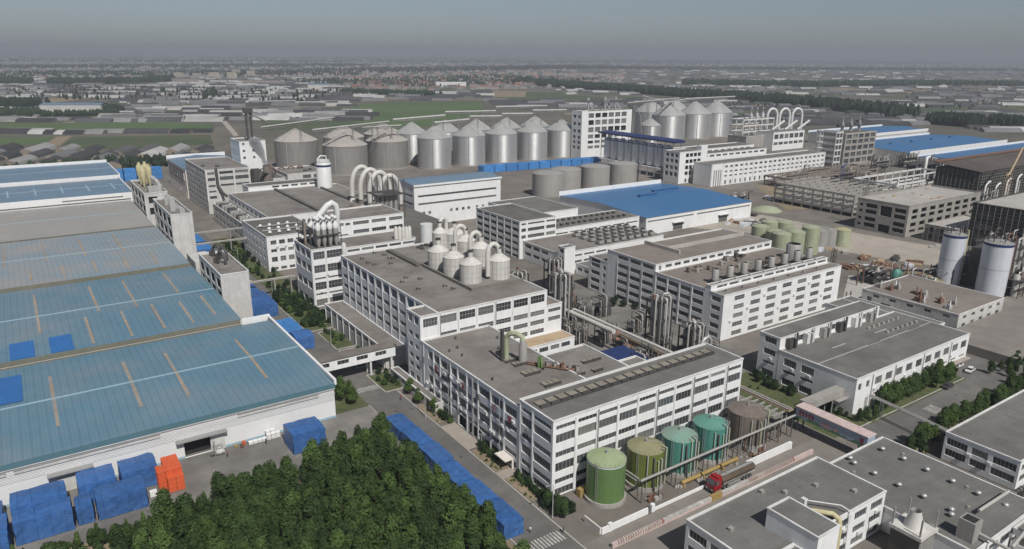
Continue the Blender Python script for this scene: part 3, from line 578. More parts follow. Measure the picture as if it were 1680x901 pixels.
def wh(label, y0, y1, x1, z, m, strips, sm='rust_strip', half=True):
    w_ = thing('warehouse', label, 'warehouse', (-45, y0, 0)); b = MB(); facade(w_, b, '+X', x1-.3, y0, y1, 0, z-.1); facade(w_, b, '+Y', y1, -45, x1, 0, z-.1); facade(w_, b, '-Y', y0+.1, -45, x1, 0, z-.2); part('wall', b, ['white_wall', 'dark_void'], w_)
    shed_roof(w_, -45, x1, y0, y1-2.5, z, .7, m)
    for x, a, c_ in strips: strip_on(w_, x, a, c_, y0, y1-2.5, z, .7, .8, sm)
    return w_
W2 = wh('warehouse with faded blue roof, two bright blue patches and rusty strips', 247.3, 327.5, 56.3, 12.0, 'blue_sheet', [(-1.5, 268, 316), (-13, 252, 272), (12, 250, 277), (16.6, 281, 316), (28.5, 279, 318), (23, 250, 277), (33, 252, 279), (44, 288, 320), (42, 252, 277), (50, 256, 280)])
for a, b_ in ((-10, -3.6), (.4, 6.6)): r = MB(); r.face([(a, 248, 12.12), (b_, 248, 12.12), (b_, 262.5, 12.4), (a, 262.5, 12.4)]); part('roof_patch', r, 'patch_blue', W2)
W3 = wh('warehouse with pale dusty blue roof between two olive gutters', 327.6, 413, 56, 12.8, 'dusty_sheet', [(-13+11.5*i, 332+(i % 2)*3, 352) for i in range(6)]+[(-10+15*i, 362, 402) for i in range(4)])
W4 = wh('warehouse roof grey with thick dust before the white parapet wall', 413.1, 497, 55.6, 12.8, 'dust_gray_sheet', [])
for w_, y in ((W2, 325), (W3, 410.5)):
    r = MB(); r.face([(-45, y, 11.6), (56, y, 11.6), (56, y+2.4, 11.3), (-45, y+2.4, 11.3)]); r.face([(-45, y+2.4, 11.3), (56, y+2.4, 11.3), (56, y+2.45, 13), (-45, y+2.45, 13)]); part('valley_gutter', r, 'gutter_olive', w_)
W5 = wh('warehouse with steel blue roof above a long white wall', 497.1, 563, 57.6, 16.8, 'steel_blue_sheet', [(-6+14*i, 514, 540) for i in range(5)], 'seam')
W6 = wh('farthest warehouse of the row, steel blue roof with white edge', 563.1, 640, 58.6, 18.4, 'steel_blue_sheet', [], 'seam')
for w_, y, z, x1 in ((W5, 497.1, 16.8, 57.6), (W6, 563.1, 18.4, 58.6)):
    r = MB(); r.box(-45, x1+.2, y-.6, y, 10.5, z+.6); part('front_parapet', r, 'white_wall', w_)
    r = MB(); r.box(x1-.3, x1+.3, y, y+64, z-1, z+1.2); part('gable_parapet', r, 'white_wall', w_)
r = MB(); r.box(-45, 59, 637, 638, 17, 20.4); part('rear_parapet', r, 'white_wall', W6)
r = MB(); r.box(-45, 56, 496.2, 496.5, 13.4, 13.8); r.box(20, 52, 496.2, 496.5, 15.2, 15.6); part('cladding_seam', r, 'gutter_olive', W5)
# conveyor towers at the warehouse ends
def tower(label, y0, y1, x0, x1, h, rows, n, top=None, plain=True):
    t = thing('conveyor_tower', label, 'tower', (x0, y0, 0)); block(t, x0, x1, y0, y1, h, {'-X': [(y0+(y1-y0)/n*(i+.16), y0+(y1-y0)/n*(i+.84), a, b_, 0) for i in range(n) for a, b_ in rows], '-Y': [] if plain else [(x0+2, x0+6.6, h-6, h-2.4, 0), (x0+2, x0+6.6, h-12.4, h-8.6, 0)]}, wall='old_white_wall', roof='roof_brown', par=.9); return t
T1 = tower('white conveyor tower beside blue tarps, blank front wall and plant on its roof', 273, 309, 56.4, 66.6, 21.4, [(15.2, 19.), (12.3, 14.2)], 4)
T2 = tower('white conveyor tower with pale dust-white equipment on its roof', 366, 413, 56.6, 66.2, 27, [(20.6, 25), (14.6, 18.8), (12, 13.4)], 4)
T3 = tower('grey open tower carrying tall cream cyclones', 446, 497, 57, 69, 24.6, [(18.4, 22.6), (13, 17)], 4, plain=False)
r = MB(); r.box(58, 66, 327, 345, 0, 13); part('link_block', r, 'old_white_wall', T2)
for i, (x, y) in enumerate(((60, 292), (62, 298), (61, 304))):
    r = MB(); r.tube([(x, y, 21), (x, y, 24), (x+1, y-1.5, 26), (x+2.2, y-3, 24), (x+2.2, y-3, 21)], .55, 8); r.box(x-1, x+1, y+1, y+3, 20.6, 22.4); part('rooftop_plant', r, 'dark_steel', T1)
for i in range(9): x = 58+RN.random()*6; y = 370+i*4.4; r = MB(); r.box(x-1, x+1.2, y, y+2.6, 26, 27.4+RN.random()*2.2); r.cyl(x, y+3, 26, 28.5, .8, 8); part('rooftop_plant', r, 'pale_steel', T2)
for i in range(4):
    x, y = 61+(i % 2)*3.4, 470+(i//2)*12+2*(i % 2); z = 24
    r = MB(); r.lathe(x, y, [(.5, z), (.6, z+2), (1.7, z+6), (1.7, z+11), (.8, z+12), (.8, z+13)], 12); part('cyclone', r, 'cream', T3)
r = MB(); r.tube([(67, 452, 26), (66, 458, 29), (64, 462, 31)], 1.1, 8); r.box(60, 67, 449, 455, 24, 27); part('rooftop_plant', r, 'pale_steel', T3)
# ------------------------------------------------------------------ footbridge over the road
FB = thing('footbridge', 'white covered footbridge over the road joining warehouse and hall', 'bridge', (65.8, 205, 0))
b = MB(); wn = [(67.6+i*6.4, 71.4+i*6.4, 6.2, 7.6, 3) for i in range(4)]; facade(FB, b, '-Y', 205, 65.8, 94, 4.9, 8.3, wn); facade(FB, b, '+Y', 209, 65.8, 94, 4.9, 8.3); b.face([(65.8, 205, 4.9), (94, 205, 4.9), (94, 209, 4.9), (65.8, 209, 4.9)]); facade(FB, b, '+X', 94, 205, 209, 4.9, 8.3)
part('bridge_wall', b, ['white_wall', 'dark_void'], FB); r = MB(); r.box(65.6, 94.2, 204.7, 209.3, 8.3, 8.55); part('bridge_roof', r, 'roof_brown', FB)
for x in (85.2, 92.5):
    for y in (205.6, 208.4): r = MB(); r.box(x-.3, x+.3, y-.3, y+.3, -.1, 4.9); part('pier', r, 'coping', FB)
# ------------------------------------------------------------------ silos
def silo_proto(r0, h, apex, wall, roof, ladder=True):
    t = link('grain_silo', None); t.empty_display_size = 1; ORG[t] = Vector()
    b = MB(); k_ = int(h/.5*4) if wall == 'galv' else int(h/2); b.lathe(0, 0, [(r0+((.075 if wall == 'galv' else 0)*math.sin(i*math.pi/2+.4) if 0 < i < k_ else 0), h*i/k_) for i in range(k_+1)], 48); o1 = lpart('silo_wall', b, wall, t)
    c = MB(); c.lathe(0, 0, [(r0+.25, h-.1), (r0+.25, h+.15), (r0*.1, apex-.3)], 48, 0, False); c.cyl(0, 0, apex-.5, apex+.8, r0*.1, 12); o2 = lpart('silo_roof', c, roof, t)
    for i in range(24): a = 2*math.pi*i/24; c2 = None
    d = MB()
    for i in range(24):
        a = 2*math.pi*i/24; d.bar((r0*math.cos(a), r0*math.sin(a), h+.25), (r0*.12*math.cos(a), r0*.12*math.sin(a), apex-.15), .12)
    o3 = lpart('roof_rib', d, 'pale_steel', o2); kids(o2, o3)
    e = MB(); a = -2.3; e.box(r0*math.cos(a)-.3, r0*math.cos(a)+.3, r0*math.sin(a)-.35, r0*math.sin(a)-.05, 0, h); e.bar((r0*math.cos(a), r0*math.sin(a), h), (.3, -.3, apex+.2), .3); o4 = lpart('ladder', e, 'frame', t)
    f = MB(); f.lathe(0, 0, [(r0+.5, -.2), (r0+.5, .8), (r0, .8)], 40, 0, False); o5 = lpart('base_ring', f, 'raw_concrete', t)
    kids(t, o1, o2, o4, o5); return t
def place(proto, first, loc, label, cat, group, rz=0):
    o = proto if first else clone(proto, None, loc, rz)
    if first: o.location = loc; o.rotation_euler[2] = rz; ORG[o] = Vector(loc)
    return tag(o, label, cat, group)
def row(proto, spots, label, cat, group):
    for i, (x, y) in enumerate(spots): place(proto, i == 0, (x, y, 0), label if isinstance(label, str) else label[i], cat, group, RN.uniform(-.3, .3))
GA = silo_proto(15.4, 27, 36.5, 'galv', 'galv_roof')
row(GA, [(319+36.3*i, 594.5) for i in range(5)], ['shiny front-row silo behind the blue tarpaulins, %s counted towards the tall frame building' % ORD[i] for i in range(5)], 'silo', 'shiny silos, front row')
GB = silo_proto(15.4, 27, 36.5, 'galv', 'galv_roof')
row(GB, [(319+36.3*i, 640) for i in range(5)], 'galvanised grain silo in the second row, half hidden behind the front silos', 'silo', 'shiny silos, second row')
GC = silo_proto(19, 24, 33.5, 'galv_brown', 'galv_brown_roof')
row(GC, [(214, 662), (239, 608), (284, 620)], ['brown weathered grain silo next to the plain white tower', 'brown weathered grain silo behind the hall with brick stack, in front of its neighbours', 'brown weathered grain silo nearest the shiny silos'], 'silo', 'brown silos')
GD = silo_proto(19, 24, 33.5, 'galv_brown', 'galv_brown_roof'); row(GD, [(262, 668), (306, 676)], 'brown weathered grain silo in the rear, mostly hidden', 'silo', 'brown silos, rear')
GE = silo_proto(20.5, 30, 44, 'galv', 'galv_roof'); row(GE, [(672, 648), (718, 648), (760, 650)], ['large shiny silo behind the navy canopy, %s counted from the small silo' % ORD[i] for i in range(3)], 'silo', 'shiny silos behind the navy canopy')
GE2 = silo_proto(20.5, 30, 44, 'galv', 'galv_roof'); row(GE2, [(690, 698), (736, 700)], 'large silo behind the shiny silos of the navy canopy', 'silo', 'silos in back of the canopy silos')
GF = silo_proto(12, 22, 30, 'galv', 'galv_roof'); row(GF, [(616, 622)], 'smaller shiny silo next to three large ones', 'silo', None)
# domed storage tanks
def tank_proto(r0, h, dome, wall, roof, extras=0):
    t = link('storage_tank', None); ORG[t] = Vector(); b = MB(); b.lathe(0, 0, [(r0, 0), (r0, h)], 40); o1 = lpart('tank_wall', b, wall, t)
    c = MB(); c.lathe(0, 0, [(r0+.05, h), (r0*.75, h+dome*.5), (r0*.4, h+dome*.86), (.01, h+dome)], 40); o2 = lpart('tank_roof', c, roof, t); kids(t, o1, o2)
    d = MB()
    for i in range(30): a = 2*math.pi*i/30; d.box(r0*.96*math.cos(a)-.03, r0*.96*math.cos(a)+.03, r0*.96*math.sin(a)-.03, r0*.96*math.sin(a)+.03, h, h+1.1)
    d.tube([(r0*.96*math.cos(2*math.pi*i/30), r0*.96*math.sin(2*math.pi*i/30), h+1.05) for i in range(31)], .05, 4); kids(t, lpart('handrail', d, 'frame', t))
    return t
TG = tank_proto(11.6, 16.4, 1.6, 'tank_gray', 'tank_gray')
row(TG, [(317+7, 429), (347, 437), (376, 437), (405, 437)], ['plain grey round tank behind the vivid blue roof, %s counted towards the navy canopy' % ORD[i] for i in range(4)], 'tank', 'grey tanks behind the blue hall')
r = MB(); r.box(414, 414.8, 428.5, 429.2, 0, 17); solo('drain_channel', r, 'dark_steel', 'dark vertical channel on the grey round tank by white silos', 'channel')
# small white silos under the navy canopy
SB = thing('silo_base', 'concrete frame base carrying the white silo row', 'frame', (453, 434, 0)); r = MB()
for i in range(11): r.box(453, 453.8, 432+8.6*i, 432.8+8.6*i, 0, 7.4)
r.box(453, 463.6, 430, 522, 6.6, 7.6); r.box(453, 453.5, 430, 522, 3.2, 4); part('frame', r, 'coping', SB)
def wsilo():
    t = link('white_silo', None); ORG[t] = Vector(); b = MB(); b.lathe(0, 0, [(1., 7.6), (4., 9), (4., 25.6), (3.6, 26.4), (.5, 27.4)], 24); o = lpart('silo_wall', b, 'slim_silo', t)
    c = MB(); c.lathe(0, 0, [(4.05, 24.6), (4.05, 25.3)], 24); o2 = lpart('band', c, 'navy', t); kids(t, o, o2); return t
WS = wsilo()
for i in range(9): place(WS, i == 0, (458.6, 515.5-9.4*i, 0), 'slim pale silo under the navy canopy, %s from the tall frame building' % ORD[i], 'silo', 'pale silos under the canopy')
CN = thing('canopy', 'long navy blue canopy above the pale silo row', 'canopy', (452, 428, 0)); r = MB(); r.face([(453, 428, 31.4), (465, 428, 32.4), (465, 524, 32.4), (453, 524, 31.4)]); r.box(452.7, 453.2, 428, 524, 30.2, 31.6); r.box(453, 465, 427.6, 428.2, 30.2, 32.2); part('canopy_roof', r, 'navy', CN)
for i in range(6):
    for x in (454, 463): r = MB(); r.box(x-.2, x+.2, 430+18*i, 430.4+18*i, 7.4, 30.8); part('post', r, 'frame', CN)
# elevator headhouse
EV = thing('elevator_house', 'tall white concrete frame building with open bays beside the shiny silos', 'factory', (464.5, 562.4, 0))
b = MB(); fl = [9, 14, 19, 25, 32, 39]; op = []
facade(EV, b, '-Y', 562.4, 464.5, 472, 0, 47.4)
cols_ = [(473+i*8.6, 479.8+i*8.6) for i in range(6)]
for u0, u1 in cols_:
    for i, a in enumerate(fl): op.append((u0, u1, a+1.2, (fl+[45.6])[i+1]-1., 5, 2, 'pale_glass') if (i*7+int(u0)) % 3 else (u0, u1, a+1.2, (fl+[45.6])[i+1]-1., 0))
facade(EV, b, '-Y', 562.3, 472, 530, 0, 46.6, op, .5); facade(EV, b, '-X', 464.5, 562.4, 578, 0, 47, bays(563, 577, 2, .6, [(a+1, a+4) for a in fl], 2)); facade(EV, b, '+X', 530, 562.4, 578, 0, 46.6); facade(EV, b, '+Y', 578, 464.5, 530, 0, 46.6)
part('wall', b, ['white_wall', 'dark_void'], EV); r = MB(); r.face([(464.5, 562.4, 46.2), (530, 562.4, 46.2), (530, 578, 46.2), (464.5, 578, 46.2)]); part('roof', r, 'roof_gray', EV)
for x in (478, 500, 514): r = MB(); r.tube([(x+7, 570, 47), (x+4, 570, 50), (x, 570, 57), (x, 570, 47)], .8, 8); r.cyl(x, 570, 56.4, 59, 1.4, 8); part('spout', r, 'pale_steel', EV)
r = MB(); r.box(531.5, 534.5, 563, 566, 0, 50); r.tube([(533, 560, 50), (536, 556, 40), (540, 553, 0)], .6, 6); part('stair_tower', r, 'steel', EV)
# overhead conveyors across the silos
def conveyor(label, p0, p1, n, group, w=1.6):
    t = thing('conveyor', label, 'conveyor', (p0[0], p0[1], 0), group); a, b_ = Vector(p0), Vector(p1); r = MB(); r.tube([a, b_], w*.62, 4, 0); part('gallery', r, 'pale_steel', t)
    s_ = MB(); s_.tube([a-Vector((0, 0, 1.6)), b_-Vector((0, 0, 1.6))], .3, 4); part('truss', s_, 'steel', t)
    for i in range(n): p = a.lerp(b_, (i+.5)/n); r = MB(); r.bar((p.x-1, p.y, 26), (p.x-.3, p.y, p.z-1), .3); r.bar((p.x+1, p.y, 26), (p.x+.3, p.y, p.z-1), .3); r.bar((p.x-1, p.y, 26), (p.x+.3, p.y, p.z-1), .2); part('trestle', r, 'steel', t)
    return t
for i, (a, b_) in enumerate((((319, 594, 40), (356, 594, 41.5)), ((356, 594, 44), (392, 594, 43)), ((392, 594, 45), (428, 594, 44)), ((428, 594, 47), (470, 594, 46)))): conveyor('pale conveyor gallery running over the front row of shiny silos', a, b_, 2, 'conveyors over the front silos')
for a, b_ in (((300, 640, 40), (356, 640, 42)), ((356, 640, 45), (415, 640, 44)), ((415, 640, 48), (480, 640, 47))): conveyor('pale conveyor gallery running over the second row of silos', a, b_, 2, 'conveyors over the second silos')
conveyor('pale conveyor from white tower head across the first brown silo', (160, 575, 45), (235, 620, 46), 3, None, 1.2); conveyor('pale conveyor gallery sloping above the middle brown silo', (205, 590, 39.5), (280, 605, 42), 3, None, 1.2); conveyor('short level conveyor gallery on the brown silo nearest the shiny ones', (252, 600, 38.4), (292, 606, 38), 2, None, 1.2)
conveyor('pale conveyor rising from tall frame building to the canopy silos', (536, 575, 52), (690, 650, 49), 4, None); conveyor('straight pale conveyor above the large silos of the navy canopy', (700, 650, 48), (800, 655, 48), 3, None); conveyor('thin pale conveyor sloping down behind the large silos', (650, 640, 47), (590, 610, 56), 2, None)
HB = thing('bucket_elevator', 'slim dark elevator leg standing on the plain white tower', 'elevator', (150, 572, 37)); r = MB()
for x in (148, 151.4): r.box(x, x+1.3, 571, 572.3, 36.9, 58)
r.box(147, 153.6, 570, 573.4, 56.5, 59.6); part('leg_casing', r, 'dark_steel', HB); r = MB(); r.tube([(150, 572, 57), (165, 578, 49), (172, 590, 44)], .7, 6); part('spout', r, 'pale_steel', HB)
r = MB(); r.tube([(142, 580, 38), (136, 640, 47), (110, 900, 52), (104, 960, 52)], .9, 6)
# ------------------------------------------------------------------ right part: white frame, long white building, far frames
J = building('frame_house', 'white concrete frame building at the end of the pale silo row', 442, 466.5, 411, 428, 25.6, {'-Y': [(449+i*4.6, 452.6+i*4.6, a, a+3, 0) for i in range(4) for a in (6.5, 11.2, 16, 21)]+[(449.4+i*4.4, 451.6+i*4.4, .5, 3.6, 1) for i in range(4)], '-X': bays(412, 427, 3, .7, [(5.5, 9), (11, 14), (16.4, 19.4), (21, 24)], 3)}, depth=.5)
r = MB(); r.box(466.6, 474, 411, 416, 0, 29); part('stair_shaft', r, 'white_wall', J)
block(J, 474.1, 560, 418, 450, 21, {'-Y': bays(476, 558, 10, .7, [(18, 19.6)], 4)}, roof='roof_dark'); 
MN = building('long_block', 'long white building with four rows of small windows, far side of the construction yard', 453.6, 603.5, 387.6, 406, 17.8,
    {'-Y': [q for q in bays(468, 602.6, 22, .56, [(14, 15.8), (10.2, 11.6), (6.8, 8)], 3)+bays(468, 602.6, 22, .3, [(.8, 4)], 1)]}, roof='roof_gray')
pilasters(MN, '-Y', 387.6, [454.2, 466.8]+[467.6+12.2*i for i in range(1, 12)], 0, 17.4, .5, .2); pilasters(MN, '-Y', 387.6, [457, 459.6, 462.2, 464.6], 0, 13, .8, .5, 'tank_gray')
block(MN, 470, 560, 432, 452, 22.8, {'-Y': bays(480, 556, 9, .7, [(19.6, 21)], 5)}, roof='roof_dark', wall='white_wall')
def frame(root, x0, x1, y0, y1, h, nx, floors, m='white_wall', t=.9, slab=True, ny=1):
    r = MB(); r.box(-t/2, t/2, -t/2, t/2, 0, h); cm_ = r.mesh('column', [m])
    for i in range(nx+1):
        x = x0+(x1-x0)*i/nx
        for y in [y0+(y1-y0)*j/ny for j in range(ny+1)]: link('column', cm_, root, Vector((x, y, 0))-ORG[root])
    pass
    for k_ in range(1, floors+1):
        z = h*k_/floors; r = MB(); r.box(x0-t/2, x1+t/2, y0-t/2-.05, y0+t/2, z-1.3, z); r.box(x0-t/2, x1+t/2, y1-t/2, y1+t/2+.05, z-1.3, z)
        for j in range(1, ny): yj = y0+(y1-y0)*j/ny; r.box(x0+t/2, x1-t/2, yj-t/3, yj+t/3, z-1.2, z-.02)
        for i in (0, nx): x = x0+(x1-x0)*i/nx; r.box(x-t/2-.05, x+t/2+.05, y0, y1, z-1.3, z)
        if slab and k_ == 1: r.box(x0, x1, y0, y1, z-.5, z-.1)
        part('floor_beam', r, m, root)
def arch(mb, c, w, h, r, ax=(1, 0), n=14, leg=6):
    pts = [(c[0]-ax[0]*w/2, c[1]-ax[1]*w/2, c[2]-leg)]
    for i in range(n+1): a = math.pi*(1-i/n); pts.append((c[0]+ax[0]*w/2*math.cos(a), c[1]+ax[1]*w/2*math.cos(a), c[2]+h*math.sin(a)))
    pts.append((c[0]+ax[0]*w/2, c[1]+ax[1]*w/2, c[2]-leg)); mb.tube(pts, r, 10)
FA = thing('evaporator_house', 'far white frame house topped by three white duct arches', 'factory', (700, 508, 0)); block(FA, 690, 745, 508, 530, 20, {'-Y': bays(691, 744, 6, .8, [(12.5, 17.5), (6, 9)], 5, sub=2)}, roof='roof_gray'); block(FA, 660, 689.8, 520, 545, 16, roof='roof_gray', wall='raw_concrete')
frame(FA, 668, 720, 532, 550, 33, 5, 5, 'coping')
for i in range(3): r = MB(); arch(r, (722+14.5*i, 536-6*i, 34), 13, 8.5, 1.4, (.95, -.3), 14, 16); r.tube([(714+14.5*i, 528-6*i, 20), (726+14.5*i, 522-6*i, 30)], 1.4, 8); part('duct_arch', r, 'silo_white', FA)
for i in range(3): r = MB(); r.lathe(690+10*i, 540, [(2, 30), (2.4, 36), (.6, 39), (.6, 42), (1.5, 42.4), (.1, 45)], 10); part('cyclone', r, 'pale_steel', FA)
FM = thing('frame_house', 'grey white open frame house with three pointed vents on its roof', 'factory', (643, 395, 0)); block(FM, 645, 696, 396, 420, 31, {'-Y': bays(646, 695, 5, .78, [(3, 7), (9, 13), (15, 19), (21, 24.6), (26, 29.6)], 4)}, wall='raw_concrete', roof='roof_dark', depth=.8)
frame(FM, 633, 643, 398, 418, 33, 2, 6, 'coping', .7, False); block(FM, 697, 706, 404, 430, 27, {'-Y': bays(698, 705.6, 2, .5, [(20, 23), (14, 17)], 2)})
for i in range(3): r = MB(); r.lathe(657+14*i, 408, [(1.4, 31), (1.4, 36), (2.4, 36.4), (.3, 41), (.2, 46)], 10); part('roof_ventilator', r, 'pale_steel', FM)
def bluehall(label, x0, x1, y0, y1, h, vents=True):
    b_ = thing('blue_hall', label, 'warehouse', (x0, y0, 0)); w_ = MB(); facade(b_, w_, '-Y', y0, x0, x1, 0, h); facade(b_, w_, '-X', x0, y0, y1, 0, h, [((y0+y1)/2-8, (y0+y1)/2+8, .1, 7, 6, 2, 'pale_glass')]); facade(b_, w_, '+X', x1, y0, y1, 0, h); facade(b_, w_, '+Y', y1, x0, x1, 0, h); part('wall', w_, ['old_white_wall', 'dark_void'], b_)
    ym = (y0+y1)/2; r = MB(); r.face([(x0, y0, h+.05), (x1, y0, h+.05), (x1, ym, h+2.2), (x0, ym, h+2.2)]); r.face([(x0, ym, h+2.2), (x1, ym, h+2.2), (x1, y1, h+.05), (x0, y1, h+.05)]); part('roof', r, 'vivid_blue_sheet', b_)
    for sx in (x0+.05, x1-.05): r = MB(); r.face([(sx, y0, h), (sx, y1, h), (sx, ym, h+2.2)]); part('gable', r, 'old_white_wall', b_)
    r = MB(); r.box(x0-.3, x1+.3, y0-.5, y0, h-1.6, h+1.8); r.box(x0-.3, x1+.3, y1, y1+.5, h-1.6, h+2); part('parapet', r, 'white_wall', b_)
    if vents:
        for i in range(4): r = MB(); x = x0+(x1-x0)*(.2+.2*i); r.box(x, x+14, ym-1.4, ym+1.4, h+1.8, h+3.6); part('ridge_vent', r, 'vivid_blue_sheet', b_)
    return b_
bluehall('far hall with vivid blue roof beyond the pointed vents', 706, 905, 366, 450, 12); bluehall('far blue roofed hall at the right edge, behind the dark scaffolded plant', 690, 960, 262, 350, 12); bluehall('far blue roof behind the three white duct arches', 800, 960, 480, 540, 12, False)
# ------------------------------------------------------------------ right: construction site and tanks
CB = building('concrete_building', 'bare grey concrete building with empty window holes and a pale flat roof', 418.8, 503, 212.3, 243.5, 18.6,
    {'-X': [(213.6, 220.4, a, a+2.4, 0) for a in (2, 5.6, 10, 13.6)]+[(222, 229, 10, 16, 0), (222, 229, .4, 5, 0)]+[(231, 238, a, a+2.4, 0) for a in (2, 5.6, 10, 13.6)]+[(240, 242, a, a+1.6, 0) for a in (2.2, 6, 10.4, 14)],
     '-Y': bays(421, 500, 8, .62, [(2, 4), (5.6, 8), (10, 12.2), (13.4, 15.8)], 0)}, wall='raw_concrete', roof='roof_concrete', par=1., cop='raw_concrete', depth=.6)
for i in range(9): r = MB(); x, y = 424+RN.random()*70, 216+RN.random()*22; r.box(x, x+2+RN.random()*3, y, y+1.5, 17.5, 18); part('material_pile', r, 'roof_tan', CB)
CB2 = building('concrete_building', 'low bare concrete wing with pale roof before the green netted building', 425, 470, 187, 205, 9, {'-X': bays(188, 204, 3, .5, [(5, 7.4), (1, 3.4)], 0)}, wall='raw_concrete', roof='roof_concrete', cop='raw_concrete')
NB = building('netted_building', 'dark building wrapped in green scaffold netting behind the two big pale tanks', 432, 520, 140, 185, 24, {'-X': bays(142, 183, 4, .8, [(16, 19), (10, 13), (4, 7)], 5)}, wall='net_green', roof='roof_concrete', cop='net_green')
SF = thing('scaffolded_plant', 'huge dark netted plant with white pipes on its face, red brown roof edge', 'factory', (560, 232, 0)); r = MB(); r.box(545, 700, 232, 262, 0, 25); part('netting', r, 'net_green', SF); r = MB(); r.face([(543, 231, 25.2), (702, 231, 25.2), (702, 264, 28.5), (543, 264, 28.5)]); part('roof', r, 'net_brown', SF); r = MB(); r.face([(543, 260, 28.6), (702, 260, 28.6), (702, 264, 29.2), (543, 264, 29.2)]); part('roof_edge', r, 'rust', SF)
for i in range(7): x = 549+i*16; r = MB(); z = 12+RN.random()*8; r.tube([(x, 229.5, 1), (x, 229.5, z), (x+3, 229.5, z+2), (x+8, 230.5, z+2)], .7, 8); r.tube([(x+4, 229.5, 6), (x+4, 229.5, z-2)], .4, 6); part('riser_pipe', r, 'silo_white', SF)
def scaffold(root, side, plane, u0, u1, h):
    P, rz = SIDE[side]; b = MB(); n = int((u1-u0)/3)
    for i in range(n+1): u = u0+(u1-u0)*i/n; b.bar(P(plane, u, 0, -1.2), P(plane, u, h+1, -1.2), .14)
    part('scaffold_standard', b, 'tank_gray', root); b = MB()
    for k_ in range(int(h/2)+1): b.bar(P(plane, u0, 2*k_, -1.2), P(plane, u1, 2*k_, -1.2), .12); b.face([P(plane, u0, 2*k_+.1, -.1), P(plane, u1, 2*k_+.1, -.1), P(plane, u1, 2*k_+.1, -1.2), P(plane, u0, 2*k_+.1, -1.2)])
    part('scaffold_lift', b, 'net_brown', root)
scaffold(NB, '-X', 432, 140, 185, 24); scaffold(NB, '-Y', 140, 432, 520, 24); scaffold(SF, '-Y', 232, 545, 700, 24); scaffold(SF, '-X', 545, 232, 262, 24); scaffold(CB2, '-X', 425, 187, 205, 9)
FR = thing('building_skeleton', 'unfinished concrete frame of columns and beams on the construction site', 'frame', (446, 262, 0)); frame(FR, 446, 500, 262, 322, 14, 6, 4, 'raw_concrete', .8, True, 8)
FR2 = thing('building_skeleton', 'taller unfinished row of concrete columns behind the bare concrete building', 'frame', (500, 268, 0)); frame(FR2, 506, 600, 268, 300, 15, 9, 2, 'coping', .9, False, 2)
FR3 = thing('building_skeleton', 'rusty unfinished frame with scaffolding near the long white building', 'frame', (560, 350, 0)); frame(FR3, 500, 620, 345, 372, 8, 12, 2, 'roof_rust', .7, True, 3)
PJ = thing('process_plant', 'dark steel pipework plant with one tall white duct near the blue halls', 'plant', (640, 300, 0)); r = MB()
for i in range(9):
    for j in range(2): r.box(610+6*i, 610.5+6*i, 306+10*j, 306.5+10*j, 0, 16)
for z in (5, 10, 15): r.box(608, 662, 305, 318, z, z+.5)
part('steel_frame', r, 'dark_steel', PJ); r = MB(); r.tube([(606, 300, 0), (606, 300, 20), (608, 301, 22), (618, 304, 22)], 1.2, 8); part('duct', r, 'silo_white', PJ)
def lattice(label, x, y, h, w, jib=None, m='dark_steel', cat='tower'):
    t = thing('lattice_mast', label, cat, (x, y, 0)); r = MB()
    for sx in (-1, 1):
        for sy in (-1, 1): r.bar((x+sx*w/2, y+sy*w/2, 0), (x+sx*w/2, y+sy*w/2, h), .22)
    n = max(3, int(h/2.4))
    for i in range(n):
        z0, z1 = h*i/n, h*(i+1)/n; r.bar((x-w/2, y-w/2, z0), (x+w/2, y-w/2, z1), .12); r.bar((x-w/2, y+w/2, z0), (x-w/2, y-w/2, z1), .12); r.bar((x+w/2, y-w/2, z0), (x+w/2, y+w/2, z1), .12)
    part('mast', r, m, t)
    if jib: r = MB(); r.tube([(x, y, h), (x+jib[0], y+jib[1], h+jib[2])], .7, 4); r.tube([(x, y, h), (x-jib[0]*.3, y-jib[1]*.3, h)], .8, 4); part('jib', r, m, t)
lattice('dark crane mast standing before the bare concrete building', 430, 246, 29, 2.2, None); lattice('yellowish crane with raised jib in front of the dark netted plant', 520, 205, 30, 2.4, (42, 12, 12), 'roof_tan'); lattice('small navy topped mast in the construction yard', 520, 318, 20, 2, (14, 6, 0), 'navy')
lattice('leaning steel lattice post beside the round grey pad', 290, 176, 20, 1.4)
rp = MB(); rp.tube([(0, 0, 0), (0, 0, 7.5)], .3, 8); rp.tube([(0, 0, 7.4), (0, 0, 8)], .12, 5); rpm = rp.mesh('bored_pile', ['rust'])
for i, (x_, y_) in enumerate([(1405+9*i, 468-3*i) for i in range(6)]+[(1450, 462), (1463, 460), (1476, 458), (1486, 456), (1369, 468), (1375, 466), (1385, 508), (1392, 507), (1488, 478)]):
    o = link('steel_post', rpm, None, ground(x_, y_)); tag(o, 'thin dark upright steel post on the bare construction ground', 'post', 'steel posts on the site')
psheet('grey_pad', gp([(1392, 452), (1478, 452), (1500, 480), (1490, 515), (1440, 520), (1375, 540), (1385, 480)]), -.05, 'kerb')
psheet('dirt_road', gp([(1120, 372), (1250, 352), (1420, 385), (1540, 405), (1560, 440), (1420, 420), (1260, 385)]), -.1, 'track')
psheet('dirt_yard', gp([(1240, 305), (1420, 285), (1500, 330), (1290, 345)]), -.1, 'soil')
mound = MB(); c0 = ground(1520, 458); mound.lathe(c0.x, c0.y, [(13, -.1), (9, 2.2), (4, 3.2), (.1, 3.4)], 14, 0); solo('earth_mound', mound, 'soil', 'yellowish earth mound beside the pale tanks', 'mound')
mound = MB(); c0 = ground(1258, 345); mound.lathe(c0.x, c0.y, [(10, -.1), (6, 2.2), (.1, 3)], 10, 0); solo('netted_mound', mound, 'lime_paint', 'earth heap under green net by the vivid blue hall', 'mound')
DB = []
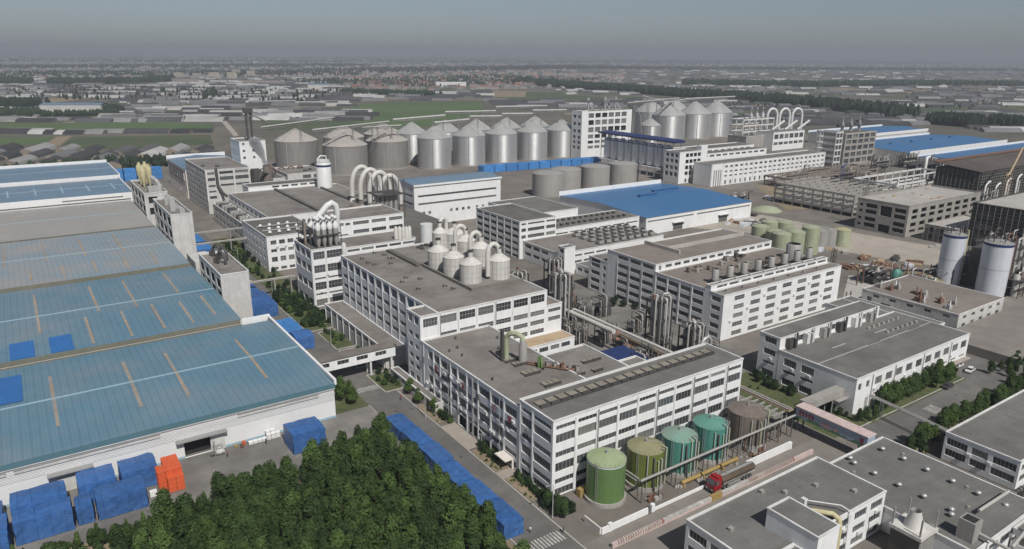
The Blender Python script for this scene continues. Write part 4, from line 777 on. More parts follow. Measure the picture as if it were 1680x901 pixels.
for k_, (mt, lb_) in enumerate((('rust', 'heap of rusty steel on the construction ground'), ('roof_tan', 'stack of timber boards on the construction ground'), ('kerb', 'pile of pale blocks on the construction ground'), ('silo_blue', 'pale blue site container on the construction ground'), ('dark_steel', 'dark pile of scaffold tubes on the construction ground'))):
    for j in range(20):
        x_, y_ = RN.choice([(1250+RN.random()*150, 318+RN.random()*14), (1395+RN.random()*160, 402+RN.random()*36), (1385+RN.random()*90, 436+RN.random()*14), (1420+RN.random()*120, 258+RN.random()*26), (1180+RN.random()*90, 352+RN.random()*22), (1230+RN.random()*170, 396+RN.random()*20), (1380+RN.random()*40, 545+RN.random()*6-40)]); p = ground(x_, y_); r = MB(); a = RN.random()*3
        for q in range(3): ox, oy = RN.uniform(-1.4, 1.4), RN.uniform(-1.4, 1.4); l, w_, hh = RN.uniform(1, 4), RN.uniform(.6, 1.6), RN.uniform(.4, 1.6); r.prism([(p.x+ox+math.cos(a)*u*l-math.sin(a)*v*w_, p.y+oy+math.sin(a)*u*l+math.cos(a)*v*w_) for u, v in ((-1, -1), (1, -1), (1, 1), (-1, 1))], -.2, hh)
        solo('material_heap', r, mt, lb_, 'heap', 'heaps of '+mt)
TB = tank_proto(4.8, 23.4, 1.0, 'silo_blue', 'tank_gray'); b = MB(); b.lathe(0, 0, [(4.86, 22.2), (4.86, 23.3)], 40); kids(TB, lpart('rim_band', b, 'navy', TB)); b = MB(); b.lathe(0, 0, [(4.84, 11.9), (4.84, 12.1)], 40); kids(TB, lpart('weld_ring', b, 'tank_gray', TB)); TBs = []
for i, (x, y, sc_) in enumerate(((347.8, 153.8, 1.), (348.2, 135.8, 1.2))):
    o = place(TB, i == 0, (x, y, 0), ('tall pale tank with navy rim, slimmer of the pair', 'tall pale tank with navy rim, wider of the pair')[i], 'tank', 'tall pale tanks'); o.scale = (sc_, sc_, 1)
    q = MB(); a = -1.; r_ = 4.95
    for k_ in range(3): q.tube([(x+r_*sc_*math.cos(a+.16*k_), y+r_*sc_*math.sin(a+.16*k_), 0), (x+r_*sc_*math.cos(a+.16*k_), y+r_*sc_*math.sin(a+.16*k_), 25.5)], .34, 6)
    solo('riser_bundle', q, ('cream', 'rust')[i], ('cream riser pipes up the side of the slimmer pale tank', 'rusty riser pipes up the side of the wider pale tank')[i], 'pipes')
q = MB()
for i in range(8): x = 347.8+3.6*math.cos(i); y = 153.8+3.6*math.sin(i); q.tube([(x, y, 24), (x, y, 26.2), (x+1.2, y, 26.4)], .25, 5); x = 348.2+4.2*math.cos(i); y = 135.8+4.2*math.sin(i); q.tube([(x, y, 24), (x, y, 26.6), (x+1.2, y, 26.8)], .25, 5)
solo('valve_cluster', q, 'dark_steel', 'dark valve pipes on top of the tall pale tanks', 'pipes')
q = MB(); q.box(352, 362, 142, 148, 0, 18); solo('pipe_rack_tower', q, 'dark_steel', 'dark steel pipe rack between the two tall pale tanks', 'rack')
N_ = building('boiler_house', 'low dirty white building with rusty brown roof and small dark windows', 285.5, 322, 119.8, 158.4, 7.2, {'-X': [(123+7*i, 125.6+7*i, 4.8, 6, 2) for i in range(5)]+[(126, 128, 1, 3, 2), (146, 150, 2.2, 3.4, 3), (154, 156, 2.4, 4.6, 2)], '-Y': bays(287, 321, 5, .4, [(4.6, 6), (1, 2.8)], 2)}, roof='roof_rust', wall='old_white_wall', par=.2)
for i in range(14): r = MB(); x, y = 288+RN.random()*10, 124+RN.random()*32; r.box(x, x+1+RN.random()*2, y, y+1+RN.random()*2, 7, 7.6+RN.random()*1.8); r.tube([(x, y, 7), (x, y, 9), (x+2, y+1, 9.6)], .3, 6); part('rooftop_plant', r, ('tank_gray', 'rust', 'pale_steel')[i % 3], N_)
sheet('concrete_slab', 323, 380, 95, 170, -.05, 'lane'); sheet('concrete_slab', 276, 322, 96, 118, -.05, 'lane'); r = MB(); r.box(268, 330, 92, 118, -.1, 3.2); o = solo('low_roof', r, 'lane', 'low tan flat roof to the right of the workshop car park', 'building')
tm = MB(); c0 = ground(1468, 462); tm.lathe(c0.x, c0.y, [(2.4, 1.5), (2.6, 5), (1, 6.4)], 14); tm.box(c0.x-.5, c0.x+.5, c0.y-.5, c0.y+.5, 0, 2); solo('mixer_drum', tm, 'teal_paint', 'small teal drum behind the rusty roofed building', 'drum')
tm = MB(); c0 = ground(1500, 468); tm.box(c0.x-8, c0.x+8, c0.y-2, c0.y+2, 0, 3); tm.box(c0.x-6, c0.x+9, c0.y-5, c0.y-3, 0, 3.2); solo('site_hut', tm, 'silo_white', 'white site huts next to the small teal drum', 'hut')
LT = tank_proto(4.6, 14, 1.0, 'lime_paint', 'lime_paint')
for i, (x_, y_) in enumerate(((1248, 374), (1263, 366), (1288, 367), (1283, 386), (1306, 383), (1331, 376), (1272, 382))):
    p = ground(x_, y_, 13); place(LT, i == 0, (p.x, p.y, 0), 'lime green round tank in the cluster behind the tall white block', 'tank', 'lime green tanks')
GT2 = tank_proto(4.4, 9, .8, 'lime_paint', 'cream'); p = ground(1383, 376, 9); place(GT2, True, (p.x, p.y, 0), 'lone green tank with cream lid on the construction ground', 'tank', None)
GT3 = tank_proto(4, 10, .8, 'tank_gray', 'tank_gray')
for i, (x_, y_) in enumerate(((1347, 378), (1361, 377))): p = ground(x_, y_, 10); place(GT3, i == 0, (p.x, p.y, 0), 'plain grey tank at the end of the lime green cluster', 'tank', 'grey tanks by the lime cluster')
def steel_plant(label, x, y, nx, ny, h, group, m2='pale_steel'):
    t = thing('pipe_plant', label, 'plant', (x, y, 0), group); r = MB()
    for i in range(nx+1):
        for j in range(ny+1): r.box(x+i*5-.15, x+i*5+.15, y+j*5-.15, y+j*5+.15, 0, h*RN.uniform(.8, 1.05))
    for z in (h*.4, h*.75): r.box(x-.3, x+nx*5+.3, y-.3, y+ny*5+.3, z, z+.2)
    part('steel_frame', r, 'dark_steel', t)
    for i in range(nx*3): r = MB(); px_ = x+RN.random()*nx*5; py_ = y-.6+RN.random()*ny*5; z = h*RN.uniform(.6, 1.15); r.tube([(px_, py_, .2), (px_, py_, z), (px_+.5, py_, z+.6), (px_+RN.uniform(2, 5), py_, z+.6)], RN.uniform(.2, .5), 6); part('bent_pipe', r, (m2, 'tank_gray', 'rust', 'dark_steel')[i % 4], t)
    for i in range(nx): r = MB(); r.lathe(x+2.5+5*i, y+2.5, [(1.4, 0), (1.4, h*RN.uniform(.5, .95)), (.3, h)], 12); part('vessel', r, ('tank_gray', 'brown_clad', 'steel')[i % 3], t)
    for j in range(ny*2): r = MB(); z = h*RN.uniform(.35, .8); yy_ = y+RN.random()*ny*5; r.tube([(x-2, yy_, z), (x+nx*5+2, yy_, z)], RN.uniform(.15, .35), 6); part('long_pipe', r, ('tank_gray', m2)[j % 2], t)
    return t
for i, (x_, y_, nx, ny, h) in enumerate(((1440, 284, 4, 2, 13), (1486, 276, 5, 2, 12), (1518, 292, 4, 2, 16), (1380, 300, 4, 2, 9), (1330, 292, 5, 2, 8), (1420, 308, 4, 2, 10), (1560, 470, 3, 2, 9), (1592, 470, 3, 3, 14), (1650, 452, 4, 3, 16), (1668, 490, 3, 3, 10), (1628, 430, 4, 2, 12), (1500, 486, 3, 2, 7), (1535, 300, 3, 2, 14), (1648, 330, 5, 2, 16), (1600, 345, 5, 1, 12), (1440, 470, 2, 2, 8), (1300, 300, 4, 2, 7), (1205, 335, 3, 1, 6), (1175, 338, 3, 1, 5))):
    p = ground(x_, y_); steel_plant('tangle of steel frame and pipes on the construction side' if x_ < 1545 else 'dense steel pipework around the tall pale tanks', p.x, p.y, nx, ny, h, 'pipework on the construction side' if x_ < 1545 else 'pipework round the pale tanks')
# ------------------------------------------------------------------ tanks, rack and lane in front of the main hall
def detail_tank(label, x, y, r0, h, wall, roof, rim, pipes):
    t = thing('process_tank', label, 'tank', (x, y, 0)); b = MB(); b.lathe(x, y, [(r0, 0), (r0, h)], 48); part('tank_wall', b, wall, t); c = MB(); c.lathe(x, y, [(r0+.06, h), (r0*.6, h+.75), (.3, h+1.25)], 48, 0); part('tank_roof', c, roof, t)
    if rim: d = MB(); d.lathe(x, y, [(r0+.05, h-.5), (r0+.05, h-.15)], 48); part('rim_band', d, rim, t)
    b = MB(); b.lathe(x, y, [(r0+.45, -.1), (r0+.45, .9), (r0, .9)], 40, 0, False); part('plinth', b, 'raw_concrete', t)
    v = MB(); v.cyl(x, y, h+1.2, h+2, .3, 8); v.bar((x, y, h+1.4), (x+r0*.9, y-r0*.3, h+.4), .1); part('roof_vent', v, 'frame', t)
    sg_ = MB()
    for zz in (.28, .52, .76): sg_.lathe(x, y, [(r0+.03, h*zz), (r0+.05, h*zz+.05), (r0+.03, h*zz+.1)], 48)
    part('weld_seam', sg_, wall, t)
    ld = MB(); a = -2.75; cx_, cy_ = x+(r0+.18)*math.cos(a), y+(r0+.18)*math.sin(a)
    for dy_ in (-.25, .25): ld.bar((cx_-dy_*math.sin(a), cy_+dy_*math.cos(a), .3), (cx_-dy_*math.sin(a), cy_+dy_*math.cos(a), h+1), .06)
    for q in range(int(h/.6)): ld.bar((cx_+.25*math.sin(a), cy_-.25*math.cos(a), .6+q*.6), (cx_-.25*math.sin(a), cy_+.25*math.cos(a), .6+q*.6), .04)
    part('ladder', ld, 'frame', t)
    hr = MB()
    for i in range(24):
        a = 2*math.pi*i/24; hr.bar((x+r0*.97*math.cos(a), y+r0*.97*math.sin(a), h), (x+r0*.97*math.cos(a), y+r0*.97*math.sin(a), h+1.1), .05)
    part('handrail', hr, 'frame', t)
    for i in range(pipes):
        a = -2.2+.26*i+RN.uniform(-.05, .05); q = MB(); rr = r0+.4; zt = h*RN.uniform(.8, 1.08); q.tube([(x+rr*math.cos(a), y+rr*math.sin(a), .3), (x+rr*math.cos(a), y+rr*math.sin(a), zt), (x+(r0-.8)*math.cos(a), y+(r0-.8)*math.sin(a), zt+.3)], .13+.06*(i % 2), 6); part('riser_pipe', q, ('frame', 'dark_steel', 'lime_paint')[i % 3], t)
    return t
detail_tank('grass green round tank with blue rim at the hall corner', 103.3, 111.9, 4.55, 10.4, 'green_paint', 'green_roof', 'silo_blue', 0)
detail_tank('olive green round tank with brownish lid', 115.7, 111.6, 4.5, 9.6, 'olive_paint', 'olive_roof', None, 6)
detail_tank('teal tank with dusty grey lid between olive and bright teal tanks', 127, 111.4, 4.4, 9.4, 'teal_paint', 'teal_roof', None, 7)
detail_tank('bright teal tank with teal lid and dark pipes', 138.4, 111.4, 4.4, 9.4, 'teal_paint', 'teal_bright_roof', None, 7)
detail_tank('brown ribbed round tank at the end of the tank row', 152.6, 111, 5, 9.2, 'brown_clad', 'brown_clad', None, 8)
PR = thing('pipe_rack', 'long low pipe rack with thick pipe running before the tank row', 'rack', (107, 105.6, 0))
r = MB(); r.tube([(108.4, 105.6, 5.6), (166, 105.6, 5.9)], .32, 8); part('main_pipe', r, 'tank_gray', PR); r = MB(); r.tube([(108.4, 106.2, 5.3), (166, 106.2, 5.6)], .2, 6); r.tube([(109, 106.8, 5.4), (109, 113, 5.4)], .25, 6); r.tube([(108.2, 106.8, 5.2), (108.2, 114, 5.2)], .16, 6); part('side_pipe', r, 'tank_gray', PR)
for i in range(11): x = 108.6+5.6*i; r = MB(); r.bar((x, 105.2, 0), (x, 105.2, 5.4), .22); r.bar((x, 106.6, 0), (x, 106.6, 5.4), .22); r.box(x-.12, x+.12, 104.9, 107, 5.1, 5.3); part('post', r, 'dark_steel', PR)
for i in range(12): x = 145+1.5*i; r = MB(); r.tube([(x, 106, 5.4), (x, 106.4, 3), (x+.5, 106.6, .2)], .14, 6); part('drop_pipe', r, ('frame', 'rust', 'dark_steel')[i % 3], PR)
for i in range(26): x = 109+RN.random()*45; y = 103.2+RN.random()*2.2; s_ = .3+RN.random()*.5; r = MB(); r.box(x, x+s_*1.6, y, y+s_, -.08, s_); r.cyl(x+s_*2, y, -.08, s_*1.5, s_*.4, 8); o = solo('pump', r, ('rust', 'frame', 'pale_steel')[i % 3], 'small pump or fitting on the ground before the tank row', 'pump', 'pumps along the tank row')
for i in range(3): x = 121+7*i; r = MB(); r.tube([(x, 104.4, 1.3), (x+6.4, 104.4, 1.3)], .5, 10); r.box(x+.5, x+1, 104, 104.8, -.08, .9); r.box(x+5.4, x+5.9, 104, 104.8, -.08, .9); o = solo('yellow_pipe', r, 'yellow', 'fat yellow pipe on stands behind the red tanker truck', 'pipe', 'yellow pipes')
r = MB(); r.box(98, 100.2, 114.6, 116, 0, 1.9); solo('yellow_skip', r, 'yellow', 'yellow skip in the corner behind grass green tank', 'skip')
LW = thing('lane_wall', 'low white wall along the tanker lane', 'wall', (93, 101.4, 0)); r = MB(); r.box(93.2, 107, 101.2, 101.6, -.1, 1.5); part('wall_panel', r, 'white_wall', LW); r = MB(); r.box(108.2, 126, 101.25, 101.55, -.1, .7); part('wall_panel', r, 'white_wall', LW); r = MB(); r.box(141, 159, 101.2, 101.6, -.1, 2.1); part('wall_panel', r, 'white_wall', LW)
for x in (95.2, 108, 158.4): r = MB(); r.box(x, x+1, 101.1, 101.8, -.1, 1.9); part('wall_pier', r, 'white_wall', LW)
r = MB(); r.box(92.9, 93.2, 101.6, 107, -.1, 1.6); part('wall_panel', r, 'beige_wall', LW)
BW = thing('striped_barrier', 'pink and white lane wall painted with red stripes beside the tanker lane', 'wall', (92, 96.6, 0)); r = MB(); r.box(92, 162, 96.4, 97, -.1, 1.1, 0); part('wall_body', r, 'pink_wall', BW)
r = MB(); r.box(93.6, 107.2, 96.37, 97.03, .3, 1.13); r.box(136, 154, 96.37, 97.03, .3, 1.13); part('red_panel', r, 'brick_red', BW)
sm_ = MB(); sm_.box(-.19, .19, -.05, .66, -.28, .57); smm = sm_.mesh('stripe', ['road_paint'])
for a, n in ((94, 18), (136.4, 24)):
    for i in range(n): link('stripe', smm, BW, Vector((a+.72*i, 96.39, .6))-ORG[BW])
r = MB(); r.box(107.4, 122.6, 96.37, 97.03, .55, 1.13); r.box(126.5, 135.8, 96.37, 97.03, .55, 1.13); part('white_panel', r, 'road_paint', BW); r = MB(); r.box(122.8, 126.3, 96.3, 97.2, -.1, 1.3); part('plate', r, 'yellow', BW)
# tanker truck (cab towards -X)
TK = thing('tanker_truck', 'red cab tanker truck with dusty brown tank driving down the lane', 'truck', (125.4, 99.3, 0))
def rbox(mb, x0, x1, y0, y1, z0, z1, ch=.2, m=0):
    prof = [(x0, z0), (x1, z0), (x1, z1), (x0+ch*2.2, z1), (x0, z0+(z1-z0)*.5)]; b0 = len(mb.v); mb.v += [(x, y0, z) for x, z in prof]+[(x, y1, z) for x, z in prof]; n = len(prof)
    for i in range(n): j = (i+1) % n; mb.f.append((b0+i, b0+j, b0+n+j, b0+n+i)); mb.m.append(m); mb.s.append(False)
    mb.f += [tuple(b0+i for i in range(n)), tuple(b0+n+i for i in range(n))]; mb.m += [m]*2; mb.s += [False]*2
r = MB(); rbox(r, 125.3, 128, 98.05, 100.55, .7, 3.55, .22); r.box(126.6, 128, 98.2, 100.4, 3.5, 3.95); cab = part('cab', r, 'red_paint', TK)
r = MB(); r.face([(125.28, 98.2, 2.2), (125.28, 100.4, 2.2), (125.72, 100.4, 3.45), (125.72, 98.2, 3.45)]); part('windscreen', r, 'glass', cab); r = MB(); r.box(125.9, 126.9, 98.0, 98.06, 2.2, 3.2); part('side_window', r, 'glass', cab); r = MB(); r.box(125.1, 125.4, 98.1, 100.5, .4, 1.1); part('bumper', r, 'dark_steel', cab)
for y in (98.35, 100.0): r = MB(); r.box(125.05, 125.15, y, y+.3, .95, 1.15); part('headlight', r, 'silo_white', cab)
for y in (97.85, 100.6): r = MB(); r.box(125.5, 125.6, y, y+.18, 2.3, 3.1); part('mirror', r, 'rubber', cab)
b = MB(); n = 20; ring = [(1.24*math.cos(2*math.pi*i/n), 1.0*math.sin(2*math.pi*i/n)) for i in range(n)]; secs = [(128.5, .86), (128.8, 1), (140.2, 1), (140.6, .86)]; b0 = 0
for x, s_ in secs: b.v += [(x, 99.3+q[0]*s_, 2.3+q[1]*s_) for q in ring]
for k_ in range(3):
    for i in range(n): j = (i+1) % n; b.f.append((k_*n+i, k_*n+j, (k_+1)*n+j, (k_+1)*n+i)); b.m.append(0); b.s.append(True)
b.f += [tuple(range(n)), tuple(3*n+i for i in range(n))]; b.m += [0, 0]; b.s += [False]*2
tk = part('tank', b, 'truck_tank', TK)
r = MB(); r.box(129, 140, 98.9, 99.7, 3.3, 3.36); r.cyl(131, 99.3, 3.3, 3.55, .35, 10); r.cyl(137, 99.3, 3.3, 3.55, .35, 10); part('walkway', r, 'frame', tk); r = MB(); r.box(128.2, 140.5, 98.9, 99.7, .85, 1.3); part('chassis', r, 'dark_steel', TK)
r = MB(); r.box(130.5, 135, 98.1, 98.3, .6, 1.0); part('side_guard', r, 'frame', TK); r = MB(); r.box(128.6, 140.2, 98.05, 98.12, 1.6, 1.75); part('side_stripe', r, 'road_paint', TK)
def wheel_mesh(r0, w):
    b = MB(); pts = [(r0*.55, -w/2), (r0, -w/2), (r0, w/2), (r0*.55, w/2)]; n = 16
    for rr, yy in pts: b.v += [(rr*math.cos(2*math.pi*i/n), yy, rr*math.sin(2*math.pi*i/n)) for i in range(n)]
    for k_ in range(3):
        for i in range(n): j = (i+1) % n; b.f.append((k_*n+i, k_*n+j, (k_+1)*n+j, (k_+1)*n+i)); b.m.append(0); b.s.append(False)
    b.f.append(tuple(range(n))); b.m.append(1); b.s.append(False); return b.mesh('wheel', ['rubber', 'frame'])
wm = wheel_mesh(.5, .3)
for x in (126.4, 129.3, 130.5, 136.4, 137.6, 138.8):
    for y in (98.25, 100.35): link('wheel', wm, TK, Vector((x, y, .42))-ORG[TK])
def car(label, x, y, rz, m):
    t = thing('parked_car', label, 'car', (x, y, 0), None, rz); b = MB(); rbox(b, -2.2, 2.2, -.88, .88, .35, .95, .1); lpart('body', b, m, t); b = MB(); rbox(b, -1.2, 1.5, -.76, .76, .95, 1.5, .2); lpart('cabin', b, 'glass', t); b = MB(); b.box(-.7, 1.3, -.7, .7, 1.5, 1.54); lpart('car_roof', b, m, t)
    for wx in (-1.35, 1.35):
        for wy in (-.8, .8): link('wheel', cwm, t, (wx, wy, .32))
cwm = wheel_mesh(.32, .2)
car('white car parked by the workshop porch', 252, 99.2, .1, 'silo_white'); car('dark car parked by the trees at the workshop', 233, 97, 0, 'sign_dark'); car('red vehicle in the yard behind the cream cyclones', 88, 640, .4, 'red_paint'); car('grey car on the factory road beside the beds', 80, 330, 1.57, 'frame')
# galleries and the mural
MG = thing('mural_gallery', 'raised gallery painted with a mural of red shapes and green hills', 'gallery', (169, 86, 0)); zt = 7.0
r = MB(); r.box(169, 172.4, 86.4, 107.4, 3.9, zt); part('gallery_box', r, 'mural_sky', MG); r = MB(); r.box(168.8, 172.6, 86.2, 107.6, zt, zt+.25); part('gallery_roof', r, 'pink_wall', MG)
for y in (88.6, 106.6):
    for x in (169.3, 172): r = MB(); r.box(x-.16, x+.16, y-.16, y+.16, -.1, 3.9); part('post', r, 'dark_steel', MG)
r = MB(); y = 86.6; pts = []
for i in range(22): pts.append((86.6+i*.97, 4.6+.5*math.sin(i*.9)+.35*math.sin(i*2.3)))
for (a, za), (b_, zb) in zip(pts, pts[1:]): r.face([(168.97, a, 3.95), (168.97, b_, 3.95), (168.97, b_, zb), (168.97, a, za)])
part('mural_hills', r, 'mural_green', MG)
for i in range(5): y = 106.3-i*.95; r = MB(); r.box(168.94, 168.99, y-.55, y-.1, 4.9, 6.5); r.box(168.94, 168.99, y-.75, y, 5.6+.2*(i % 2), 5.85+.2*(i % 2)); part('mural_stroke', r, 'mural_red', MG)
for y, s_ in ((97.6, 1.), (95.2, .7), (99, .6)): r = MB(); r.face([(168.95, y+s_*math.cos(a*.63), 5.2+s_*.9*math.sin(a*.63)) for a in range(10)]); part('mural_figure', r, 'mural_pink', MG)
r = MB(); r.box(168.94, 168.99, 87.4, 88.4, 4.8, 6.2); part('mural_stroke', r, 'mural_red', MG)
CG = thing('conveyor_gallery', 'grey enclosed gallery from the mural bridge to the workshop wall', 'gallery', (172.5, 106, 0)); r = MB(); r.box(172.7, 190, 106, 109, 5.2, 7.4); part('gallery_box', r, 'raw_concrete', CG)
for x in (178, 185): r = MB(); r.bar((x, 106.4, -.1), (x, 106.4, 5.2), .25); r.bar((x, 108.6, -.1), (x, 108.6, 5.2), .25); part('post', r, 'frame', CG)
r = MB(); r.box(185, 190.1, 104.6, 106, 4.8, 5.1); part('landing', r, 'raw_concrete', CG)
PG = thing('pipe_bridge', 'long pipe bridge along the service road past the hall end', 'rack', (167, 108, 0)); r = MB()
for dx, z in ((0, 6.2), (.7, 6.4), (1.4, 6.1)): r.tube([(167+dx, 108, z), (167+dx, 178, z)], .24, 6)
part('pipe', r, 'tank_gray', PG); r = MB(); r.box(166.6, 169, 108, 178, 5.6, 5.85); part('deck', r, 'roof_tan', PG)
for i in range(8): y = 110+9*i; r = MB(); r.bar((166.8, y, -.1), (166.8, y, 5.6), .26); r.bar((168.8, y, -.1), (168.8, y, 5.6), .26); part('post', r, 'pale_steel', PG)
for i in range(6): r = MB(); y = 109+i*2.2; r.box(161, 166.4, y, y+.4, 5.2, 5.6); part('cross_pipe', r, 'tank_gray', PG)
PB = thing('pipe_bridge', 'twin pipe bridge crossing the tree-lined side road', 'rack', (194, 78, 0)); r = MB()
for dx in (0, .6, 1.2): r.tube([(193+dx, 78, 5.2), (196+dx, 102, 5.2)], .2, 6)
part('pipe', r, 'tank_gray', PB)
for y in (80, 98): x = 193+3*(y-78)/24; r = MB(); r.bar((x, y, -.1), (x, y, 5.1), .25); r.bar((x+1.4, y, -.1), (x+1.4, y, 5.1), .25); r.box(x-.2, x+1.6, y-.15, y+.15, 4.8, 5); part('post', r, 'frame', PB)
# ------------------------------------------------------------------ process plant between the halls
def ptower(label, x, y, h, nves, pipes, m='tank_gray', base=0.):
    t = thing('process_tower', label, 'plant', (x, y, base)); r = MB()
    for sx in (-3, 3):
        for sy in (-3, 3): r.box(x+sx-.2, x+sx+.2, y+sy-.2, y+sy+.2, base, h)
    for z in (base+(h-base)*.33, base+(h-base)*.66, h): r.box(x-3.3, x+3.3, y-3.3, y+3.3, z-.25, z)
    part('steel_frame', r, 'dark_steel', t)
    rl = MB()
    for a, b_ in (((-3.3, -3.3), (3.3, -3.3)), ((3.3, -3.3), (3.3, 3.3)), ((3.3, 3.3), (-3.3, 3.3)), ((-3.3, 3.3), (-3.3, -3.3))):
        for zz in (.55, 1.1): rl.bar((x+a[0], y+a[1], h+zz), (x+b_[0], y+b_[1], h+zz), .06)
    part('handrail', rl, 'frame', t)
    for i in range(nves): a = 2*math.pi*i/nves; vx, vy = x+1.9*math.cos(a), y+1.9*math.sin(a); r = MB(); r.lathe(vx, vy, [(.2, base+1), (1., base+2.5), (1., h-2), (.6, h-1), (.3, h+1)], 14); part('vessel', r, m, t)
    for i in range(pipes): a = -2.7+.5*i; px_, py_ = x+3.9*math.cos(a), y+3.9*math.sin(a); r = MB(); z = h+1+(i % 2)*.6; r.tube([(px_, py_, base+.5), (px_, py_, z-.6), (px_-.3*math.cos(a), py_-.3*math.sin(a), z), (px_-2.4*math.cos(a), py_-2.4*math.sin(a), z), (px_-2.6*math.cos(a), py_-2.6*math.sin(a), z-1)], .34, 8); part('bent_pipe', r, ('tank_gray', 'steel', 'pale_steel')[i % 3], t)
    for i in range(10): r = MB(); bx, by = x-2.6+RN.random()*5.2, y-2.6+RN.random()*5.2; r.box(bx, bx+.8, by, by+.8, h, h+.6+RN.random()*1.2); part('fitting', r, ('clad_white', 'frame', 'rust')[i % 3], t)
    return t
ptower('tall process tower with railed top deck behind the white hall corner', 160, 203, 22, 4, 5); ptower('cluster of steel columns with white bent pipes in the yard', 176, 168, 20, 5, 6); ptower('shorter dark process tower behind the tall hall', 154, 222, 19, 4, 4, 'brown_clad'); ptower('rusty process deck near the cooling fan hall', 190, 246, 13, 3, 4, 'brown_clad')
ptower('low steel column cluster beside the bent-pipe tower', 182, 158, 12, 3, 4)
for i, (x, y, h, m) in enumerate(((150, 196, 13, 'dark_steel'), (168, 186, 7, 'steel'), (152, 150, 12, 'dark_steel'), (146, 158, 9, 'steel'), (160, 160, 8, 'dark_steel'), (190, 190, 6, 'steel'), (185, 208, 8, 'dark_steel'), (172, 214, 9, 'rust'), (160, 236, 10, 'steel'), (180, 226, 8, 'brown_clad'))):
    t = thing('pipe_skid', ('dark steel pipe skid by the hall rear wall', 'small pipe skid on the yard slab', 'dark pipe skid under the bent-pipe tower', 'pipe skid against the hall notch', 'dark pump skid in the yard shade', 'pipe skid facing the tall white block', 'dark skid near brick path', 'rusty skid between the process towers', 'pipe skid behind the shorter dark tower', 'brown pipe skid near the rusty deck')[i], 'plant', (x, y, 0))
    r = MB()
    for sx in (-3, 3):
        for sy in (-2.4, 2.4): r.box(x+sx-.12, x+sx+.12, y+sy-.12, y+sy+.12, 0, h)
    r.box(x-3.2, x+3.2, y-2.6, y+2.6, h*.55, h*.55+.15); part('steel_frame', r, 'dark_steel', t)
    for k_ in range(7): px_ = x-2.8+k_*.9; r = MB(); z = h*RN.uniform(.5, 1); r.tube([(px_, y-2.2, .3), (px_, y-2.2, z), (px_+.2, y-1.6, z+.5), (px_+.2, y+2, z+.5)], RN.uniform(.15, .4), 7); part('bent_pipe', r, (m, 'tank_gray', 'dark_steel')[k_ % 3], t)
    for k_ in range(2): r = MB(); vx = x-1.6+3.2*k_; r.lathe(vx, y+.6, [(.9, .2), (.9, h*.45), (.3, h*.52)], 12); part('vessel', r, m, t)
r = MB(); r.box(142, 152, 148, 160, 0, 11); o = solo('navy_shed', r, 'navy', 'navy blue clad box between pipe skids behind the hall', 'shed')
r = MB(); r.tube([(163, 176, 8), (163, 206, 8)], .9, 8); r.tube([(164.4, 150, 9), (164.4, 200, 9)], .5, 8); solo('transfer_pipe', r, 'clad_white', 'thick pale transfer pipes running between the process towers', 'pipe')
r = MB(); r.tube([(178, 150, 0), (178, 150, 9), (179, 150, 10.5), (181, 150, 11), (182.4, 150, 9.6), (182.4, 150, 0)], .6, 10); solo('swan_neck_pipe', r, 'pale_steel', 'pale swan neck pipe beside the low column cluster', 'pipe')
for i in range(34):
    x, y, h = 136+RN.random()*60, 148+RN.random()*95, 3+RN.random()*9
    if x > 196 or (x < 147 and y > 176) or (y < 160 and x < 141): continue
    t = thing('pipe_skid', 'small clutter of pipes and vessels in the yard between the halls', 'plant', (x, y, 0), 'yard pipe clutter'); r = MB()
    for sx in (-2, 2):
        for sy in (-1.6, 1.6): r.box(x+sx-.1, x+sx+.1, y+sy-.1, y+sy+.1, 0, h)
    r.box(x-2.2, x+2.2, y-1.8, y+1.8, h*.6, h*.6+.12); part('steel_frame', r, 'dark_steel', t)
    for k_ in range(4): r = MB(); px_ = x-1.8+k_*1.1; z = h*RN.uniform(.5, 1.1); r.tube([(px_, y-1.6, .2), (px_, y-1.6, z), (px_+.2, y-1.1, z+.4), (px_+.2, y+1.5, z+.4)], RN.uniform(.12, .36), 6); part('bent_pipe', r, ('tank_gray', 'dark_steel', 'brown_clad', 'steel')[k_ % 4], t)
    r = MB(); r.lathe(x+RN.uniform(-1, 1), y+.3, [(1., .1), (1., h*.5), (.3, h*.6)], 10); part('vessel', r, ('tank_gray', 'dark_steel', 'brown_clad')[i % 3], t)
# rooftop clad tanks on the tall hall
def clad_tank(label, x, y, z, r0, h, duct=None, dh=4.6):
    t = thing('clad_tank', label, 'tank', (x, y, z), 'clad tanks on the tall hall'); b = MB(); b.lathe(x, y, [(r0, z), (r0, z+h)], 32); part('tank_wall', b, 'clad_white', t); b = MB(); b.lathe(x, y, [(r0+.1, z+h), (r0*.35, z+h+1.9), (.6, z+h+2.1)], 32); part('tank_roof', b, 'clad_white', t)
    b = MB(); b.cyl(x, y, z+h+1.8, z+h+4, .85, 14); part('chimney', b, 'clad_white', t); b = MB(); b.lathe(x, y, [(.95, z+h+3.9), (.95, z+h+4.5)], 14); part('chimney_cap', b, 'dark_steel', t)
    b = MB()
    for k_ in (.3, .6): b.lathe(x, y, [(r0+.04, z+h*k_), (r0+.04, z+h*k_+.07)], 32)
    for i in range(16): a = 2*math.pi*i/16; b.box(x+r0*math.cos(a)-.04, x+r0*math.cos(a)+.04, y+r0*math.sin(a)-.04, y+r0*math.sin(a)+.04, z, z+h)
    part('seam_grid', b, 'tank_gray', t)
    if duct: b = MB(); dx, dy = duct; pts = [(x, y, z+h+1)]+[(x+dx*(.5-.5*math.cos(math.pi*i/10)), y+dy*(.5-.5*math.cos(math.pi*i/10)), z+h+2.5+dh*math.sin(math.pi*i/10)) for i in range(11)]+[(x+dx, y+dy, z+1)]; b.tube(pts, .85, 12); part('duct_arch', b, 'clad_white', t)
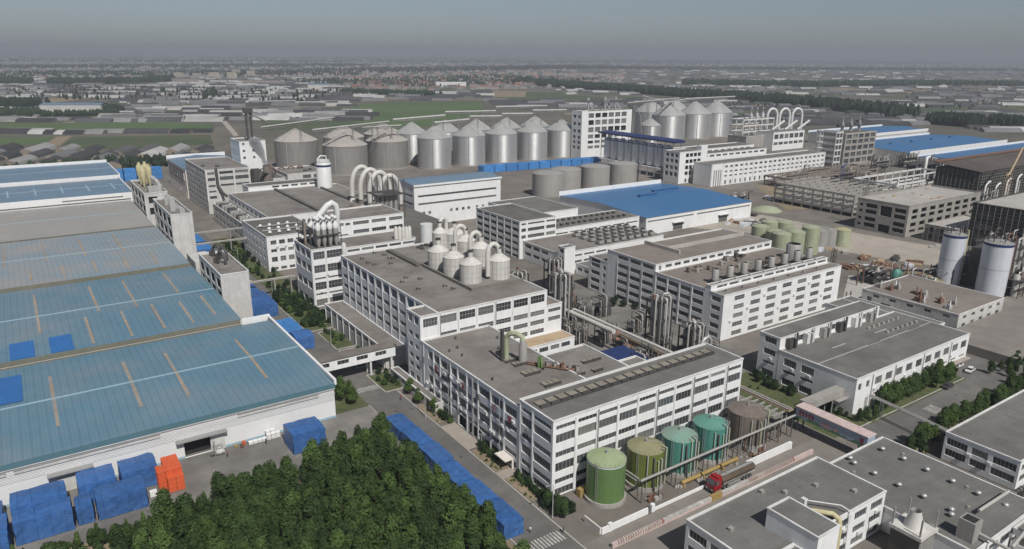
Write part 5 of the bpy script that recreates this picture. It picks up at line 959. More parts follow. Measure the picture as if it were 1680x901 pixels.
ct = [((772, 466), 'clad_tank'), ((744, 454), ''), ((719, 443), ''), ((819, 459), ''), ((789, 437), ''), ((764, 424), '')]
lb = ('pale clad tank at the front corner of the roof tank group', 'pale clad tank, second back along the roof edge', 'pale clad tank, third back along the roof edge', 'pale clad tank with arched duct nearest the process tower', 'pale clad tank with arched duct, middle of the rear row', 'pale clad tank with arched duct, last of the rear row')
for i, ((x_, y_), _) in enumerate(ct): p = ground(x_, y_, 25); clad_tank(lb[i], p.x+1.6, p.y+2.6, 25, 3.8, 6.6, ((-4.4, .4) if i > 2 else None), 3.2)
p = ground(728, 410, 25); clad_tank('narrow clad tank with tall neck behind the others', p.x, p.y+3, 25, 3, 6.6, (3.5, 1), 3); p = ground(752, 408, 25); clad_tank('squat clad tank next to the narrow-necked one', p.x, p.y+3, 25, 4.2, 6)
tw = MB(); p = ground(700, 390, 25); tw.cyl(p.x, p.y, 20, 31, 2.6, 20); solo('roof_vessel', tw, 'silo_white', 'plain white cylinder beside the narrow clad tank', 'tank', None)
# plant on the cyclone hall
CY = thing('cyclone_bank', 'bank of eight grey cyclones with white caps on the corner hall', 'plant', (98, 283, 24))
for i in range(4):
    for j in range(2): x, y = 97.4+i*2.5, 282.4+j*3; r = MB(); r.lathe(x, y, [(.4, 24), (1.05, 27), (1.05, 31.4)], 14); c1 = part('cyclone_body', r, 'tank_gray', CY); r = MB(); r.lathe(x, y, [(1.1, 31.2), (1.1, 33.2), (.5, 33.8), (.5, 35), (.9, 35.1), (.9, 36), (.1, 36.4)], 12); part('cyclone_cap', r, 'silo_white', c1)
r = MB()
for x in (96, 101, 106.4):
    for y in (280.6, 287): r.box(x-.12, x+.12, y-.12, y+.12, 23.8, 32)
r.box(95.8, 106.6, 280.4, 287.2, 29, 29.2); part('steel_frame', r, 'dark_steel', CY)
BD = thing('bent_duct', 'big white duct bent over the cyclone bank', 'duct', (107, 288, 23)); r = MB(); q = [onY(a, b_, 287) for a, b_ in ((507, 372), (516, 362), (528, 348), (537, 337), (544, 333), (550, 337), (553, 348), (553, 370), (552, 402))]; r.tube([tuple(v) for v in q], [1.15, 1.3, 1.3, 1.3, 1.3, 1.3, 1.2, 1.1, 1.1], 12); part('duct', r, 'silo_white', BD)
DP = thing('dryer_plant', 'dark cluttered steel plant behind the cyclone bank', 'plant', (94, 292, 24)); r = MB()
for i in range(5): r.box(94+2.4*i, 94.3+2.4*i, 290, 290.3, 23.8, 32+RN.random()*3); r.box(94+2.4*i, 94.3+2.4*i, 297, 297.3, 23.8, 33)
r.box(93.6, 104.6, 289.8, 297.6, 28, 28.3); part('steel_frame', r, 'dark_steel', DP)
for i in range(5): r = MB(); x = 94.6+2.2*i; r.tube([(x, 290, 24), (x, 290.5, 31), (x+1, 293, 33.5), (x+1.6, 296, 30)], .6, 8); part('duct', r, ('brown_clad', 'steel')[i % 2], DP)
VS = []
for i, (x_, y_) in enumerate(((565, 400), (650, 372), (656, 372), (662, 372), (667, 372), (672, 371))): p = ground(x_, y_+20, 22.4); r = MB(); r.lathe(p.x, p.y, [(.9, 22.3), (.9, 27), (.4, 28)], 12); solo('roof_vessel', r, 'clad_white', 'small pale upright vessel on the long roof behind the tall hall', 'vessel', 'small roof vessels')
for lab, y, z, x0, x1 in (('thin pipe bridge from the dust-white tower to the low hall', 392, 11, 66.4, 97), ('pipe bridge beside the dust-white tower landing on the low roof', 376, 9, 66.4, 106), ('pipe bridge from the blank conveyor tower to the corner hall', 303, 7.5, 66.8, 93)):
    t = thing('pipe_bridge', lab, 'rack', (x0, y, 0)); r = MB(); r.box(x0, x1, y-.6, y+.6, z-.3, z); part('deck', r, 'roof_concrete', t)
    for k_ in range(3): r = MB(); r.tube([(x0, y-.5+.5*k_, z+.25), (x1, y-.5+.5*k_, z+.25)], .18, 6); part('pipe', r, ('tank_gray', 'pale_steel', 'rust')[k_], t)
    for x in (x1-2, x1-9): r = MB(); r.box(x-.25, x+.25, y-.6, y+.6, 0, z-.3); part('post', r, 'raw_concrete', t)
# big arches
AR = thing('evaporator', 'row of four pale arched ducts over a dark steel plant', 'plant', (160, 372, 0))
for i, (x_, y_) in enumerate(((594, 306), (608, 311), (623, 316), (640, 322))):
    p = onY(x_, y_, 402-10*i); r = MB(); arch(r, (p.x, p.y, p.z), 12.5, 11.5, 1.45, (1, 0), 16, 5); a_ = part('duct_arch', r, 'clad_white', AR)
    r = MB(); r.lathe(p.x-6.3, p.y, [(.5, p.z-22), (1.9, p.z-16), (1.9, p.z-8), (1.2, p.z-6)], 14); r.lathe(p.x+6.3, p.y, [(1.6, p.z-22), (1.6, p.z-8), (1., p.z-6)], 14); part('vessel', r, ('clad_white', 'brown_clad')[i % 2], AR)
for i in range(5): p = onY(620+7.4*i, 350, 356); r = MB(); r.cyl(p.x, p.y, p.z-6, p.z+10.4, 1.25, 12); part('vessel', r, 'tank_gray', AR)
p0 = onY(612, 316, 358); p1 = onY(655, 312, 358); r = MB(); r.box(p0.x, p1.x, 352, 366, p0.z-1.4, p0.z-.9)
for i in range(6): x = p0.x+(p1.x-p0.x)*i/5; r.box(x-.15, x+.15, 351.8, 352.1, p0.z-14, p0.z+7); r.box(x-.15, x+.15, 365.8, 366.1, p0.z-14, p0.z+7)
part('steel_frame', r, 'dark_steel', AR)
r = MB(); r.box(139, 190, 340, 420, 0, 12); part('plant_base', r, 'roof_dark', AR)
for i in range(16): r = MB(); x, y = 142+RN.random()*16, 342+RN.random()*40; r.box(x, x+2+RN.random()*3, y, y+2+RN.random()*3, 12, 13.5+RN.random()*3.5); r.tube([(x, y, 12), (x, y, 18), (x+3, y, 19)], .4, 6); part('fitting', r, ('brown_clad', 'silo_white', 'dark_steel', 'rust')[i % 4], AR)
WT = thing('white_silo', 'stout white silo with blue ring beside the brown silos', 'silo', (164, 456, 17)); r = MB(); r.lathe(164, 456, [(4.7, 0), (4.7, 32), (3.6, 33.2), (.1, 33.6)], 32); part('silo_wall', r, 'silo_white', WT); r = MB(); r.lathe(164, 456, [(4.75, 30), (4.75, 31.3)], 32); part('ring', r, 'navy', WT); r = MB(); r.tube([(160, 455, 31), (160, 455, 35), (162, 455, 37), (166, 456, 36.4), (166, 456, 34)], .5, 8); r.lathe(164, 456, [(4.2, 33), (4.2, 34.2)], 20); part('top_pipe', r, 'silo_white', WT)
ST = thing('brick_stack', 'short dark brown stack giving off thin white smoke', 'stack', (136, 484, 19)); r = MB(); r.lathe(136, 484, [(3.4, 18), (3, 24), (2.4, 29.5)], 20); part('stack_shell', r, 'brown_clad', ST); r = MB(); r.box(127, 132, 482, 490, 18.6, 27); r.tube([(129, 480, 20), (131, 479, 26), (136, 482, 24)], 1, 8); part('fan_housing', r, 'dark_steel', ST)
# smoke plume: thin volume
sm2 = bpy.data.materials.new('smoke'); sm2.use_nodes = True; n_ = sm2.node_tree; n_.nodes.remove(n_.nodes['Principled BSDF']); pv = n_.nodes.new('ShaderNodeVolumePrincipled'); pv.inputs['Density'].default_value = .4; pv.inputs['Color'].default_value = (.9, .92, .95, 1); n_.links.new(pv.outputs[0], n_.nodes['Material Output'].inputs['Volume']); M['smoke'] = sm2
b = MB(); b.lathe(0, 0, [(.1, 0), (1.4, .5), (2.2, 4), (3., 9), (3.8, 14), (3., 17), (.1, 18.5)], 14)
b.v = [(136+x-z*.42+.8*math.sin(z*.7+x), 484+y+.7*math.cos(z*.9), 29.6+z) for x, y, z in b.v]; o = solo('smoke_plume', b, 'smoke', 'thin white smoke drifting up from the short brown stack', 'smoke'); o['kind'] = 'stuff'
# ------------------------------------------------------------------ rooftop fittings
def multi(name, build, mats, spots, label, cat, group):          # parts: list of (part name, MB, material)
    root = link(name, None); ORG[root] = Vector()
    for pn, mb, mt in build(): kids(root, lpart(pn, mb, mt, root))
    for i, sp in enumerate(spots): place(root, i == 0, sp[:3], label if isinstance(label, str) else label[i], cat, group, sp[3] if len(sp) > 3 else 0)
def hood():
    a = MB(); a.box(-1.25, 1.25, -.9, 1.9, 0, .5); b = MB(); b.box(-1.35, 1.35, -1.2, -.7, 0, .75); b.box(-1.5, 1.5, -1.5, -1.25, .1, .5); b.box(1.3, 1.5, -1, 1.8, 0, .6); return [('skylight_box', a, 'hood_panel'), ('louvre', b, 'dark_steel')]
multi('skylight_hood', hood, None, [(95.4+3.2*i, 126.6, 19.7) for i in range(19)], ['skylight hood on the hall roof strip, %s from the grass green tank' % ORD[i] for i in range(19)], 'skylight', 'skylight hoods on the hall roof')
def fan_unit():
    a = MB(); a.box(-1.5, 1.5, -1.5, 1.5, .5, 1.9); b = MB(); b.cyl(0, 0, 1.9, 2.5, 1.15, 14, cap=False); b.cyl(0, 0, 1.9, 1.95, 1.1, 14); c = MB()
    for sx in (-1.3, 1.3):
        for sy in (-1.3, 1.3): c.box(sx-.1, sx+.1, sy-.1, sy+.1, 0, .5)
    return [('housing', a, 'tank_gray'), ('fan_ring', b, 'dark_steel'), ('leg', c, 'dark_steel')]
multi('cooling_fan', fan_unit, None, [(236+5.*i, 268.5+6.2*j, 9.3) for i in range(8) for j in range(4)], 'square cooling fan in the grid on the fan hall roof', 'fan', 'cooling fans in a grid')
def vbox(): a = MB(); a.box(-.7, .7, -.7, .7, 0, 1); b = MB(); b.box(-.9, .9, -.9, .9, 1, 1.25); return [('box', a, 'dark_steel'), ('lid', b, 'roof_dark')]
multi('roof_vent', vbox, None, [(230.5+4.1*i, 303+9*j, 11.7) for i in range(14) for j in range(2)], 'small dark roof vent in the two rows on the low white hall', 'vent', 'dark vents in two rows')
def turbine():
    a = MB(); a.cyl(0, 0, 0, .45, .34, 12); b = MB(); b.lathe(0, 0, [(.36, .4), (.62, .6), (.68, .85), (.5, 1.1), (.1, 1.22)], 16); return [('neck', a, 'steel'), ('turbine_head', b, 'galv_roof')]
tv = [(1447, 740), (1482, 756), (1520, 774), (1562, 793), (1604, 813), (1434, 780), (1474, 799), (1515, 818), (1560, 840), (1394, 755), (1401, 763), (1560, 848)]
multi('turbine_vent', turbine, None, [tuple(ground(x_, y_, 5.7)) for x_, y_ in tv], 'small shiny round turbine vent on the wide low grey roof', 'vent', 'turbine vents')
multi('turbine_vent', turbine, None, [tuple(ground(1649, 833, 5.1)), tuple(ground(1660, 885, 5.1))], 'turbine vent on the low roof beside the grey cooling duct', 'vent', 'turbine vents right')
def dcyl(): a = MB(); a.lathe(0, 0, [(1.35, 0), (1.35, 5.4), (1.1, 5.8)], 18); b = MB(); b.box(-1.6, 1.6, -1.6, 1.6, 0, 1.6); c = MB(); c.tube([(0, -1.2, 1), (-1.6, -2.6, 1.4), (-1.6, -3, 2.4), (-1.6, -5.2, 1.9), (-1.6, -5.3, -.2)], .35, 8); return [('stack', a, 'tank_gray'), ('fan_box', b, 'dark_steel'), ('duct', c, 'tank_gray')]
multi('exhaust_stack', dcyl, None, [(212+8.3*i, 175, 17.4) for i in range(8)], ['grey exhaust cylinder on the tall white block, %s counted towards the stout tank' % ORD[i] for i in range(8)], 'stack', 'exhaust cylinders in a row')
for i in range(18): r = MB(); x, y = 207+RN.random()*64, 180+RN.random()*15; r.box(x, x+1.4, y, y+1.4, 17.3, 18.6+RN.random()*1.4); r.tube([(x, y, 18), (x+2, y+1, 18.8), (x+4, y+1, 18)], .3, 6); part('rooftop_unit', r, ('dark_steel', 'tank_gray', 'brown_clad')[i % 3], D)
r = MB(); p = ground(1333, 412, 17.5); r.lathe(268, 181, [(3.2, 17.4), (3.2, 23.5), (2.6, 24)], 20); solo('roof_tank', r, 'tank_gray', 'stout grey tank at the far end of the exhaust cylinders', 'tank')
def stub(): a = MB(); a.cyl(0, 0, 0, .8, .16, 8); a.cyl(0, 0, .7, .9, .3, 8); return [('pipe_stub', a, 'dark_steel')]
multi('vent_stub', stub, None, [(208+9.2*i, 166.4, 17.1) for i in range(7)], 'little vent stub on the front roof strip of the tall white block', 'vent', 'vent stubs')
for i in range(6): r = MB(); x = 193+9*i; r.box(x, x+1.6, 127.6, 129.2, 11, 14.6); r.box(x+2.6, x+3.3, 127.4, 129.2, 11, 14.4); r.tube([(x+4.6, 128.4, 11), (x+4.6, 128.4, 15.8)], .35, 8); part('wall_duct', r, ('dark_steel', 'coping', 'tank_gray')[i % 3], E_)
for i in range(4): r = MB(); x, y = 206+i*12, 121-(i % 2)*5; r.box(x, x+7, y, y+.35, 11.15, 11.3); part('felt_seam', r, 'kerb', E_)
for row_, y in ((0, 124.5), (1, 119)):
    for i in range(7): r = MB(); x = 232+row_*2+3.0*i; r.cyl(x, y, 11.1, 11.9, .4, 8); part('roof_cowl', r, 'kerb', E_)
r = MB(); r.box(190.4, 255.8, 116.1, 116.35, 11.1, 11.3); part('felt_seam', r, 'kerb', E_)
acm = MB(); acm.box(-.5, .5, -.42, 0, 0, .75); acm.box(-.32, .2, -.46, -.42, .12, .62); acm = acm.mesh('air_conditioner', ['silo_white'])
def acs(root, side, plane, spots):
    P, rz = SIDE[side]
    for u, z in spots: link('air_conditioner', acm, root, Vector(P(plane, u, z, 0))-ORG[root], rz)
acs(B1, '-X', 92.2, [(133+RN.random()*48, RN.choice([5.4, 9.4, 12.6])) for _ in range(26)]); acs(E_, '-Y', 103, [(200+5.6*i, 5.6) for i in range(9)]); acs(E_, '-X', 190.2, [(118, 6.2), (124, 6.2), (132, 7)]); acs(K, '-Y', 68.5, [(124, 5.8), (130, 5.8), (136, 2.8), (142, 5.8)]); acs(F_, '-X', 187.4, [(65.4, 3.8), (70.2, 3.8)]); acs(D, '-Y', 163, [(207.6+9.3*i, 6.6+3.4*(i % 3)) for i in range(7)]); acs(C1, '-Y', 339.5, [(97+4*i, 11.4) for i in range(5)]); acs(B3, '-Y', 278.7, [(99, 13), (105, 18.4), (96, 6)])
for (x, y, z) in [(126, 80, 9.6), (134, 78, 9.6), (139, 72, 9.6), (108, 62, 9.6), (106, 78, 9.6), (122, 83, 9.6)]:
    r = MB(); r.box(x, x+1.1, y, y+.8, z, z+.7); r.tube([(x+1.4, y, z), (x+1.4, y, z+.9)], .08, 6); part('rooftop_unit', r, 'tank_gray', K)
for (x, y) in [(152, 80), (168, 62), (160, 58), (170, 78)]: r = MB(); r.tube([(x, y, 5.65), (x, y, 6.5)], .1, 6); r.box(x+.6, x+1.3, y, y+.5, 5.65, 6.1); part('rooftop_unit', r, 'tank_gray', L_)
for i in range(10): r = MB(); x, y = 95+RN.random()*18, 140+RN.random()*40; r.cyl(x, y, 17.5, 18.3, .22, 8); r.cyl(x, y, 18.2, 18.35, .35, 8); part('vent_stub', r, 'dark_steel', B1)
for i in range(14): r = MB(); x, y = 100+RN.random()*15, 196+RN.random()*62; r.cyl(x, y, 24.9, 25.8, .22, 8); r.cyl(x, y, 25.7, 25.9, .36, 8); part('vent_stub', r, 'dark_steel', B2); r = MB(); r.box(x+.8, x+1.5, y, y+.5, 24.9, 25.4); part('rooftop_unit', r, 'dark_steel', B2)
# hall roof clutter
for i, (x_, y_, l, w_) in enumerate(((830, 596, 5, 1.4), (845, 602, 4, 2), (862, 618, 5, 2.4), (895, 636, 5, 2.4), (932, 606, 3.4, 1.), (958, 597, 6, 1.4), (975, 611, 3, 1.4), (948, 617, 2.4, 1.2))):
    p = ground(x_, y_, 17.6); t = thing('roof_unit', 'flat slatted roof unit on the brown hall roof', 'roof unit', tuple(p), 'slatted roof units'); r = MB()
    for k_ in range(3): r.box(p.x+k_*l/3, p.x+k_*l/3+l/3-.25, p.y, p.y+w_, p.z, p.z+.55)
    part('slat_box', r, 'hood_panel', t); r = MB(); r.box(p.x-.2, p.x+l, p.y-.35, p.y-.05, p.z, p.z+.75); part('side_louvre', r, 'dark_steel', t)
GV = thing('green_scrubber', 'pale green pipe bent over to a grey roof vessel on the hall roof', 'plant', (106, 157, 17.6)); r = MB(); r.tube([(106, 158, 17.6), (106, 158, 24), (106.4, 157.4, 25.6), (107.6, 155.4, 26), (108.6, 154, 25.2), (108.6, 154, 24)], .75, 12); part('bent_pipe', r, 'lime_paint', GV)
r = MB(); r.lathe(108.6, 153.6, [(1.15, 17.6), (1.15, 23), (.5, 24.4)], 18); part('vessel', r, 'tank_gray', GV); r = MB(); r.box(104.2, 105, 157.6, 158.4, 17.6, 27); part('steel_stack', r, 'dark_steel', GV); r = MB(); r.tube([(110.4, 148.6, 17.6), (110.4, 148.6, 20.6), (110.9, 148.2, 21), (110.9, 147.8, 17.6)], .35, 8); part('side_pipe', r, 'green_paint', GV)
for i in range(6): r = MB(); x = 111+i*1.3; y = 149-i*1.6; r.box(x, x+.9, y, y+.9, 17.5, 18.6+RN.random()*1.2); r.tube([(x, y, 17.6), (x, y, 19.6), (x+.8, y-.5, 19.6)], .16, 6); part('fitting', r, ('rust', 'tank_gray', 'frame')[i % 3], GV)
r = MB(); r.tube([(109.5, 152.5, 18), (117.5, 141.5, 18)], .3, 6); r.tube([(108.8, 152, 18), (116.8, 141, 18)], .2, 6); part('roof_pipe', r, 'rust', GV)
for i in range(12): p = ground(668+(i % 4)*14, 392+(i//4)*7+2*(i % 2), 25.2) if i < 0 else Vector((127+RN.random()*9, 240+RN.random()*18, 25)); r = MB(); r.box(p.x, p.x+1.5, p.y, p.y+1, 25, 25.8); r.box(p.x+.2, p.x+1.3, p.y-.2, p.y, 25, 25.5); solo('roof_box', r, 'dark_steel', 'small dark roof box near the narrow clad tank', 'roof box', 'small dark roof boxes')
def dome(): a = MB(); a.cyl(0, 0, 0, 1, .4, 10); b = MB(); b.lathe(0, 0, [(.9, .9), (.9, 1.3), (.5, 1.8), (.05, 2)], 12); return [('neck', a, 'steel'), ('cap', b, 'silo_white')]
multi('roof_ventilator', dome, None, [(96+4.5*i+(j % 2)*2, 346+8*j, 16.5) for i in range(4) for j in range(3)], 'round white ventilator on the dark roof of the small-windowed block', 'vent', 'round white ventilators')
r = MB(); r.tube([(94, 352, 17.2), (116, 352, 17.2)], .25, 6); r.tube([(94, 362, 17.2), (116, 362, 17.2)], .25, 6); part('roof_pipe', r, 'kerb', C1)
for i in range(12): r = MB(); y = 390+6.4*i; r.box(98, 101+RN.random()*2, y, y+2.4, 10.7, 12+RN.random()*1.4); r.tube([(102, y, 10.8), (102, y, 13), (104, y+1, 13.4)], .35, 6); part('rooftop_unit', r, ('pale_steel', 'dark_steel', 'tank_gray')[i % 3], C2)
for i in range(14): r = MB(); x = 101+RN.random()*70; y = 493+RN.random()*22; z = 27.4 if x < 126 else (18.6 if x < 150 else 21.2); r.box(x, x+2.4, y, y+1.6, z, z+1.2); part('rooftop_unit', r, 'dark_steel', H2)
for i in range(7): r = MB(); arch(r, (128+6.5*i, 512, 21), 4.4, 2.2, .4, (1, 0), 8, 2); part('roof_arch_pipe', r, 'rust', H2)
# front block duct, grey cooling tower, etc.
YD = thing('yellow_duct', 'yellow duct bending over the roof edge and down the white wall', 'duct', (124, 70, 10)); r = MB(); r.tube([(121.8, 73.6, 10.4), (124.4, 72.4, 10.8), (126.8, 69.4, 10.8), (127.2, 68.2, 10.2), (127.2, 67.8, 8.5), (127.2, 67.8, 0)], .55, 12); part('duct', r, 'cream', YD); r = MB(); r.lathe(121.6, 73.8, [(.9, 9.7), (.9, 11), (.4, 11.4)], 12); r.box(120.6, 121.4, 72, 73, 9.7, 11); part('fan_housing', r, 'roof_tan', YD)
r = MB(); r.tube([(126, 75.4, 11), (130.6, 70, 11), (131, 68.2, 10.6), (131, 67.9, 0)], .16, 8); r.box(125.4, 126.4, 75, 76, 9.7, 11.4); solo('white_pipe', r, 'silo_white', 'thin white pipe following the roof edge next to the yellow duct', 'pipe')
for i in range(9): r = MB(); p = ground(1262+RN.random()*90, 780+RN.random()*25, 9.7); r.box(p.x, p.x+.9, p.y, p.y+.18, 9.66, 9.72); part('felt_patch', r, 'roof_dark', K)
CT = thing('dust_collector', 'dusty conical hood on a dark slatted housing beside the flat roof', 'plant', (141, 57, 0)); c0 = ground(1499, 862, 7); r = MB(); r.box(c0.x-3, c0.x+3, c0.y-3, c0.y+3, 0, 6.2); part('housing', r, 'dark_steel', CT); r = MB(); r.box(c0.x-3.4, c0.x+3.4, c0.y-3.4, c0.y+3.4, 6.2, 7); part('deck', r, 'clad_white', CT); r = MB(); r.lathe(c0.x, c0.y, [(2., 7), (1.1, 10), (1.0, 10.6)], 20); part('cone', r, 'clad_white', CT)
for sx in (-3, 3): r = MB(); r.box(c0.x+sx-.15, c0.x+sx+.15, c0.y-3, c0.y-2.7, 6.2, 11); r.box(c0.x+sx-.15, c0.x+sx+.15, c0.y+2.7, c0.y+3, 6.2, 11); part('post', r, 'tank_gray', CT)
for i in range(8): r = MB(); r.box(c0.x-3.05, c0.x+3.05, c0.y-3.12, c0.y-3.04, .8+.6*i, 1.1+.6*i); part('slat', r, 'tank_gray', CT)
c0 = ground(1587, 880, 6); r = MB(); r.box(c0.x-1.6, c0.x+1.6, c0.y-1.6, c0.y+1.6, 0, 10.2); t = thing('duct_shaft', 'grey square duct shaft with hollow top by the low roof', 'shaft', tuple(c0)); part('shaft_wall', r, 'tank_gray', t); r = MB(); r.box(c0.x-1.2, c0.x+1.2, c0.y-1.2, c0.y+1.2, 10.15, 10.25); part('opening', r, 'dark_void', t)
for q0, q1, l_ in (((1606, 838), (1655, 806), 'pale duct run from the grey shaft to the workshop corner'), ((1600, 872), (1680, 915), 'pale duct run leaving the foot of the grey shaft'), ((1660, 898), (1690, 862), 'short pale duct run crossing the low vent roof')): r = MB(); r.tube([tuple(ground(*q0, 7)), tuple(ground(*q1, 7))], .38, 6); solo('duct_run', r, 'kerb', l_, 'duct')
r = MB(); c0 = ground(1660, 850, 0)
for i in range(8): r.tube([(c0.x+i*.5, c0.y, 0), (c0.x+i*.5, c0.y, 6+RN.random()), (c0.x+i*.5+.5, c0.y+1, 6.4)], .12, 5)
solo('pipe_rack', r, 'dark_steel', 'tangle of thin dark pipes at the end of the flat roof', 'pipes')
# ------------------------------------------------------------------ tarpaulin stacks, crates, goods
def tarp(label, x0, x1, y0, y1, h, group=None, m='tarp', crown=.35, seed=0):
    rg = random.Random(seed+int(x0*7+y0)); nx, ny, nz = max(3, int((x1-x0)/1.1)), max(3, int((y1-y0)/1.1)), 4; b = MB()
    def top(u, v): return h+crown*(1-abs(2*v-1))+.1*math.sin(u*9+seed)-.12*(abs(2*u-1) > .96)
    off = {}
    def P(x, y, z):
        k_ = (round(x, 2), round(y, 2), round(z, 2))
        if k_ not in off: off[k_] = Vector((rg.uniform(-.09, .09), rg.uniform(-.09, .09), rg.uniform(-.1, .07)*(z > .2)))
        return tuple(Vector((x, y, z))+off[k_])
    for i in range(nx):
        for j in range(ny):
            q = [(i, j), (i+1, j), (i+1, j+1), (i, j+1)]; b.face([P(x0+(x1-x0)*a/nx, y0+(y1-y0)*c_/ny, top(a/nx, c_/ny)) for a, c_ in q], 0, False)
    def side(f, n):
        for i in range(n):
            for k_ in range(nz): b.face([f(i/n, k_/nz), f((i+1)/n, k_/nz), f((i+1)/n, (k_+1)/nz), f(i/n, (k_+1)/nz)], 0, False)
    fl = .16
    side(lambda u, w_: P(x0+(x1-x0)*u, y0-fl*(1-w_), top(u, 0)*w_), nx); side(lambda u, w_: P(x0+(x1-x0)*u, y1+fl*(1-w_), top(u, 1)*w_), nx)
    side(lambda u, w_: P(x0-fl*(1-w_), y0+(y1-y0)*u, top(0, u)*w_), ny); side(lambda u, w_: P(x1+fl*(1-w_), y0+(y1-y0)*u, top(1, u)*w_), ny)
    t = thing('tarpaulin_stack', label, 'covered stack', (x0, y0, 0), group); part('tarpaulin', b, m, t)
    r = MB()
    for i in range(max(2, int((x1-x0)/2.5))): x = x0+(x1-x0)*(i+.5)/max(2, int((x1-x0)/2.5)); r.tube([(x, y0-.3, .1), (x, y0-.17, h*.5), (x, y0-.05, h+.05), (x, (y0+y1)/2, h+crown+.12), (x, y1+.05, h+.05)], .018, 4)
    part('rope', r, 'navy', t); return t
tarp('largest blue tarpaulin stack before the warehouse wall, front half', -12, -1.3, 166.6, 172, 5.2, seed=1); tarp('blue tarpaulin stack leaning behind the largest one', -12.2, -1.8, 172.3, 179, 6, seed=2); tarp('blue tarpaulin stack cut by the picture edge beside the largest one', -24, -13, 163.4, 173, 5, seed=3)
tarp('narrow low blue tarpaulin stack between two big ones', -.6, 2.6, 167.4, 173, 4.2, seed=4); tarp('blue tarpaulin stack with slack front beside a small white box', 3.4, 13.4, 167, 173.4, 4.8, seed=5); tarp('blue tarpaulin stack under the warehouse door canopy', .6, 8.2, 175.4, 182.6, 5, seed=6); tarp('long blue tarpaulin stack touching the orange crates', 9.4, 17.2, 175.6, 182.8, 5, seed=7); tarp('dark small tarpaulin heap at the warehouse foot by the picture edge', -20, -14, 176, 182, 3.4, seed=8)
tarp('single blue tarpaulin block at the warehouse corner with pale foot', 48.4, 57, 170.6, 178.4, 5.4, seed=9)
for i in range(6): tarp(('blue tarpaulin block at the hall end of the roadside row', 'blue tarpaulin block, second from the hall end of the roadside row', 'blue tarpaulin block, third from the hall end of the roadside row', 'bright blue tarpaulin block in the middle of the roadside row', 'blue tarpaulin block half covered by trees in the roadside row', 'last blue tarpaulin block of the roadside row with white tag')[i], 74.4, 79.5, 162.4-10.2*i, 171.4-10.2*i+.4*(i % 2), 3.+.35*(i % 3), 'blue blocks along the forest edge', 'tarp', .15, 20+i)
tarp('pale blue tarpaulin stack on the road by the footbridge', 67.5, 77.5, 247, 262, 4, None, 'tarp_pale', .3, 31); tarp('bright blue round-topped tarpaulin stack near the footbridge', 71.6, 78, 238, 246, 4.6, None, 'tarp', .9, 32); tarp('blue tarpaulin stack beside the white conveyor tower', 67.5, 77.5, 278, 298, 5, None, 'tarp', .6, 33); tarp('far half of the blue stack by the white conveyor tower', 67.6, 77, 299, 322, 4.4, None, 'tarp', .5, 34); tarp('blue tarpaulin stack behind the dust-white tower', 67.4, 77, 372, 430, 4.4, None, 'tarp_pale', .5, 35)
for i in range(4): tarp('blue tarpaulin stack in the yard before the greenhouses', 62+i*9.6, 70.6+i*9.6, 655, 666, 9, 'blue stacks behind the cream cyclones', 'tarp_pale', .6, 40+i)
for i in range(11): tarp('blue tarpaulin block in the long row at the foot of the shiny silos', 338+i*11.6, 349.2+i*11.6, 541-i*.9, 550-i*.9, 5.8, 'blue row before the shiny silos', 'tarp_pale', .3, 60+i)
def crate_m():
    b = MB(); b.box(-.85, .85, -.85, .85, .12, 1.2)
    for sx in (-.86, .86): b.box(sx-.04, sx+.04, -.9, .9, 1.1, 1.22); b.box(-.9, .9, sx-.04, sx+.04, 1.1, 1.22)
    c_ = MB(); c_.box(-.85, .85, -.85, -.6, 0, .12); c_.box(-.85, .85, .6, .85, 0, .12); return [('bin', b, 'orange'), ('skid', c_, 'orange')]
sp = []
for ix in range(3):
    for iy in range(5):
        top = 4 if iy > 0 else (3 if ix else 0)
        if ix == 0 and iy > 2: top = 0
        for k_ in range(top): sp.append((17.4+1.8*ix, 170.6+1.85*iy, 1.22*k_))
multi('orange_crate', crate_m, None, sp, 'bright orange plastic crate in the stack beside the blue tarpaulins', 'crate', 'stacked orange crates')
def bag(): b = MB(); b.box(-.55, .55, -.5, .5, 0, .75); c_ = MB(); c_.box(-.57, .57, -.52, -.48, .3, .4); return [('bag', b, 'white_bag'), ('band', c_, 'frame')]
multi('white_sack', bag, None, [(40.6+1.2*i, 182.4, .78*k_) for i in range(7) for k_ in range(2 if i > 3 else 1)]+[(45.4+1.2*i, 183.1, 1.56) for i in range(2)], 'white bulk sack in the pile against the warehouse wall', 'sack', 'white sacks')
r = MB(); r.box(14.3, 15.8, 170.2, 171.4, 0, 1.3); solo('white_box', r, 'white_bag', 'small white box before the slack blue tarpaulin', 'box')
FK = thing('forklift', 'small white forklift parked at the open loading door', 'forklift', (32.4, 181.6, 0)); r = MB(); r.box(31.6, 33.6, 181, 182.2, .4, 1.2); part('body', r, 'silo_white', FK); r = MB()
for x in (31.8, 33.3):
    for y in (181.05, 182.1): r.box(x-.05, x+.05, y-.05, y+.05, 1.2, 2.4)
r.box(31.7, 33.4, 181, 182.2, 2.4, 2.5); part('roof_guard', r, 'frame', FK); r = MB(); r.box(31.3, 31.45, 181.2, 181.3, .1, 4); r.box(31.3, 31.45, 181.9, 182, .1, 4); r.box(31.2, 31.5, 181.1, 182.1, 3.6, 3.9); part('mast', r, 'frame', FK); r = MB(); r.box(30.2, 31.3, 181.2, 181.35, .1, .2); r.box(30.2, 31.3, 181.8, 181.95, .1, .2); part('fork', r, 'dark_steel', FK)
w2 = wheel_mesh(.34, .22)
for x in (31.9, 33.2):
    for y in (181.05, 182.15): link('wheel', w2, FK, Vector((x, y, .34))-ORG[FK])
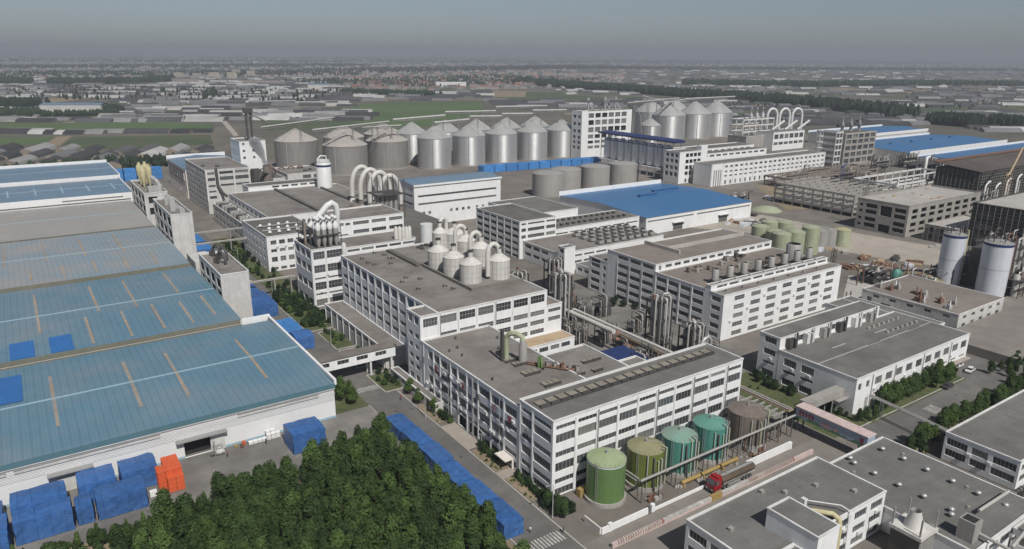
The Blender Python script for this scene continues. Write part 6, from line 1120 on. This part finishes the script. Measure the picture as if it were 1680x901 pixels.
for i, (x, y) in enumerate(((36.5, 182.6), (37.8, 181.6), (38.6, 182.8))): r = MB(); r.box(x, x+.8, y, y+.7, 0, .5+.2*i); r.box(x+.1, x+.6, y+.1, y+.6, .5+.2*i, .7+.2*i); solo('scrap_box', r, ('yellow', 'rust', 'orange')[i], ('yellowish scrap box by the loading door', 'rusty scrap box by the loading door', 'orange scrap box by the loading door')[i], 'box')
# street lamps
def lamp(): a = MB(); a.tube([(0, 0, 0), (0, 0, 8.4)], [.13, .08], 8); b = MB(); b.tube([(0, 0, 8.3), (-.8, 0, 8.7), (-1.5, 0, 8.75)], .05, 6); c_ = MB(); c_.box(-2.1, -1.4, -.13, .13, 8.66, 8.82); d_ = MB(); d_.box(-.2, .2, -.2, .2, 0, .3); return [('pole', a, 'pale_steel'), ('arm', b, 'pale_steel'), ('lamp_head', c_, 'frame'), ('foot', d_, 'raw_concrete')]
multi('street_lamp', lamp, None, [(87.9, 112, 0), (86.2, 169.8, 0), (83.4, 236, 0), (82, 300, 0), (82.5, 356, 0)], ['pale street lamp at the zebra crossing by the hall corner', 'pale street lamp beside the hall forecourt', 'pale street lamp at the beds before the footbridge', 'pale street lamp by the corner hall hedge', 'pale street lamp near the small-windowed block'], 'lamp', 'street lamps')
# people and a scooter
def person(label, x, y, rz, cm, lm='cloth_dark'):
    t = thing('person', label, 'person', (x, y, 0)); t.rotation_euler[2] = rz
    sk = bpy.data.meshes.new('body'); vs_ = [(0, 0, .92), (0, 0, 1.15), (0, 0, 1.42), (0, 0, 1.55), (0, -.02, 1.68), (.19, 0, 1.4), (.24, -.03, 1.12), (.22, -.12, .88), (-.19, 0, 1.4), (-.24, .03, 1.12), (-.22, .1, .88), (.1, 0, .86), (.11, -.1, .48), (.11, -.04, .06), (.11, -.2, .03), (-.1, 0, .86), (-.11, .08, .48), (-.11, .16, .06), (-.11, .02, .03)]
    ed = [(0, 1), (1, 2), (2, 3), (3, 4), (2, 5), (5, 6), (6, 7), (2, 8), (8, 9), (9, 10), (0, 11), (11, 12), (12, 13), (13, 14), (0, 15), (15, 16), (16, 17), (17, 18)]; rad = [.14, .14, .15, .06, .1, .07, .05, .04, .07, .05, .04, .09, .065, .05, .04, .09, .065, .05, .04]
    sk.from_pydata(vs_, ed, []); o = bpy.data.objects.new('tmp', sk); col.objects.link(o); o.modifiers.new('s', 'SKIN')
    for i, v in enumerate(sk.skin_vertices[0].data): v.radius = (rad[i], rad[i]); v.use_root = (i == 0)
    sub = o.modifiers.new('u', 'SUBSURF'); sub.levels = 1; dg = bpy.context.evaluated_depsgraph_get(); me = bpy.data.meshes.new_from_object(o.evaluated_get(dg)); bpy.data.objects.remove(o); me.name = 'body'
    for q in ('skin', cm, lm): me.materials.append(M[q])
    for pg in me.polygons: z = pg.center.z; pg.material_index = 0 if z > 1.53 or (z < 1.0 and abs(pg.center.x) > .18) else (1 if z > .92 else 2)
    link('body', me, t); h = MB(); h.lathe(0, 0, [(.11, 1.66), (.115, 1.74), (.07, 1.81), (.01, 1.83)], 10); lpart('hair', h, 'rubber', t); return t
person('person in dark clothes walking at the zebra crossing by the hall corner', 86.6, 106.4, .6, 'cloth_dark'); person('person in white standing beside the last roadside tarpaulin block', 80.6, 110.4, 2, 'white_bag'); person('person in dark red on the road below the footbridge', 85.4, 184, 3, 'cloth_red')
for i, (x, y, rz, cm, lb_) in enumerate(((33.8, 179, 1., 'cloth_red', 'person in red near the parked forklift'), (44, 180, 2.4, 'cloth_dark', 'person in dark clothes beside the white sacks'), (84.6, 213, .4, 'white_bag', 'person in white near the footbridge piers'), (110, 102.6, 1.2, 'cloth_dark', 'person in dark clothes behind the low lane wall'), (213, 88, 0, 'white_bag', 'person in white on the side road'))): person(lb_, x, y, rz, cm)
mh = MB(); mh.cyl(0, 0, -.085, -.07, .4, 14); mhm = mh.mesh('manhole_cover', ['dark_steel'])
for x, y in ((80, 120), (84, 146), (81, 178), (85, 205), (80, 232), (60, 168), (30, 172), (205, 92), (230, 93)): tag(link('manhole_cover', mhm, None, (x, y, 0)), 'round dark manhole cover in the road surface', 'manhole cover', 'manhole covers')
# ------------------------------------------------------------------ trees
def crown(seed, h, rx, z0, n, leaf, m, lobes=7, cone=0.):
    rg = random.Random(seed); b = MB(); L_s = []
    for i in range(lobes):
        a = rg.random()*6.28; f = rg.random(); zc = z0+(h-z0)*(.22+.6*f); sh = 1-cone*f; d = rx*.5*rg.random()*sh; L_s.append((d*math.cos(a), d*math.sin(a), zc, rx*rg.uniform(.42, .68)*max(.25, sh), (h-z0)*rg.uniform(.17, .28)))
    L_s.append((0, 0, z0+(h-z0)*.8, rx*.5*(1-cone*.7), (h-z0)*.24))
    for i in range(n):
        lx, ly, lz, lr, lh = L_s[rg.randrange(len(L_s))]; u = rg.uniform(-.75, 1); a = rg.random()*6.283; s_ = math.sqrt(1-u*u); k_ = rg.uniform(.72, 1.08)
        nrm = Vector((s_*math.cos(a), s_*math.sin(a), u)); c_ = Vector((lx+nrm.x*lr*k_, ly+nrm.y*lr*k_, lz+nrm.z*lh*k_))
        w_ = (nrm+Vector((rg.uniform(-.8, .8), rg.uniform(-.8, .8), rg.uniform(-.2, .9)))).normalized(); e1 = w_.orthogonal().normalized(); e2 = w_.cross(e1); ang = rg.random()*6.28; e1, e2 = e1*math.cos(ang)+e2*math.sin(ang), e2*math.cos(ang)-e1*math.sin(ang); q = leaf*rg.uniform(.6, 1.3)
        b.face([c_-e1*q, c_-e2*q*.55, c_+e1*q, c_+e2*q*.55])
    return b.mesh('crown', [m])
def trunk(seed, h, r0, top):
    rg = random.Random(seed); b = MB(); b.tube([(0, 0, -.1), (.05, .03, h*.4), (0, .05, top)], [r0, r0*.75, r0*.3], 7)
    for i in range(4): a = i*1.6+rg.random(); z = h*(.3+.09*i); b.tube([(0, .03, z), (math.cos(a)*h*.1, math.sin(a)*h*.1, z+h*.12), (math.cos(a)*h*.17, math.sin(a)*h*.17, z+h*.26)], [r0*.5, r0*.3, r0*.12], 5)
    return b.mesh('trunk', ['bark'])
def plant_proto(name, seed, h, rx, z0, n, leaf, m, lobes=8, cone=0., shrub=False):
    t = link(name, None); ORG[t] = Vector(); kids(t, link('stem' if shrub else 'trunk', trunk(seed, h, .05 if shrub else .12+h*.008, h*.7), t), link('foliage' if shrub else 'crown', crown(seed, h, rx, z0, n, leaf, m, lobes, cone), t)); return t
USED = set()
def plant(protos, x, y, s_, label, cat, group, z=-.05):
    p = RN.choice(protos); rz = RN.random()*6.28
    if p in USED: o = clone(p, None, (x, y, z), rz, None, (s_, s_, s_*RN.uniform(.88, 1.12)))
    else: USED.add(p); o = p; o.location = (x, y, z); o.rotation_euler[2] = rz; o.scale = (s_, s_, s_)
    return tag(o, label, cat, group)
TA = [plant_proto('broadleaf_tree', 10+i, 7., 2.5, 1.0, 2100, .27, 'leaf_a', 9, .35) for i in range(5)]; TBr = [plant_proto('roadside_tree', 30+i, 8.2, 2.7, 1.2, 2300, .28, 'leaf_b', 9, .3) for i in range(3)]; TC = [plant_proto('young_tree', 50+i, 4.6, 1.3, .6, 900, .23, 'leaf_b', 7, .8) for i in range(3)]
SH = [plant_proto('shrub', 70+i, 2., 1.25, .1, 420, .2, 'leaf_dark', 6, .2, True) for i in range(3)]; SG = [plant_proto('shrub', 80+i, 1.5, 1.1, .05, 360, .17, 'leaf_b', 6, .1, True) for i in range(3)]
nf = 0; y = 96.
while y < 172:
    x = -34+RN.uniform(-.8, .8)
    while x < 74:
        jx, jy = x+RN.uniform(-.9, .9), y+RN.uniform(-.9, .9); lim = 157+max(0, (jx-48))*.52 if jx > 26 else (150.5 if jx < 14 else 154)
        p_ = pixel((jx, jy, 3)); pt = pixel((jx, jy, 8))
        if jy < lim and -30 < p_[0] < 860 and pt[1] < 905 and jx < 71.4: plant(TBr if (jx > 66 and RN.random() < .75) or RN.random() < .28 else TA, jx, jy, RN.uniform(.78, 1.36) if jx < 66 else RN.uniform(.85, 1.15), 'bushy green tree in the dense grove beside the blue tarpaulin row' if not jx > 66 else 'bushy green tree at the grove edge next to the roadside tarpaulins', 'tree', 'trees of the dense grove' if not jx > 66 else 'trees at the grove edge'); nf += 1
        x += 3.3
    y += 3.25
for i in range(90):
    x, y = -20+RN.random()*46, 153+RN.random()*5; p_ = pixel((x, y, 2))
    if -40 < p_[0] and p_[1] < 930: plant(TC if i % 2 else TA, x, y, RN.uniform(.8, 1.2) if i % 2 else RN.uniform(.5, .75), 'young leafy tree on bare soil before the warehouse yard', 'tree', 'young trees before the yard')
# shrubs and trees along the hall
for y0, y1, n in ((119, 131, 24), (139, 148, 16), (163, 178, 16)):
    for i in range(n): plant(SH if RN.random() < .7 else SG, 91+RN.uniform(-.9, .5), y0+(y1-y0)*(i+.5)/n, RN.uniform(.7, 1.2), 'dark shrub in the bed along the hall wall', 'shrub', 'shrubs along the hall wall')
for i in range(24): plant(SG, 88+RN.random()*2.4, RN.choice([(120, 131), (135, 147), (165, 178)])[0]+RN.random()*11, RN.uniform(.25, .5), 'low dry plant in the sandy bed by the road', 'plant', 'low plants in the beds')
for i, (x, y) in enumerate([(89+RN.random()*4.5, 108+RN.random()*9) for _ in range(16)]): plant(TA if i % 3 == 0 else SH, x, y, .62 if i % 3 == 0 else 1.3, 'dark green bush in the clump at the hall corner', 'bush', 'bushes at the hall corner')
for i in range(30): y = RN.choice([(193, 205), (215, 229), (233, 250)]); plant(SH if i % 2 else SG, 85+RN.random()*5, y[0]+RN.random()*(y[1]-y[0]), RN.uniform(.8, 1.4), 'rounded shrub in the lawn beds near the footbridge', 'shrub', 'shrubs near the footbridge')
for i in range(95): plant(SH if i % 4 else SG, 81.6+RN.random()*10, 255+RN.random()*44, RN.uniform(1.1, 2.1), 'dark bush in the long hedge before the corner hall', 'bush', 'hedge bushes')
for i in range(60): plant(SH if i % 3 else SG, 85+RN.random()*9, 303+RN.random()*110, RN.uniform(.9, 1.6), 'bush in the strip before the small-windowed block', 'bush', 'bushes by the block')
for x, y, s_ in ((70, 193, 1.05), (72, 189, .8), (68, 197, .8), (74, 196, .6), (89.4, 186, .7), (88.6, 179, .65), (89.6, 171, .6)): plant(TBr, x, y, s_, 'tree standing between the warehouse end and the road' if x < 80 else 'small tree in the bed below the footbridge', 'tree', 'trees by the footbridge' if x < 80 else 'small trees below the footbridge')
for i in range(26): x = 199+i*1.7+RN.uniform(-.5, .5); plant(TBr+TA[:2], x, 99.8+RN.uniform(-1.2, 1.6), RN.uniform(.7, 1.), 'leafy tree in the row before the two storey workshop', 'tree', 'trees before the workshop')
for i in range(34): x = 186+i*2.3+RN.uniform(-.5, .5); plant(TBr+TA[:2], x, 82.4+RN.uniform(-1.4, 1.6), RN.uniform(.65, .95), 'leafy tree in the row across the side road from the workshop', 'tree', 'trees across the side road')
for x, y, s_ in ((184, 80.5, 1.0), (182.6, 82, .8), (192.6, 97.6, .7), (190, 98.6, .6), (188, 99.6, .6)): plant(TA, x, y, s_, 'dark tree beside the pipe bridge and flat roof' if y < 90 else 'dark bush under the pipe bridge', 'tree', 'trees by the pipe bridge' if y < 90 else 'bushes under the pipe bridge')
for i in range(30): plant(SH, 187.6+RN.uniform(-2, 1.6), 103+RN.random()*34, RN.uniform(.8, 1.5), 'dark bush at the foot of the workshop side wall', 'bush', 'bushes at the workshop side')
for i in range(12): plant(SG, 176+RN.random()*9, 99+RN.random()*36, RN.uniform(.5, 1.), 'low grass bush on the lawn beside the service road', 'bush', 'bushes on the side lawn')
for i in range(9): plant(TA, 256+i*2.4, 94+RN.uniform(-1, 1)-(i % 2)*3, RN.uniform(.5, .7), 'small tree at the car park edge', 'tree', 'trees at the car park')
for i in range(8): plant(SH, 196+RN.random()*7, 196+RN.random()*24, RN.uniform(1, 1.8), 'bush on the green patch by the tall white block', 'bush', 'bushes by the tall block')
# ------------------------------------------------------------------ far country
def fpoly(name, pts, m, z=-.2): psheet(name, gp(pts), z, m)
fpoly('crop_field', [(0, 203), (250, 200), (350, 204), (352, 211), (0, 216)], 'crop'); fpoly('crop_field', [(120, 225), (345, 221), (350, 236), (185, 245), (100, 240)], 'crop_dark', -.21); fpoly('crop_field', [(0, 226), (90, 224), (70, 236), (0, 238)], 'crop', -.21); fpoly('fallow_field', [(92, 224), (118, 223), (98, 239), (72, 238)], 'soil', -.2)
fpoly('crop_field', [(570, 173), (640, 168), (790, 166), (795, 185), (720, 204), (640, 217), (590, 210)], 'crop'); fpoly('crop_field', [(415, 180), (560, 176), (600, 205), (440, 215)], 'crop_dark', -.21)
fpoly('crop_field', [(850, 150), (1000, 160), (980, 172), (800, 165)], 'crop_dark', -.22)
fpoly('field_track', [(330, 160), (336, 158), (392, 222), (384, 224)], 'track', -.17)
def ghouse(dark=True):
    b = MB(); L2, w_ = 24., 6.; prof = [(-w_, 0), (-w_*.8, 2.2), (0, 4.2), (w_*.5, 5.), (w_, 3.6), (w_, 0)]
    for i in range(len(prof)-1):
        (a, za), (c_, zc) = prof[i], prof[i+1]; b.face([(-L2, a, za), (L2, a, za), (L2, c_, zc), (-L2, c_, zc)], 0 if i < 3 else 1)
    for sx in (-L2, L2): b.face([(sx, a, z) for a, z in prof], 1)
    return b
gm = [ghouse().mesh('greenhouse', ['mat_dark', 'mud_wall']), ghouse().mesh('greenhouse', ['plastic_pale', 'mud_wall']), ghouse().mesh('greenhouse', ['far_roof', 'mud_wall'])]
def hit(p, zones): return any(a <= p[0] <= c_ and b_ <= p[1] <= d_ for a, b_, c_, d_ in zones)
GREEN = [(0, 201, 352, 214), (0, 222, 352, 246), (575, 165, 790, 216)]
near = []
rows_ = [(256, 5, -20, 360, 40, 1.), (247, 5, -30, 340, 46, 1.), (266, 4, -10, 330, 44, 1.), (196, 3, 190, 380, 40, 1), (191, 3, 190, 380, 36, 1), (218, 2, 10, 340, 34, 1), (198, 2, 0, 350, 30, 1)]
for yb, jit, xa, xb, st, s_ in rows_:
    x = xa
    while x < xb: near.append((x+RN.uniform(-6, 6), yb+RN.uniform(-2, 2))); x += st
y = 196.
while y > 132:
    x = -20+RN.uniform(0, 30); d = ground(840, y).length; step = max(16, 52*1201/d*1.15)
    while x < 1700:
        xx, yy = x+RN.uniform(-.3, .3)*step, y+RN.uniform(-1.5, 1.5)
        lim = 128 if xx < 560 else 150
        if not hit((xx, yy), GREEN+[(380, 176, 1700, 300), (60, 160, 190, 200), (800, 120, 1500, 165)]) and yy > lim and RN.random() < .8: near.append((xx, yy))
        x += step
    y -= max(1.6, 14*1201*100/(d*d)*1.9)
for i in range(110): xx, yy = 930+RN.random()*740, 166+RN.random()*36; near.append((xx, yy)) if yy < 205 and not (xx < 1060 and yy > 176) else None
for i in range(120):
    xx, yy = 1060+RN.random()*640, 186+RN.random()*30; q_ = ground(xx, yy)
    if q_.x > 1010 and not (1500 < xx and 196 < yy < 212 and xx < 1610): near.append((xx, yy))
for i in range(40): near.append((430+RN.random()*180, 180+RN.random()*18))
near = [n_ for n_ in near if pixel(tuple(ground(*n_)))[1] < 282]
near.sort(key=lambda n_: -n_[1]); cnt = 0; rest = MB()
def gh_in(mb, base, p, rz, s_, mi):
    ca, sa = math.cos(rz)*s_, math.sin(rz)*s_
    for f, mm in zip(base.f, base.m): mb.face([(p.x+base.v[i][0]*ca-base.v[i][1]*sa, p.y+base.v[i][0]*sa+base.v[i][1]*ca, base.v[i][2]*s_-.3) for i in f], mi if mm == 0 else 3)
gb = ghouse()
fp = MB()
for i in range(420):
    xx = -20+RN.random()*1720; yy = 99+100*(RN.random()**1.7)
    if hit((xx, yy), GREEN) or (yy > 170 and xx > 380 and xx < 1000): continue
    p = ground(xx, yy); a = RN.choice([-.6, .97])+RN.uniform(-.05, .05); l, w_ = RN.uniform(40, 170), RN.uniform(20, 60); ca, sa = math.cos(a), math.sin(a)
    if p.x < 1000 and p.y < 760: continue
    fp.face([(p.x+ca*u*l-sa*v*w_, p.y+sa*u*l+ca*v*w_, -.29+.0004*i) for u, v in ((-1, -1), (1, -1), (1, 1), (-1, 1))], RN.choices([0, 1, 2, 3], [.25, .3, .25, .2])[0])
struct('field_parcels', fp, ['crop_dark', 'soil', 'plain', 'lawn'])
for i, (x_, y_) in enumerate(near):
    p = ground(x_, y_); left = x_ < 560; rz = (1.15 if left and y_ > 225 else RN.choice([-.55, -.6, -.5]))+RN.uniform(-.06, .06); s_ = RN.uniform(.85, 1.25); k_ = RN.choices([0, 1, 2], [.68, .08, .24] if x_ > 560 or y_ > 225 else [.34, .34, .32])[0]
    if p.y < 745 and p.x > -60 and p.x < 560: continue
    if cnt < 300:
        o = link('greenhouse', gm[k_], None, (p.x, p.y, -.3), rz); o.scale = (s_, s_, s_); tag(o, ('low greenhouse under dark mats on the plain', 'low greenhouse with pale plastic cover on the plain', 'low greenhouse with grey cover on the plain')[k_], 'greenhouse', ('dark greenhouses', 'pale greenhouses', 'grey greenhouses')[k_]); cnt += 1
    else: gh_in(rest, gb, p, rz, s_, k_)
y = 132
for i in range(2600):
    yy = 101+55*(RN.random()**1.6); xx = -20+RN.random()*1720; p = ground(xx, yy)
    if hit((xx, yy), GREEN) or (560 < xx < 900 and 115 < yy < 150): continue
    if yy > 150 and xx < 930: continue
    gh_in(rest, gb, p, RN.choice([-.55, .3, -.6]), RN.uniform(.6, 1.2), RN.choices([0, 1, 2], [.42, .26, .32])[0])
o = rest and struct('distant_greenhouses', rest, ['mat_dark', 'plastic_pale', 'far_roof', 'mud_wall'], 'stuff')
# village houses
def house(mb, p, rz, w_, l, h, rise, mi, mw):
    ca, sa = math.cos(rz), math.sin(rz)
    def T(x, y, z): return (p.x+x*ca-y*sa, p.y+x*sa+y*ca, z-.3)
    for a, c_ in (((-l, -w_), (l, -w_)), ((l, -w_), (l, w_)), ((l, w_), (-l, w_)), ((-l, w_), (-l, -w_))): mb.face([T(*a, 0), T(*c_, 0), T(*c_, h), T(*a, h)], mw)
    if rise:
        mb.face([T(-l, -w_, h), T(l, -w_, h), T(l, 0, h+rise), T(-l, 0, h+rise)], mi); mb.face([T(-l, 0, h+rise), T(l, 0, h+rise), T(l, w_, h), T(-l, w_, h)], mi)
        for sx in (-l, l): mb.face([T(sx, -w_, h), T(sx, w_, h), T(sx, 0, h+rise)], mw)
    else: mb.face([T(-l, -w_, h), T(l, -w_, h), T(l, w_, h), T(-l, w_, h)], mi)
hm = []
for mi in ('tile_red', 'far_roof'):
    b = MB(); house(b, Vector((0, 0, .3)), 0, 5, 9, 5.4, 3, 0, 1); hm.append(b.mesh('village_house', [mi, 'house_wall']))
spots = []
for i in range(620):
    xx = 560+RN.random()*350; yy = 112+RN.random()*38
    if abs(yy-(128+(xx-735)*-.02)) < 20: spots.append((xx, yy, 0 if RN.random() < .72 else 1))
for i in range(160): spots.append((895+RN.random()*130, 122+RN.random()*14, 0 if RN.random() < .6 else 1))
for i in range(520): spots.append((RN.random()*560, 104+RN.random()*26, 1 if RN.random() < .88 else 0))
spots.sort(key=lambda q: -q[1]); hr_ = MB()
for i, (xx, yy, k_) in enumerate(spots):
    p = ground(xx, yy); rz = RN.choice([-.6, .95])+RN.uniform(-.05, .05); s_ = RN.uniform(.8, 1.4)
    if i < 290:
        o = link('village_house', hm[k_], None, (p.x, p.y, -.3), rz); o.scale = (s_, s_, s_); tag(o, ('small village house with red tiled roof beyond the greenhouses', 'small village house with grey roof beyond the greenhouses')[k_], 'house', ('red roofed village houses', 'grey roofed village houses')[k_])
    else: house(hr_, p, rz, 5*s_, 9*s_, 5.4*s_, 3*s_, k_, 2)
for i in range(2200):
    yy = 93.5+18*(RN.random()**1.3); xx = -10+RN.random()*1700; p = ground(xx, yy); s_ = RN.uniform(.8, 1.9); house(hr_, p, RN.choice([-.6, .95]), 6*s_, 12*s_, 6*s_, 2*s_ if RN.random() < .6 else 0, 0 if RN.random() < .2 else 1, 2)
struct('distant_town', hr_, ['tile_red', 'far_roof', 'house_wall'], 'stuff')
# apartment blocks and sheds that stand out
def far_block(label, x_, y_, w_, d_, h, m='house_cream', roofm='far_roof', rz=-.6):
    p = ground(x_, y_); t = thing('apartment_block', label, 'building', (p.x, p.y, -.3), None, 0); b = MB(); house(b, p, rz, d_/2, w_/2, h, 0, 0, 0); part('wall', b, m, t)
    r = MB(); ca, sa = math.cos(rz), math.sin(rz); n = int(h/3.2)
    for k_ in range(n):
        z = 1.4+k_*3.2; q = [(-w_/2+1, -d_/2-.1), (w_/2-1, -d_/2-.1)]; q = [(p.x+a*ca-c_*sa, p.y+a*sa+c_*ca) for a, c_ in q]; r.face([(*q[0], z), (*q[1], z), (*q[1], z+1.3), (*q[0], z+1.3)])
    part('window_band', r, 'glass', t); r = MB(); house(r, Vector((p.x, p.y, 0)), rz, d_/2+.5, w_/2+.5, .8, 0, 0, 0); r.v = [(x, y, z+h-.3) for x, y, z in r.v]; part('roof', r, roofm, t)
for i, (x_, y_, w_, h) in enumerate(((293, 128, 30, 22), (324, 128, 30, 20), (352, 128, 36, 22), (381, 128, 34, 22), (388, 122, 34, 24), (412, 125, 30, 24), (340, 108, 90, 26), (297, 135, 110, 14), (428, 138, 120, 12), (419, 106, 26, 30), (464, 106, 24, 40))):
    far_block(('cream block at the town edge by the field track', 'cream block next to the town edge one', 'wide cream block in the town', 'cream block before a slightly taller one', 'slightly taller cream block in the town', 'cream block at the end of the cream group', 'long white block at the back of the town', 'long pinkish low block in front of the cream blocks', 'long pink brick building at the town front', 'small white tower block in the back of the town', 'reddish tower with white top in the town')[i], x_, y_, w_, 14, h, ('house_cream', 'house_cream', 'house_cream', 'house_cream', 'house_cream', 'house_cream', 'white_wall', 'pink_wall', 'pink_wall', 'white_wall', 'tile_red')[i])
def far_shed(label, x0, x1, yb, h, m='old_white_wall', rm='steel_blue_sheet', dep=30):
    p, q = ground(x0, yb), ground(x1, yb); c_ = (p+q)/2; l = (q-p).length/2; rz = math.atan2(q.y-p.y, q.x-p.x); t = thing('far_shed', label, 'warehouse', tuple(c_)); c_ = c_+Vector((-math.sin(rz), math.cos(rz), 0))*dep/2; ca, sa = math.cos(rz), math.sin(rz); b = MB(); house(b, c_, rz, dep/2, l, h, 0, 0, 0); part('wall', b, m, t); b = MB(); house(b, c_, rz, dep/2+.4, l+.4, h+.1, 3, 0, 0); b.f = b.f[4:6]; b.m = [0, 0]; b.s = [False]*2; part('roof', b, rm, t)
far_shed('long white shed with pale blue roof among dark trees', 66, 166, 183, 11); far_shed('small pale blue shed beside the long white one', 24, 48, 189, 9); far_shed('pale blue roofed shed at the edge of the village', 505, 541, 146, 12); far_shed('bright white shed in the red roofed village', 715, 765, 143, 12, 'white_wall', 'coping')
r = MB(); p = ground(924, 97); r.lathe(p.x, p.y, [(9, 0), (6, 150), (5, 170)], 12); solo('chimney', r, 'far_roof', 'tall faint chimney on the horizon', 'chimney'); 
# tree belts and scattered trees
def belt(name, pts, n, hmin, hmax, rows=3, spread=26, seed=1):
    rg = random.Random(seed); b = MB(); P = [ground(*q) for q in pts]; seg = [(P[i+1]-P[i]).length for i in range(len(P)-1)]; tot = sum(seg)
    for i in range(n):
        d = rg.random()*tot; k_ = 0
        while d > seg[k_]: d -= seg[k_]; k_ += 1
        c_ = P[k_].lerp(P[k_+1], d/seg[k_]); nr = Vector((-(P[k_+1]-P[k_]).y, (P[k_+1]-P[k_]).x, 0)).normalized(); c_ = c_+nr*rg.uniform(-spread/2, spread/2); h = rg.uniform(hmin, hmax); r0 = h*rg.uniform(.18, .28); s = 5; a0 = rg.random()*6
        prof = [(r0*.5, h*.06), (r0*rg.uniform(.8, 1.1), h*.35), (r0*rg.uniform(.6, 1), h*.68), (r0*.25, h*.93), (.05, h)]
        prev = [[(c_.x+r_*rg.uniform(.7, 1.3)*math.cos(a0+q*6.283/s), c_.y+r_*rg.uniform(.7, 1.3)*math.sin(a0+q*6.283/s), z+rg.uniform(-.06, .06)*h) for q in range(s)] for r_, z in prof]
        for u in range(4):
            for q in range(s): b.face([prev[u][q], prev[u][(q+1) % s], prev[u+1][(q+1) % s], prev[u+1][q]])
    return struct(name, b, 'leaf_far', 'stuff')
belt('tree_belt', [(850, 137), (1000, 149), (1120, 158), (1250, 168), (1350, 177), (1484, 192)], 2600, 15, 23, 4, 60, 2)
belt('tree_belt', [(1120, 138), (1300, 142), (1500, 140), (1680, 141)], 1500, 14, 22, 4, 90, 3); belt('tree_belt', [(0, 138), (52, 138)], 300, 16, 24, 3, 60, 4); belt('tree_belt', [(78, 139), (250, 137), (275, 134)], 700, 16, 24, 3, 60, 5)
belt('tree_belt', [(1530, 202), (1605, 208)], 420, 13, 19, 3, 50, 6); belt('tree_belt', [(1628, 205), (1690, 210)], 300, 13, 18, 3, 40, 7); belt('tree_belt', [(0, 192), (60, 192)], 220, 9, 16, 3, 30, 8); belt('tree_belt', [(60, 191), (195, 189)], 180, 6, 11, 2, 14, 9); belt('tree_belt', [(0, 176), (60, 178)], 160, 12, 20, 3, 60, 10)
belt('tree_belt', [(160, 178), (196, 186)], 60, 9, 14, 2, 20, 11); belt('tree_belt', [(560, 152), (720, 158)], 260, 8, 15, 3, 50, 12); belt('tree_belt', [(340, 163), (352, 150)], 40, 10, 16, 2, 30, 13); belt('tree_belt', [(200, 276), (355, 268)], 70, 6, 12, 2, 12, 14); belt('tree_belt', [(0, 283), (190, 268)], 60, 5, 9, 2, 10, 15); 
belt('tree_belt', [(-20, 112), (600, 108)], 2600, 12, 22, 3, 500, 17); belt('tree_belt', [(560, 118), (1000, 110)], 1800, 12, 22, 3, 700, 18); belt('tree_belt', [(900, 112), (1700, 116)], 2200, 12, 22, 3, 700, 19); belt('tree_belt', [(0, 101), (1700, 104)], 2600, 14, 26, 3, 1400, 20); belt('tree_belt', [(-40, 97), (1720, 100)], 2200, 16, 30, 3, 2500, 21); belt('tree_belt', [(560, 140), (900, 128)], 1700, 8, 14, 3, 700, 22); belt('tree_belt', [(0, 150), (560, 160)], 520, 5, 12, 3, 500, 23); belt('tree_belt', [(1000, 178), (1680, 172)], 160, 5, 9, 3, 200, 24)
belt('tree_belt', [(0, 124), (560, 120)], 2000, 8, 16, 3, 800, 25)
# ------------------------------------------------------------------ haze: one even body of air round the place
hz = bpy.data.materials.new('haze'); hz.use_nodes = True; n_ = hz.node_tree; n_.nodes.remove(n_.nodes['Principled BSDF']); pv = n_.nodes.new('ShaderNodeVolumePrincipled'); pv.inputs['Density'].default_value = HAZE; pv.inputs['Color'].default_value = HAZE_COL; pv.inputs['Anisotropy'].default_value = .0
n_.links.new(pv.outputs[0], n_.nodes['Material Output'].inputs['Volume']); M['haze'] = hz
b = MB(); b.box(-9100, 21100, -1600, 24100, -1.3, 178); struct('haze', b, 'haze', 'stuff')
